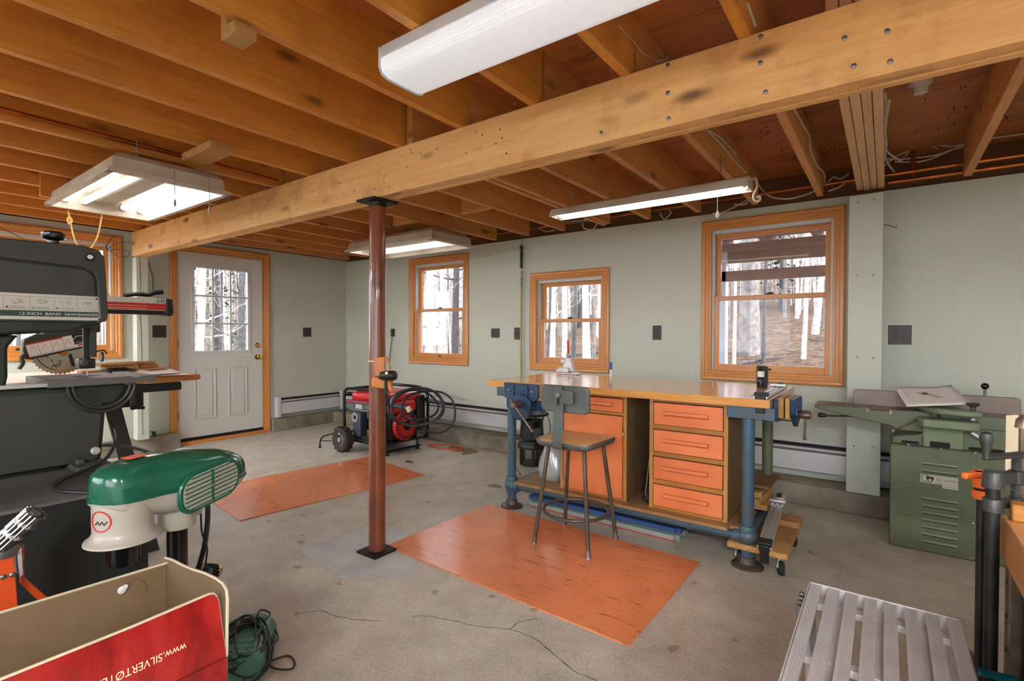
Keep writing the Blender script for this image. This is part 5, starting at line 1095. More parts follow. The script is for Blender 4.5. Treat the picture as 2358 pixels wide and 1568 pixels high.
strokes([[(px0+.068,zc-.017),(px0+.085,zc-.013),(px0+.108,zc-.013)]],.0015,'brand_underline','print_brown',npl,oo,(1,0,0),(0,0,1))
text('MADE IN TAIWAN','origin_text','ink',npl,(px0+.101,jy0-.0055,pz0),(1,0,0),(0,0,1),.006,.052,lift=.0008)
# side door edge hole
g=G(); g.prism(rrect(.06,.2,.015,4),(jx0-.001,3.75,.33),(0,1,0),(0,0,1),(.002,0,0)); build(g,'side_vent','black_gap',cab)
# base casting
g=G(); g.prism([(.03,.578),(.62,.578),(.60,.62),(.56,.64),(.54,.70),(.18,.70),(.165,.645),(.04,.62)],(0,3.63,0),(1,0,0),(0,0,1),(0,.24,0)); bc=build(g,'base_casting','green_machine',jt,bevel=.006)
g=G(); g.prism([(.17,.578),(.34,.578),(.34,.71),(.165,.71)],(0,3.612,0),(1,0,0),(0,0,1),(0,.02,0)); build(g,'center_casting','green_light',jt,bevel=.006)
for a,b,z0,z1 in((.075,.155,.585,.6),(.2,.285,.582,.613),(.36,.5,.582,.6)): 
    g=G(); y=3.6295 if not .18<a<.3 else 3.6115; g.prism(rrect(b-a,z1-z0,.007,3,(a+b)/2,(z0+z1)/2),(0,y,0),(1,0,0),(0,0,1),(0,.001,0)); build(g,'casting_slot','black_gap',bc)
# tables
g=G(); g.prism([(-.352,.767),(-.352,.745),(-.34,.742),(-.12,.70),(.03,.675),(.05,.655),(.2,.655),(.2,.767)],(0,3.635,0),(1,0,0),(0,0,1),(0,.03,0)); g.prism([(-.352,.762),(-.352,.742),(-.12,.705),(.05,.68),(.2,.68),(.2,.762)],(0,3.66,0),(1,0,0),(0,0,1),(0,.16,0)); build(g,'infeed_table','green_machine',jt,bevel=.004)
g=G(); g.box((-.352,3.633,.762),(.235,3.83,.7685)); build(g,'infeed_surface','cast_iron',jt,bevel=.002)
g=G(); g.prism([(.245,.767),(.245,.66),(.55,.66),(.72,.70),(.86,.745),(.86,.767)],(0,3.635,0),(1,0,0),(0,0,1),(0,.19,0)); build(g,'outfeed_table','green_machine',jt,bevel=.004)
g=G(); g.box((.245,3.633,.763),(.86,3.83,.7695)); build(g,'outfeed_surface','cast_iron',jt,bevel=.002)
g=G(); g.prism(rrect(.745,.098,.018,4,.2125,.81),(0,3.80,0),(1,0,0),(0,0,1),(0,.022,0)); build(g,'fence','cast_iron',jt,bevel=.002)
g=G(); g.box((.22,3.822,.77),(.34,3.93,.80)); g.box((.25,3.85,.70),(.31,3.93,.77)); build(g,'fence_bracket','green_machine',jt,bevel=.006)
# rabbet ledge and guard
g=G(); g.prism([(.15,3.635),(.14,3.56),(.165,3.515),(.36,3.50),(.395,3.52),(.395,3.635)],(0,0,.70),(1,0,0),(0,1,0),(0,0,.045)); build(g,'rabbet_ledge','green_light',jt,bevel=.006)
g=G(); g.prism([(.155,3.73),(.15,3.66),(.17,3.6),(.21,3.54),(.27,3.51),(.36,3.50),(.405,3.515),(.41,3.57),(.33,3.60),(.25,3.68)],(0,0,.772),(1,0,0),(0,1,0),(0,0,.032)); gu=build(g,'cutter_guard','green_light',jt,bevel=.008)
g=G(); g.lathe([(.012,0),(.012,.02),(.026,.03),(.028,.036),(.024,.042)],(.365,3.525,.804),n=20); build(g,'guard_knob','iron_dark',gu)
# rods, levers, knobs
for px in(1998,2051): 
    p=at(px,938,y=3.635); g=G(); g.bx((p.x,3.632,.757),(.012,.012,.03)); g.ball((p.x,3.63,.772),.008); build(g,'stop_lug','worn_steel',jt)
p0,p1=at(1998,938,y=3.63),at(2051,944,y=3.63); g=G(); g.tube([(p0.x,3.63,.762),(p1.x,3.63,.762)],.004,8); build(g,'stop_rod','worn_steel',jt)
l0=at(1884,955,y=3.66); g=G(); g.tube([l0+Vector((.04,0,-.001)),at(2000,959,y=3.68),at(2060,975,y=3.7)],.0055,8); lv=build(g,'depth_lever','iron_dark',jt); g=G(); g.lathe([(.012,0),(.0145,.012),(.013,.03),(.008,.045)],l0,(1,0,0),14); build(g,'lever_knob','black_plastic',lv)
p=at(2268,889,y=3.86); g=G(); g.tube([(p.x,3.86,.77),(p.x,3.86,p.z)],.006,8); kn=build(g,'fence_lever','galv',jt); g=G(); g.ball(p,.0185); build(g,'lever_ball','black_gloss',kn)
p=at(2057,991,y=3.62); g=G(); g.tube([p,at(2110,968,y=3.61)],.004,8); g.lathe([(.008,-.01),(.01,0),(.008,.01)],p,(0,-1,0),10); build(g,'adjusting_screw','worn_steel',jt)
p=at(2248,1001,y=3.6); g=G(); g.bx(p+Vector((0,0,-.004)),(.05,.01,.016),Matrix.Rotation(.6,3,'Y')); build(g,'lock_handle','alu_dull',jt,bevel=.004)
p=at(2241,967,y=3.498); g=G(); g.lathe([(.012,0),(.01,.004),(.006,.006)],p,(0,-1,0),12); build(g,'cap_screw','galv',jt)
g=G(); g.tube(spline([(.60,3.9,.72),(.66,3.88,.79),(.70,3.9,.7),(.69,3.92,.4)],6),.006,7); build(g,'motor_cord','cord_black',jt)
g=G(); g.box((.6,3.64,.62),(.76,3.8,.7)); build(g,'outfeed_web','green_machine',jt,bevel=.01)
# manual lying on the guard
zp=.842; P=[at(2061,894,z=zp),at(2190,889,z=zp),at(2236,934,z=zp),at(2088,936,z=zp)]
P=[Vector((.085,3.80,.872)),Vector((.30,3.90,.872)),Vector((.358,3.565,.818)),Vector((.13,3.50,.816))]
P=[at(2061,894,y=3.80),at(2190,888,y=3.86),at(2238,931,y=3.56),at(2088,936,y=3.50)]
g=G(); n=8; tp=[]
for j in range(n+1):
    for i in range(n+1):
        p=P[3].lerp(P[2],i/n).lerp(P[0].lerp(P[1],i/n),j/n); tp.append(p+Vector((0,0,.004*math.sin(i*.9)*(j/n)+.002)))
g.add(tp,[(j*(n+1)+i,j*(n+1)+i+1,(j+1)*(n+1)+i+1,(j+1)*(n+1)+i) for j in range(n) for i in range(n)])
pa=build(g,'manual','paper'); so_=pa.modifiers.new('solid','SOLIDIFY'); so_.thickness=.003; tag(pa,'white printed manual lying on the jointer guard','manual')
u=(P[0]-P[3])*.0+(P[2]-P[3]).normalized(); vv_=(P[0]-P[3]).normalized(); cpn=(P[0]+P[1]+P[2]+P[3])/4
# print follows the sheet (text read from the left edge)
uu=(P[3]-P[0]).normalized()*.55+(P[2]-P[3]).normalized()*.45; uu.normalize(); nn_=(P[2]-P[3]).cross(P[0]-P[3]).normalized(); ww=nn_.cross(uu).normalized()
bearlogo(0,0,.017,pa,cpn-uu*.03+nn_*.005,uu,ww); text('Grizzly','manual_title','ink',pa,cpn-uu*.008-ww*.008+nn_*.005,uu,ww,.02,.07,shear=.3)
e0=P[0].lerp(P[1],.1).lerp(P[3].lerp(P[2],.1),.2); text('OPERATING INSTRUCTIONS','manual_note','ink_grey',pa,e0+nn_*.006,(P[3]-P[0]).normalized(),nn_.cross((P[3]-P[0]).normalized()),.007,.11)
# ================================================================ aluminium work platform
wp=thing('work_platform','aluminium slatted work platform in the right foreground','work platform',(0,1.25,0))
zp=.5; wx0,wx1,wy0,wy1=-.165,.152,.62,1.652
g=G(); g.box((wx0,wy1-.008,zp-.035),(wx1,wy1,zp+.002)); build(g,'end_rail','alu_dull',wp,bevel=.002)
g=G(); g.box((wx0,wy0,zp-.035),(wx1,wy0+.008,zp+.002)); build(g,'end_rail','alu_dull',wp,bevel=.002)
pitch=(wx1-wx0-.026)/7
for k in range(8):
    x0=wx0+.0015+pitch*k; sec=[(0,-.012),(.0265,-.012),(.0265,0)]
    for r_ in range(5,-1,-1): sec+=[(.002+r_*.0042+.0022,0),(.002+r_*.0042+.0022,-.0009),(.002+r_*.0042,-.0009),(.002+r_*.0042,0)] if 0<r_<5 else []
    sec+=[(0,0)]
    g=G(); g.prism(sec,(x0,wy0+.009,zp),(1,0,0),(0,0,1),(0,wy1-wy0-.018,0)); build(g,'slat','alu_dull',wp,smooth=0)
for y in(1.57,1.30,1.02,.74): g=G(); g.box((wx0,y-.012,zp-.03),(wx1,y+.012,zp-.0135)); cb_=build(g,'cross_bar','alu_dull',wp)
for k in(1,3,5):
    x=wx0+.0015+pitch*k+.0265; g=G(); g.box((x-.004,wy0+.05,zp-.026),(x+pitch-.0265+.004,wy1-.05,zp-.0145)); build(g,'under_rib','alu_dull',wp)
for x in(wx0-.004,wx1+.0005): g=G(); g.box((x,wy0,zp-.045),(x+.004,wy1,zp-.001)); build(g,'side_rail','alu_dull',wp,bevel=.001)
for s,x in((-1,wx0+.008),(1,wx1-.008)):
    for y,yb in((wy1-.09,wy1+.02),(wy0+.09,wy0-.02)):
        g=G(); g.tube([(x,y,zp-.05),(x,yb,.014)],.014,4); lg=build(g,'leg','alu_dull',wp); g=G(); g.bx((x,yb,.008),(.04,.04,.016)); build(g,'leg_foot','black_rubber',lg)
p=Vector((wx0-.01,1.585,zp-.02)); g=G()
for k in range(4): g.bx(p+Vector((-.004,-.018*k,-.004*k)),(.014,.014,.026))
build(g,'folding_latch','galv',wp,bevel=.003); g=G(); g.bx(Vector((wx1+.008,1.5,zp-.03)),(.012,.1,.02)); build(g,'folding_latch','galv',wp,bevel=.003)
# ================================================================ bench corner and pipe clamps, right edge
def atd(px,py,dep): return CAM+(F_+CR*((px-W_/2)/FPX)-CU*((py-H_/2)/FPX))*dep
DA=1.2
fb_=thing('wooden_bench','thick wooden bench corner on steel leg at the right edge','bench',(.6,1.1,0))
c=atd(2304,1184,1.225); zt2=c.z; zb2=atd(2304,1277,1.225).z
g=G(); g.box((c.x,.2,zb2),(1.1,c.y,zt2)); build(g,'top_slab','hard_maple',fb_,bevel=.004)
g=G(); g.box((c.x+.012,c.y-.05,zt2),(1.1,c.y-.004,zt2+.04)); build(g,'edge_strip','cab_wood_x',fb_,bevel=.004)
g=G(); g.box((c.x+.008,c.y-.06,0),(c.x+.012,c.y-.012,zb2)); g.box((c.x+.012,c.y-.016,0),(c.x+.06,c.y-.012,zb2)); lgp=build(g,'angle_leg','worn_steel',fb_)
for k in range(8): g=G(); g.lathe([(.006,0),(.006,.0012)],(c.x+.008,c.y-.036,zb2-.05-.08*k),(-1,0,0),10); build(g,'leg_hole','black_gap',lgp)
g=G(); g.box((c.x+.03,.4,.05),(1.0,c.y-.07,zb2-.02)); build(g,'drawer_base','black_cabinet',fb_,smooth=0)
A3=atd(2285,1200,DA); A=Vector((A3.x,A3.y)); B3=atd(2340,1100,DA+.02); B=Vector((B3.x,B3.y))
zz=lambda py,px=2290: atd(px,py,DA).z
t=thing('pipe_clamp','dark pipe clamp with grey cast head and crank at the right edge','clamp',(A.x,A.y,0))
g=G(); g.tube([(A.x,A.y,0),(A.x,A.y,zz(1086))],.0135,18); build(g,'pipe','pipe_black',t)
for a_,b_ in((1124,1084),(1178,1146)):
    z0,z1=zz(a_),zz(b_); g=G(); g.lathe([(.0155,z0+.003),(.0205,z0+.001),(.0205,z0+.008),(.0185,z1-.002),(.017,z1)],(A.x,A.y,0),n=20); hd=build(g,'clamp_collar','iron_dark',t,bevel=.001)
    d=(B-A); n2=Vector((-d.y,d.x)).normalized()*.009; g=G(); g.prism([(A.x+n2.x,A.y+n2.y),(A.x-n2.x,A.y-n2.y),(B.x-n2.x,B.y-n2.y),(B.x+n2.x,B.y+n2.y)],(0,0,z0+.006),(1,0,0),(0,1,0),(0,0,z1-z0-.01)); g.lathe([(.015,z0+.004),(.015,z1-.004)],(B.x,B.y,0),n=18); build(g,'clamp_web','iron_dark',hd,bevel=.003)
g=G(); z=zz(1200)
while z<zz(1052): g.lathe([(.008,0),(.0105,.0018),(.008,.0036)],(B.x,B.y,z),n=14); z+=.0036
build(g,'screw','galv',t,smooth=1)
hz=zz(1057); dv=(A-B).normalized()*.9+Vector((-.1,-.25)); dv.normalize(); sv=Vector((-dv.y,dv.x)); e2=atd(2271,1040,DA-.01); E2=Vector((e2.x,e2.y)); dv=(E2-B); Lh=dv.length; dv.normalize(); sv=Vector((-dv.y,dv.x))
g=G(); g.prism([(Lh+.008,-.006),(Lh-.01,-.009),(-.02,-.012),(-.035,-.009),(-.035,.009),(-.02,.012),(Lh-.01,.009),(Lh+.008,.006)],(B.x,B.y,hz),(dv.x,dv.y,0),(sv.x,sv.y,0),(0,0,.011)); cr_=build(g,'crank_arm','iron_dark',t,bevel=.003)
g=G(); hk=zz(994)-hz-.006; g.lathe([(.007,0),(.0068,.1*hk),(.0085,.3*hk),(.0125,.62*hk),(.0135,.78*hk),(.0115,.93*hk),(.005,hk)],(E2.x,E2.y,hz+.008),n=18); build(g,'crank_knob','iron_dark',cr_)
A4=atd(2259,1200,1.29); A2=Vector((A4.x,A4.y)); z2=lambda py: atd(2262,py,1.29).z
t=thing('pipe_clamp','thin pipe clamp with bright orange jaw behind the dark pipe','clamp',(A2.x,A2.y,0))
g=G(); g.tube([(A2.x,A2.y,0),(A2.x,A2.y,z2(1120))],.0095,16); build(g,'pipe','pipe_black',t)
g=G(); g.lathe([(.0165,z2(1148)),(.0185,z2(1144)),(.0185,z2(1128))],(A2.x,A2.y,0),n=18); build(g,'lower_collar','orange_bright',t)
g=G(); g.lathe([(.0165,z2(1122)),(.0185,z2(1116)),(.0205,z2(1090)),(.019,z2(1084))],(A2.x,A2.y,0),n=18); hd=build(g,'jaw_head','orange_bright',t)
pl_=atd(2219,1088,1.27); dv2=(Vector((pl_.x,pl_.y))-A2); L2=dv2.length; dv2.normalize(); s2=Vector((-dv2.y,dv2.x)); g=G(); g.prism([(0,-.014),(L2,-.007),(L2,.007),(0,.014)],(A2.x,A2.y,z2(1098)),(dv2.x,dv2.y,0),(s2.x,s2.y,0),(0,0,z2(1084)-z2(1098))); build(g,'jaw_lever','orange_bright',hd,bevel=.004)
g=G(); g.prism([(0,-.008),(-.085,-.008),(-.085,.008),(0,.008)],(A2.x,A2.y,z2(1120)),(dv2.x,dv2.y,0),(s2.x,s2.y,0),(0,0,.022)); build(g,'jaw_web','orange_bright',hd,bevel=.004)
g=G(); g.lathe([(.0145,z2(1129)),(.0145,z2(1121))],(A2.x,A2.y,0),n=16); build(g,'clutch_plates','black_gap',t)
# cardboard and rod behind the clamps
k0,k1=atd(2322,1130,1.42),atd(2322,960,1.42); g=G(); H3=k1.z-zt2-.004; g.prism([(0,0),(.3,0),(.3,H3*.9),(.06,H3*.96),(.02,H3+.004),(0,H3)],(k0.x,k0.y+.05,zt2+.002),(1,.1,0),(0,0,1),(0,.006,0)); cbx=build(g,'cardboard_sheet','kraft_edge',None); tag(cbx,'upright piece of torn brown cardboard behind the pipe clamps','cardboard')
g=G(); g.box((k0.x-.01,c.y+.002,zb2),(1.0,c.y+.22,zt2)); tag(build(g,'rear_plank','hard_maple',bevel=.003),'wooden plank behind the pipe clamps under the torn cardboard','plank')
p=atd(2354,1150,1.3); g=G(); g.tube([(p.x,p.y,zt2),(p.x,p.y,atd(2354,975,1.3).z)],.009,10); g.lathe([(.017,0),(.015,.02),(.008,.03)],(p.x,p.y,atd(2354,985,1.3).z),n=12); tag(build(g,'steel_rod','worn_steel'),'brown steel rod with rounded top standing at the right edge','rod')
p=atd(2248,1545,1.14); g=G(); g.tube([p,p+Vector((.07,.03,-.01))],.009,14); tag(build(g,'teal_handle','teal_plastic',bevel=.003),'teal plastic handle tip beside the work platform','handle')
# ================================================================ black cabinet under the band saw
g=G(); g.box((-2.95,-.7,0),(-1.94,.63,.70)); t=build(g,'tool_cabinet','black_cabinet',None,bevel=.003); tag(t,'large black cabinet carrying the band saw','cabinet')
g=G(); g.box((-2.96,-.71,.70),(-1.93,.64,.712)); build(g,'dusty_top','cabinet_top',t,bevel=.002)
# ================================================================ band saw
XS=-2.34
bs=thing('band_saw','dark grey band saw and sander with printed instruction panel','band saw',(-2.45,.3,.712))
def py_(P,x,th,name,m,par,bev=.0,seg=3): g=G(); g.prism(P,(x,0,0),(0,1,0),(0,0,1),(th,0,0)); return build(g,name,m,par,bevel=bev,seg=seg)
HEAD=[(-.16,1.185),(.35,1.189),(.513,1.2),(.60,1.226),(.632,1.240),(.637,1.262),(.633,1.40),(.628,1.478),(.612,1.503),(.565,1.514),(.35,1.510),(-.16,1.50)]
py_(HEAD,XS-.27,.262,'upper_housing','saw_green',bs,.012)
py_([(-.16,1.232),(.588,1.236),(.606,1.25),(.598,1.40),(.586,1.418),(.56,1.43),(.35,1.438),(-.16,1.45)],XS-.008,.006,'door_panel','saw_grey',bs,.003)
RIM=[(-.16,1.455),(.35,1.443),(.565,1.434),(.594,1.42),(.604,1.40),(.612,1.25),(.60,1.236),(.607,1.232),(.632,1.242),(.636,1.262),(.632,1.40),(.627,1.478),(.611,1.502),(.565,1.513),(.35,1.509),(-.16,1.499)]
py_(RIM,XS-.008,.012,'door_rim','saw_grey',bs,.005)
lb=py_([(-.16,1.243),(.618,1.243),(.620,1.25),(.612,1.326),(.606,1.331),(-.16,1.331)],XS-.002,.003,'instruction_panel','label_silver',bs)
XL=XS+.001; yu,zv=(0,1,0),(0,0,1)
g=G(); g.box((XL,-.16,1.254),(XL+.0006,.609,1.2735)); build(g,'title_strip','ink_green',lb,smooth=0)
text('12 INCH  BAND  SAW/SANDER','panel_title','print_white',lb,(XL+.0006,.394,1.2592),yu,zv,.0085,.21)
strokes([[(.15,1.279),(.607,1.279),(.607,1.321),(.15,1.321)]]+[[(y,1.279),(y,1.321)] for y in(.357,.422,.485,.547)],.0009,'panel_frames','ink_grey',lb,(XL,0,0),yu,zv)
rd=random.Random(3)
for k,(yc,m) in enumerate(((.389,'ink'),(.453,'print_blue'),(.516,'ink_grey'),(.577,'print_tan'))):
    L=[]
    for s in range(7):
        a,b=yc+rd.uniform(-.017,.012),1.30+rd.uniform(-.004,.013); L.append([(a,b),(a+rd.uniform(-.012,.012),b+rd.uniform(-.006,.006))])
    for c in range(2):
        a,b,r=yc+rd.uniform(-.005,.014),1.303+rd.uniform(-.004,.006),rd.uniform(.003,.006); L.append([(a+r*math.cos(q*.6),b+r*math.sin(q*.6)) for q in range(10)])
    strokes(L,.0008,'panel_diagram','ink',lb,(XL,0,0),yu,zv)
    g=G(); g.lathe([(.003,0),(.003,.0006)],(XL,yc-.023,1.284),(1,0,0),12); build(g,'panel_dot',m,lb)
    text(('LATERAL BLADE','BLADE THRUST','ADJUST UPPER GUIDE','TABLE TILTING')[k],'panel_caption','ink',lb,(XL,yc-.016,1.2855),yu,zv,.0024,.036)
    text(('GUIDE ADJUSTMENT','BEARING ADJUSTMENT','TO CLEAR WORK','')[k] or ' ','panel_caption','ink',lb,(XL,yc-.016,1.2815),yu,zv,.0024,.036)
for y,z in((.603,1.323),(.611,1.249)): g=G(); g.lathe([(.0035,0),(.0025,.0015)],(XL,y,z),(1,0,0),10); build(g,'panel_screw','outlet_dark',lb)
g=G(); g.lathe([(.014,0),(.013,.012),(.011,.014)],(XS,.582,1.473),(1,0,0),18); build(g,'door_latch_base','black_plastic',bs); g=G(); g.lathe([(.0085,.013),(.008,.017)],(XS,.582,1.473),(1,0,0),18); build(g,'door_latch','print_white',bs)
g=G(); g.lathe([(.016,0),(.016,.02),(.03,.024),(.034,.03),(.034,.046),(.028,.052),(.01,.053)],(XS-.1,.505,1.512),n=10); build(g,'tension_knob','black_gloss',bs)
# translucent chin cover
g=G(); g.loft([[Vector((x,y,z)) for y,z in((.425,1.232),(.44,1.21),(.455,1.193),(.53,1.196),(.548,1.21),(.56,1.234))] for x in(XS-.06,XS+.016)]); build(g,'wheel_window','clear_plastic',bs)
py_([(-.16,1.01),(.365,1.01),(.372,1.05),(.372,1.15),(.40,1.19),(-.16,1.19)],XS-.25,.22,'spine','saw_green',bs,.01)
LOW=[(-.16,.722),(.60,.722),(.617,.732),(.636,.98),(.63,1.004),(.60,1.01),(-.16,1.016)]
lh=py_(LOW,XS-.26,.255,'lower_housing','saw_green',bs,.014)
py_([(-.16,.73),(.592,.73),(.604,.74),(.619,.97),(.61,.99),(-.16,.99)],XS-.004,.004,'lower_door','saw_grey',bs,.002)
g=G(); g.lathe([(.015,0),(.014,.01),(.01,.013)],(XS,.595,.765),(1,0,0),18); build(g,'lower_latch','label_silver',bs)
g=G(); g.box((XS-.25,-.1,.712),(XS-.02,.5,.724)); build(g,'foot_plate','black_paint',bs); g=G(); g.box((XS-.05,.52,.712),(XS+.09,.62,.73)); g.bx((XS+.02,.545,.738),(.03,.025,.018)); build(g,'mounting_foot','cabinet_top',bs,bevel=.004)
# table
g=G(); g.prism([(.458,1.009),(.458,1.034),(.60,1.034),(.60,1.033),(.602,1.033),(.602,1.034),(.70,1.034),(.70,1.028),(.725,1.028),(.725,1.034),(.778,1.034),(.778,1.009)],(-2.62,0,0),(0,1,0),(0,0,1),(.32,0,0)); tb=build(g,'table','saw_table',bs,bevel=.0015)
g=G(); e=[(.605+.045*math.cos(2*PI*i/24),-2.46+.018*math.sin(2*PI*i/24)) for i in range(24)]; g.prism(e,(0,0,1.0342),(0,1,0),(1,0,0),(0,0,.0008)); build(g,'table_insert','iron_dark',tb)
g=G(); g.box((-2.33,.05,1.012),(-2.31,.46,1.026)); build(g,'fence_rail','alu',tb,bevel=.002)
for r in(.10,.085):
    g=G(); g.tube([(XS+.012,.615+r*math.cos(a),1.008+r*math.sin(a)) for a in [PI+PI*i/18 for i in range(19)]],.006,8); build(g,'trunnion','iron_dark',bs)
g=G(); g.prism([(.54,1.008),(.69,1.008),(.68,.97),(.65,.935),(.58,.935),(.55,.97)],(XS-.03,0,0),(0,1,0),(0,0,1),(.03,0,0)); build(g,'trunnion_plate','saw_green',bs,bevel=.004)
# guides and blade
g=G(); g.box((-2.47,.592,1.10),(-2.455,.612,1.215)); build(g,'guide_post','black_paint',bs); g=G(); g.box((-2.452,.606,1.105),(-2.43,.626,1.215)); build(g,'blade_guard','saw_grey',bs,bevel=.002)
g=G(); g.box((-2.49,.575,1.062),(-2.44,.625,1.10)); gb=build(g,'guide_block','black_paint',bs,bevel=.004)
g=G(); g.lathe([(.016,0),(.016,.006),(.009,.008),(.008,.012)],(-2.44,.592,1.085),(1,0,0),18); build(g,'guide_bearing','iron_dark',gb)
g=G(); g.lathe([(.02,0),(.02,.006)],(-2.46,.645,1.105),(0,1,0),18); g.tube(spline([(-2.46,.63,1.125),(-2.46,.655,1.13),(-2.46,.665,1.115)],4),.003,6); build(g,'guide_adjuster','iron_dark',gb)
g=G(); g.box((-2.468,.6035,1.03),(-2.455,.6045,1.1)); build(g,'blade','steel',bs)
# cords
g=G(); g.tube(spline([(-2.42,.66,.86),at(262,985,x=-2.36),at(265,1020,x=-2.34),at(240,1060,x=-2.25),at(190,1085,x=-2.2),at(140,1105,z=.718),at(124,1120,z=.718),at(140,1130,z=.718),at(200,1134,z=.718),at(240,1134,z=.718)],7),.0055,8); build(g,'power_cord','cord_black',bs)
# ================================================================ radial arm saw
XB=-3.85
ra=thing('radial_arm_saw','radial arm saw with exposed toothed blade behind the band saw','radial arm saw',(XB,.7,0))
g=G(); g.box((XB-.07,.05,1.315),(XB+.05,1.345,1.42)); ar=build(g,'arm','black_paint',ra,bevel=.006)
xa=XB+.051
for z0,z1,m in((1.387,1.42,'label_silver'),(1.378,1.386,'print_red'),(1.345,1.375,'print_red'),(1.341,1.346,'label_silver')): g=G(); g.box((xa-.001,.3,z0),(xa,1.342,z1)); build(g,'arm_stripe',m,ar,smooth=0)
strokes([[(1.0+.008*i,1.352+(.003 if i%2 else 0)) for i in range(30)],[(1.0+.008*i,1.368+(.003 if i%2 else 0)) for i in range(30)]],.0018,'toothed_print','print_white',ar,(xa,0,0),(0,1,0),(0,0,1))
text('10','arm_number','ink',ar,(xa+.0002,1.285,1.395),(0,1,0),(0,0,1),.02,.04); strokes([[(1.28,1.396),(1.33,1.396)],[(1.28,1.401),(1.33,1.401)]],.0012,'number_lines','ink',ar,(xa+.0004,0,0),(0,1,0),(0,0,1))
text('POWER RAIL','arm_text','ink',ar,(xa,1.27,1.354),(0,1,0),(0,0,1),.006,.05)
g=G(); g.prism([(1.343,1.308),(1.378,1.308),(1.386,1.33),(1.38,1.418),(1.343,1.424)],(XB-.075,0,0),(0,1,0),(0,0,1),(.132,0,0)); build(g,'arm_end_cap','black_plastic',ar,bevel=.006)
q=[Vector((XB,1.12,1.428)),Vector((XB,1.2,1.445)),Vector((XB,1.26,1.445)),Vector((XB,1.30,1.465)),Vector((XB+.01,1.325,1.47))]; g=G(); g.tube(spline(q,5),[.012+.0003*i for i in range(21)],10); g.lathe([(.02,0),(.022,.02),(.018,.045)],(XB+.0,1.30,1.468),(.35,.9,.1),14); build(g,'elevation_handle','black_plastic',ra)
g=G(); g.box((XB-.09,-.1,.9),(XB+.09,.08,1.45)); build(g,'column','black_paint',ra,bevel=.01)
g=G(); g.box((XB-.09,.62,1.20),(XB+.045,1.0,1.315)); build(g,'yoke','iron_dark',ra,bevel=.01)
g=G(); g.lathe([(.06,-.25),(.075,-.23),(.075,.0),(.06,.02)],(XB-.02,.815,1.12),(1,0,0),20); build(g,'motor','iron_dark',ra)
# blade
cy,cz,Rb=.818,1.088,.133; poly=[]
for k in range(40):
    a=2*PI*k/40; poly+=[(cy+Rb*math.cos(a),cz+Rb*math.sin(a)),(cy+(Rb-.009)*math.cos(a+.05),cz+(Rb-.009)*math.sin(a+.05)),(cy+(Rb-.006)*math.cos(a+.1),cz+(Rb-.006)*math.sin(a+.1))]
g=G(); g.prism(poly,(XB+.02,0,0),(0,1,0),(0,0,1),(.0025,0,0)); bl=build(g,'blade','blade',ra,smooth=0)
text('Fin','blade_print','ink',bl,(XB+.0228,.818,1.0),(0,.25,1),(0,-1,.25),.022); text('10"','blade_print','ink',bl,(XB+.0228,.862,1.02),(0,.25,1),(0,-1,.25),.01)
g=G(); g.prism([(.868,1.0),(.884,1.003),(.868,1.075),(.852,1.07)],(XB+.0225,0,0),(0,1,0),(0,0,1),(.0005,0,0)); build(g,'blade_bar','ink',bl,smooth=0)
strokes([[(cy+.105*math.cos(R_(a)),cz+.105*math.sin(R_(a))) for a in range(200,262,6)],[(.745,1.06),(.757,1.07),(.765,1.055)],[(.775,1.045),(.785,1.03)],[(.91,1.03),(.915,1.05)],[(.925,1.035),(.928,1.06)],[(.78,1.0),(.79,1.015),(.80,.995)]],.004,'blade_marks','ink',bl,(XB+.0226,0,0),(0,1,0),(0,0,1))['kind']='stuff'
g=G(); g.lathe([(.022,0),(.022,.012),(.014,.016)],(XB+.0225,.828,1.088),(1,0,0),16); build(g,'arbor_nut','brass',bl)
# guard with printed label
g=G(); g.prism([(.655,1.10),(.66,1.16),(.75,1.205),(.87,1.235),(.96,1.235),(.972,1.16),(.955,1.118),(.69,1.048),(.668,1.05)],(XB-.03,0,0),(0,1,0),(0,0,1),(.07,0,0)); gd_=build(g,'blade_guard','saw_grey',ra,bevel=.006)
XG=XB+.0405; e1=Vector((0,.255,.065)).normalized(); e2=Vector((0,-.065,.255)).normalized(); go=Vector((XG,.684,1.06)); Lw=.262
def gl(a0,a1,b0,b1,m,nm,l=.0004): g=G(); g.add([go+e1*a+e2*b+Vector((l,0,0)) for a,b in((a0,b0),(a1,b0),(a1,b1),(a0,b1))],[(0,1,2,3)]); return build(g,nm,m,gd_,smooth=0)
gl(0,Lw,0,.075,'print_white','guard_label'); gl(0,.16,.068,.076,'print_red','guard_stripe',.0008); gl(.205,Lw,.018,.075,'ink','guard_label_dark',.0008); gl(.22,Lw-.006,.004,.015,'print_red','guard_stripe',.0008)
strokes([[(x,.003),(x,.064)] for x in(.05,.105,.158)]+[[(.005,.006),(.2,.006)]]+[[(.06+.05*k+.01*i,.03+.012*((i*7+k*3)%3)) for i in range(4)] for k in range(-1,3)],.0013,'guard_diagrams','ink',gd_,go+Vector((.0006,0,0)),e1,e2)
strokes([[(.213+.03*math.cos(R_(a))+.02,.035+.028*math.sin(R_(a))) for a in range(30,155,10)]],.004,'rotation_arrow','print_white',gd_,go+Vector((.0012,0,0)),e1,e2); text('BLADE ROTATION','guard_text','print_white',gd_,go+e1*.212+e2*.024+Vector((.0012,0,0)),e1,e2,.006,.04)
g=G(); g.tube(spline([(XB+.03,.668,1.075),(XB+.04,.652,1.06),(XB+.04,.655,1.03),(XB+.035,.64,1.0)],5),.011,8); build(g,'guard_wing_nut','iron_dark',ra)
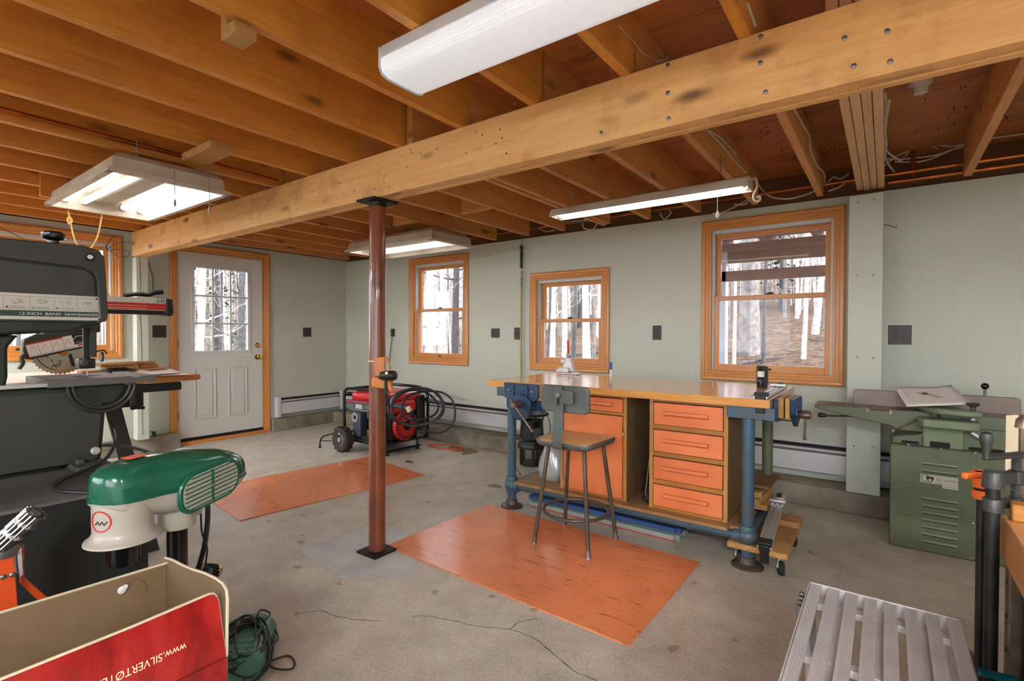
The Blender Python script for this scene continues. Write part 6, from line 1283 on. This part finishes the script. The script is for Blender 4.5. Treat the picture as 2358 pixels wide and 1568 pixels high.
# table, fence and stand
ZR=.945
g=G(); g.prism([(-.1,ZR-.038),(1.375,ZR-.038),(1.395,ZR-.03),(1.395,ZR-.006),(1.38,ZR),(-.1,ZR)],(-4.35,0,0),(0,1,0),(0,0,1),(.93,0,0)); rt_=build(g,'table','saw_wood',ra,bevel=.004)
g=G(); g.box((-4.36,.38,ZR),(-3.43,.40,ZR+.035)); build(g,'fence','saw_wood',rt_,bevel=.002)
for k,px in enumerate((255,270,286)):
    p=at(px,848-k,x=-3.5); g=G(); g.lathe([(.022,-.012),(.028,-.008),(.028,.008),(.022,.012)],(-3.5,p.y,ZR+.03),(.9,-.4,0),18); g.tube([(-3.5,p.y,ZR-.01),(-3.5,p.y,ZR+.03)],.006,8); build(g,'clamp_knob','black_plastic',ra)
g=G(); g.box((-4.3,.1,.77),(-3.5,1.12,ZR-.04)); build(g,'base_box','black_paint',ra,bevel=.006)
g=G(); g.prism(rrect(.34,.05,.012,3,1.13,ZR-.068),(-3.46,0,0),(0,1,0),(0,0,1),(.006,0,0)); build(g,'support_rail','black_paint',ra)
p=at(305,905,x=-3.45); q=at(305,938,x=-3.45); q2=at(330,938,x=-3.45); g=G(); g.tube([(-3.5,p.y-.06,p.z),(-3.45,p.y,p.z)],.009,8); g.prism(rrect(.026,.11,.01,3,q.y,(p.z+q.z)/2),(-3.45,0,0),(0,1,0),(0,0,1),(.012,0,0)); cr2=build(g,'elevation_crank','iron_dark',ra,bevel=.003); g=G(); g.tube([(-3.44,q.y,q.z),(-3.43,q2.y,q2.z)],.01,10); build(g,'crank_grip','black_plastic',cr2)
for (xt,yt),(xb,yb) in(((-3.55,1.02),(-3.22,1.10)),((-4.25,1.02),(-4.5,1.12)),((-3.55,.2),(-3.3,.05)),((-4.25,.2),(-4.5,.05))):
    s=1 if xt>-3.9 else -1; g=G(); n=Vector((0,1,0)); 
    g.loft([[Vector((xt-s*.1,yt,.79)),Vector((xt+s*.01,yt,.79)),Vector((xt+s*.01,yt-.08,.79)),Vector((xt-s*.005,yt-.08,.79))],[Vector((xb-s*.09,yb,.0)),Vector((xb,yb,.0)),Vector((xb,yb-.07,.0)),Vector((xb-s*.015,yb-.07,.0))]]); build(g,'stand_leg','saw_grey',ra,bevel=.003)
g=G(); g.box((-4.3,1.0,.3),(-3.4,1.03,.42)); build(g,'stand_shelf','saw_grey',ra)
# boards stacked on its table
L=[(313,834,.105,.0),(358,831,.14,.0),(320,841,.1,1),(366,840,.06,1),(383,848,.13,2),(300,848,.14,2),(290,853,.2,3)]
names=('top left','top right','second left','second right','lowest right','lowest middle','lowest left')
for (px,py,LL,lv),nm in zip(L,names):
    xpl=-3.62 if px>340 else -3.56; e=at(px,py,x=xpl); z=ZR+.005+.019*(3-lv); g=G(); g.box((xpl-.09,e.y-LL*1.6,z),(xpl,e.y,z+.017)); tag(build(g,'short_board','scrap_wood',bevel=.004),'%s short board in the stack on the radial arm saw table'%nm,'board','short boards on the radial arm saw table')
# papers
for k,(P,l) in enumerate((([(300,851),(345,843),(452,857),(400,863)],'upper sheet of crumpled white paper on the saw table edge'),([(330,858),(395,850),(455,860),(350,864)],'lower sheet of white paper on the saw table edge'))):
    a=[at(x,y,z=ZR+.012+.0*k) for x,y in((305,858),(392,854),(450,862),(335,866))] if k else [at(x,y,z=ZR+.02) for x,y in((296,855),(372,851),(420,858),(330,864))]
    g=G(); n=8; tp=[]
    for j in range(n+1):
        for i in range(n+1):
            p=a[0].lerp(a[1],i/n).lerp(a[3].lerp(a[2],i/n),j/n); lift=.03*max(0,.5-j/n)*max(0,math.sin(i*.8+k)) ; tp.append(p+Vector((0,0,lift)))
    g.add(tp,[(j*(n+1)+i,j*(n+1)+i+1,(j+1)*(n+1)+i+1,(j+1)*(n+1)+i) for j in range(n) for i in range(n)]); o_=build(g,'paper_sheet','paper'); o_.modifiers.new('solid','SOLIDIFY').thickness=.0012; tag(o_,l,'paper')
# ================================================================ drill press (nose along local +x)
dp=thing('drill_press','green and beige bench drill press standing on the floor','drill press',(-1.575,.58,0),math.atan2(-.934,.358))
L_=dict(local=True)
g=G(); g.tube([(0,0,.03),(0,0,.70)],.025,24); build(g,'column','black_gloss',dp,**L_)
g=G(); g.prism([(a-.0+.0,b) for a,b in rrect(.34,.17,.03,4,.1,0)],(0,0,.0),(1,0,0),(0,1,0),(0,0,.03)); g.lathe([(.05,.03),(.04,.08),(.03,.085)],(0,0,0),n=20); build(g,'base','dp_green',dp,bevel=.004,**L_)
Wd=[(.213,.018),(.203,.042),(.185,.056),(.15,.063),(.11,.061),(.085,.064),(.05,.074),(-.03,.08),(-.1,.08),(-.155,.07),(-.19,.052),(-.21,.02)]
TZ=[.852,.866,.874,.88,.884,.885,.884,.876,.862,.842,.822,.80]
SZ=[.797,.796,.795,.793,.79,.788,.786,.778,.772,.768,.765,.764]
ring=[]
for (x,wv),tz,sz in zip(Wd,TZ,SZ):
    h=tz-sz; ring.append([Vector((x,wv*math.copysign(abs(math.cos(a))**.62,math.cos(a)),sz+h*abs(math.sin(a))**.62)) for a in [PI*i/16 for i in range(17)]]+[Vector((x,-wv*.5,sz)),Vector((x,wv*.5,sz))])
g=G(); g.loft(ring); cv=build(g,'pulley_cover','dp_green',dp,smooth=1.0,**L_)
ring=[]
for (x,wv),sz in zip(Wd,SZ): ring.append([Vector((x*1.004,(wv+.003)*s_,sz+dz)) for s_,dz in((1,.004),(-1,.004),(-1,-.004),(1,-.004))])
g=G(); g.loft(ring); build(g,'cover_lip','dp_green',dp,smooth=1,**L_)
BZ=[.79,.78,.76,.745,.735,.728,.722,.712,.715,.73,.745,.76]
ring=[]
for (x,wv),bz,sz in zip(Wd,BZ,SZ):
    h=sz-.004-bz; ring.append([Vector((x,wv*math.copysign(abs(math.cos(a))**.6,math.cos(a)),sz-.004-h*abs(math.sin(a))**.7)) for a in [PI*i/12 for i in range(13)]])
g=G(); g.loft(ring); hd=build(g,'head_casting','dp_beige',dp,smooth=1,**L_)
g=G(); g.lathe([(.0625,.79),(.0625,.735),(.062,.718),(.064,.708),(.072,.699),(.079,.694),(.08,.689),(.07,.687),(.05,.687)],(.148,0,0),n=36); build(g,'quill_housing','dp_beige',dp,**L_)
g=G(); g.lathe([(.034,.688),(.034,.632),(.03,.626),(.012,.626)],(.148,0,0),n=24); build(g,'chuck','black_gloss',dp,**L_)
g=G(); g.lathe([(.043,.665),(.045,.668),(.045,.715),(.06,.73)],(0,0,0),n=28); build(g,'column_collar','dp_beige',dp,**L_)
g=G(); g.box((-.06,-.02,.68),(.0,.03,.72)); build(g,'collar_web','dp_beige',dp,bevel=.01,**L_)
# motor grille
poly=[(x,z) for x,z in rrect(.2,.108,.045,6,-.035,.776)]
poly=[(x,z+(.0 if x<0 else 0)-.02*((x+.035)/.2)) for x,z in poly]
g=G(); g.prism(poly,(0,.072,0),(1,0,0),(0,0,1),(0,.012,0)); gr_=build(g,'grille_frame','dp_green',dp,bevel=.004,**L_)
poly2=[(-.035+(x+.035)*.9,.776+(z-.776)*.84) for x,z in poly]; g=G(); g.prism(poly2,(0,.0835,0),(1,0,0),(0,0,1),(0,.0012,0)); build(g,'grille_back','dp_beige',gr_,**L_)
for k in range(8):
    z=.736+.0115*k; hw=.086-.0*abs(k-3.5)-(.018 if k in(0,7) else .004 if k in(1,6) else 0); g=G(); g.bx((-.035,.0862,z),(2*hw,.003,.0026),Matrix.Rotation(.1,3,'Y')); build(g,'grille_bar','dp_green',gr_,**L_)
g=G(); g.box((-.0375,.0845,.733),(-.0325,.0885,.82)); build(g,'grille_post','dp_green',gr_,**L_)
g=G(); g.lathe([(.005,0),(.0045,.002)],(-.035,.0885,.776),(0,1,0),10); build(g,'grille_screw','galv',gr_,**L_)
g=G(); pts=[Vector((.148+.0632*math.cos(R_(8)+.40*math.cos(a)),.0632*math.sin(R_(8)+.40*math.cos(a)),.752+.024*math.sin(a))) for a in [2*PI*i/32 for i in range(32)]]; g.tube(pts,.0018,6,closed=True); build(g,'red_logo_ring','print_red',hd,**L_)
g=G(); pts=[Vector((.148+.0632*math.cos(R_(10)+.26*t),.0632*math.sin(R_(10)+.26*t),.748+.004*math.sin(t*9))) for t in [-1+.1*i for i in range(21)]]; g.tube(pts,.0012,5); build(g,'logo_script','ink',hd,**L_)
g=G(); g.box((.10,-.012,.886),(.145,.022,.8875)); build(g,'warning_sticker','orange_red',cv,**L_)
# conduit, switch box, cord and plug at the back
q=[at(478,1150,y=.80),at(478,1200,y=.80),at(470,1260,y=.80),at(456,1310,y=.80)]
g=G(); g.tube(spline(q,6),.0085,10); cq=build(g,'conduit','cord_black',dp)
p=at(457,1322,y=.80); g=G(); g.bx(p+Vector((.0,0,-.01)),(.07,.05,.045),Matrix.Rotation(.3,3,'Z')); build(g,'switch_box','galv',dp,bevel=.004)
g=G(); g.lathe([(.014,0),(.012,.014),(.009,.02)],q[-1]+Vector((0,0,-.016)),(0,0,1),10); build(g,'conduit_clamp','galv',cq)
a=at(478,1312,y=.79); ax_=(Vector((Rv.x,Rv.y,0))+Vector((0,0,.1))-Vector((F_.x,F_.y,0))*.4).normalized(); g=G(); g.lathe([(.012,-.01),(.022,0),(.024,.02),(.022,.045),(.02,.048)],a,ax_,8); pg=build(g,'plug','black_plastic',dp); g=G()
for s in(-.007,.007): g.bx(a+ax_*.055+Vector((0,0,s)),(.012,.012,.003))
build(g,'plug_prongs','brass',pg)
g=G(); g.add([at(455,1295,y=.81),at(512,1300,y=.81),at(505,1335,y=.81),at(450,1325,y=.81)],[(0,1,2,3)]); ct_=build(g,'cord_tag','print_cream',dp,smooth=0); ct_.modifiers.new('solid','SOLIDIFY').thickness=.001
text('EAS','tag_text','ink',ct_,at(478,1300,y=.808),(1,0,-.12),(.0,0,1),.012)
g=G(); g.tube(spline([at(462,1160,y=.79),at(463,1200,y=.79),at(466,1230,y=.79),at(477,1262,y=.79),at(473,1300,y=.79),at(474,1325,y=.79)],6),.0035,6); build(g,'lamp_cord','cord_black',dp)
g=G(); g.tube(spline([at(238,1025,x=-2.2),at(280,1026,x=-2.1),at(320,1034,x=-1.9),at(350,1043,x=-1.72)],6),.0055,8); tag(build(g,'saw_cable','cord_black'),'black cable running from the band saw behind the drill press','cable')
# ================================================================ orange roller stand
rs_=thing('roller_stand','orange steel roller stand with silver pin rollers at the left edge','roller stand',(-1.66,.26,0))
def rp(px,py,x=-1.65): return at(px,py,x=x)
P=[rp(-8,1262),rp(32,1262),rp(44,1412),rp(44,1568),rp(0,1568)]; g=G(); g.prism([(p.y,p.z) for p in P],(-1.66,0,0),(0,1,0),(0,0,1),(.006,0,0)); b1=build(g,'front_bracket','orange_red',rs_,bevel=.002)
g=G(); g.prism([(rp(-8,1262).y,rp(-8,1262).z),(rp(-8,1262).y+.004,rp(-8,1262).z),(rp(4,1562).y+.004,rp(4,1562).z),(rp(4,1562).y,rp(4,1562).z)],(-1.70,0,0),(0,1,0),(0,0,1),(.045,0,0)); build(g,'bracket_flange','orange_red',rs_)
P=[rp(42,1250,-1.72),rp(52,1250,-1.72),rp(53,1325,-1.72),rp(118,1382,-1.72),rp(100,1395,-1.72),rp(44,1340,-1.72)]; g=G(); g.prism([(p.y,p.z) for p in P],(-1.72,0,0),(0,1,0),(0,0,1),(.02,0,0)); build(g,'side_leg','orange_red',rs_,bevel=.003)
g=G(); a,b=rp(118,1385,-1.71),Vector((-1.71,.62,.0)); g.tube([a,(-1.71,a.y+.14,.012)],.014,4); g.tube([rp(20,1500,-1.70),(-1.70,.26,0)],.02,4); g.tube([rp(20,1500,-1.70),(-1.62,.10,.0)],.014,4); build(g,'stand_leg','orange_red',rs_)
P=[rp(32,1262,-1.69),rp(44,1254,-1.69),rp(48,1315,-1.69),rp(39,1322,-1.69)]; g=G(); g.prism([(p.y,p.z) for p in P],(-1.72,0,0),(0,1,0),(0,0,1),(.06,0,0)); build(g,'slide_plate','alu_dull',rs_,bevel=.002)
for px,py in((4,1281),(24,1276),(7,1328),(28,1323)): g=G(); g.lathe([(.006,0),(.006,.004),(.003,.006)],rp(px,py,-1.654),(1,0,0),10); build(g,'bolt','galv',b1)
for px,py in((50,1257),(54,1302)): g=G(); g.lathe([(.005,0),(.005,.004),(.003,.006)],rp(px,py,-1.70),(1,0,0),10); build(g,'bolt','galv',rs_)
ra_,rb_=rp(-6,1262,-1.66),rp(84,1180,-1.62); dR=(rb_-ra_).normalized(); e1r=dR.orthogonal().normalized(); e2r=dR.cross(e1r); Lr=(rb_-ra_).length
for s0,s1,rr in((-.1,.40,.020),(.46,.72,.021),(.74,1.0,.021)):
    for k in range(14):
        an=2*PI*k/14; o_=(e1r*math.cos(an)+e2r*math.sin(an))*rr; g=G(); g.tube([ra_+dR*Lr*s0+o_,ra_+dR*Lr*s1+o_],.0036,7); build(g,'roller_pin','steel',rs_)
for s in(.43,.73,): g=G(); g.lathe([(.012,-.006),(.0225,-.005),(.0225,.005),(.012,.006)],ra_+dR*Lr*s,dR,20); build(g,'roller_disc','alu_dull',rs_)
g=G(); g.tube([ra_-dR*Lr*.12,rb_],.011,10); build(g,'roller_core','galv',rs_); g=G(); g.lathe([(.026,0),(.028,.01),(.026,.03),(.015,.034)],rp(6,1268,-1.665)-Vector((0,0,.012)),(0,0,1),16); build(g,'roller_yoke','galv',rs_)
# ================================================================ red cardboard box
xb_=-1.36; c0=at(385,1297,x=xb_); yR=c0.y; xf=at(519,1512,y=yR).x; zc_=at(519,1512,y=yR).z; yL=-.35
cb_=thing('cardboard_box','open brown cardboard box with glossy red printed front','box',((xb_+xf)/2,.1,0))
def slab(P,n,th,name,m,par,bev=0):
    n=Vector(n); P=[Vector(p) for p in P]; N=len(P); g=G(); A=P; B=[p+n*th for p in P]
    nn=sum(((P[i]-P[0]).cross(P[i+1]-P[0]) for i in range(1,N-1)),Vector())
    if nn.dot(n)<0: A,B=A,B; fs=[tuple(range(N)),tuple(range(2*N-1,N-1,-1))]; sd_=[(N+i,N+(i+1)%N,(i+1)%N,i) for i in range(N)]
    else: fs=[tuple(range(N-1,-1,-1)),tuple(range(N,2*N))]; sd_=[(i,(i+1)%N,N+(i+1)%N,N+i) for i in range(N)]
    g.add(A+B,fs+sd_); return build(g,name,m,par,bevel=bev)
zbk=c0.z
bkp=slab([(xb_,yL,0),(xb_,yR-.004,0),(xb_,yR-.004,zbk-.0),(xb_,.2,at(0,1412,x=xb_).z),(xb_,yL,at(0,1412,x=xb_).z)],(-1,0,0),.005,'back_panel','kraft',cb_)
fl=[at(x,y,y=yR) for x,y in((378,1286),(395,1291),(420,1304),(445,1314),(470,1322),(495,1334),(511,1346),(519,1360),(521,1380))]
slab([(xb_-.005,yR,0)]+fl+[(xf,yR,zc_),(xf,yR,0)],(0,1,0),.005,'end_panel','kraft',cb_)
slab([(xb_-.005,yL,0),(xf,yL,0),(xf,yL,zc_),(xb_,yL,zc_)],(0,-1,0),.005,'end_panel','kraft',cb_)
g=G(); g.box((xb_,yL,0),(xf,yR,.005)); build(g,'bottom_panel','kraft',cb_)
slab([(xf,yL,0),(xf,yR,0),(xf,yR,zc_),(xf,yL,zc_)],(1,0,0),.005,'front_panel','red_gloss',cb_)
ff=[at(x,y,x=xf) for x,y in((0,1565),(300,1445),(478,1369),(489,1367),(496,1373),(500,1386),(517,1508))]
ffl=[Vector((xf+.002,yL,ff[0].z))]+[p+Vector((.002,0,0)) for p in ff]+[Vector((xf+.002,yL,zc_))]
fp_=slab(ffl,(1,0,0),.0045,'front_flap','red_gloss',cb_)
g=G(); g.tube([p+Vector((.002,0,.0008)) for p in [Vector((xf,yL,ff[0].z))]+ff],.003,6); build(g,'flap_edge','kraft_edge',fp_)
g=G(); g.tube([Vector((xb_-.002,yL,at(0,1412,x=xb_).z)),Vector((xb_-.002,.2,at(0,1412,x=xb_).z)),Vector((xb_-.002,yR,zbk))],.003,6); build(g,'panel_edge','kraft_edge',bkp); g=G(); g.tube([p+Vector((0,.0025,.0005)) for p in fl+[Vector((xf,yR,zc_))]],.003,6); build(g,'panel_edge','kraft_edge',cb_)
to=at(425,1476,x=xf); te=at(212,1570,x=xf)
text('www.SILVERT\u00d8TEM','box_print','print_cream',fp_,(xf+.007,to.y,to.z),(0,-1,0),(0,0,-1),.0145,to.y-te.y)
p=at(280,1357,x=xb_); g=G(); g.ball(p+Vector((.004,0,0)),.009,12,7,(.4,1,1)); g.ball(p+Vector((.004,.006,.004)),.006,10,6,(.4,1,1)); build(g,'glue_blob','print_white',bkp)
L=[[(at(x,y,x=xb_).y,at(x,y,x=xb_).z) for x,y in((284,1368),(290,1345),(312,1332),(332,1340),(338,1360),(320,1375),(300,1378))]]
strokes(L,.003,'torn_patch','dark_wood',bkp,(xb_+.0004,0,0),(0,1,0),(0,0,1))
# ================================================================ green tool housing with tangled cord
t=thing('tool_housing','dark green moulded tool housing on the floor beside the box','tool housing',(-1.93,.93,0)); u0=Vector((.80,-.6,0)); v0=Vector((.6,.80,0)); oc_=Vector((-1.92,.915,0))
def hr(a,b,z,dx=0): return [oc_+u0*(x+dx)+v0*y+Vector((0,0,z)) for x,y in rrect(a,b,min(a,b)*.45,6)]
g=G(); g.loft([hr(.42,.2,.0),hr(.43,.21,.015),hr(.41,.195,.035,-.005),hr(.35,.15,.058,-.01),hr(.26,.1,.068,-.01)]); h_=build(g,'shell','housing_green',t,smooth=1)
for k in range(3): g=G(); g.bx(oc_+u0*(.1-.035*k)+Vector((0,0,.062)),(.012,.11,.016),Matrix.Rotation(math.atan2(v0.y,v0.x)-PI/2,3,'Z')); build(g,'vent_rib','housing_green',h_)
rd=random.Random(12); pts=[]
for k in range(80):
    a=k*1.75+rd.uniform(-.5,.5); r=rd.uniform(.08,.19); p=oc_+u0*(.02+r*1.15*math.cos(a))+v0*(.02+r*.62*math.sin(a)); rel=p-oc_; q=max(0,1-(rel.dot(u0)/.2)**2-(rel.dot(v0)/.1)**2); p.z=.012+.07*q**.5+rd.uniform(.0,.014); pts.append(p)
g=G(); g.tube(spline(pts,6),.0036,6); q=[pts[-1],at(650,1512,z=.006),at(676,1520,z=.006),at(672,1540,z=.006),at(630,1538,z=.006),at(600,1515,z=.012)]; g.tube(spline(q,7),.0035,6); g.tube(spline([pts[5],at(600,1405,z=.1),at(622,1412,z=.07),at(612,1425,z=.07)],6),.0032,6)
tag(build(g,'tangled_cord','cord_black'),'tangle of thin black cord on the green tool housing','cord')
# ================================================================ unseen fluorescent fixtures, added out of view to brighten the room
for a in ((.3,1.5,-1.5,-.92,'added unseen fluorescent fixture straight behind the viewer, for extra light'),(-5.4,-4.2,-1.0,-.42,'added unseen fluorescent fixture near the left wall, for extra light'),(1.3,2.5,.2,.78,'added unseen fluorescent fixture to the right of the viewer, for extra light')):
    f_=troffer(*a[:4],1.995,a[4],(1,1,1,1) if a[0]<1 else (1,0,0,0))
    for o in [o for o in bpy.data.objects if o.parent==f_ and o.name.startswith('tube') and o.data.materials[0]==M['tube_on']]: o.data.materials[0]=M['tube_added']
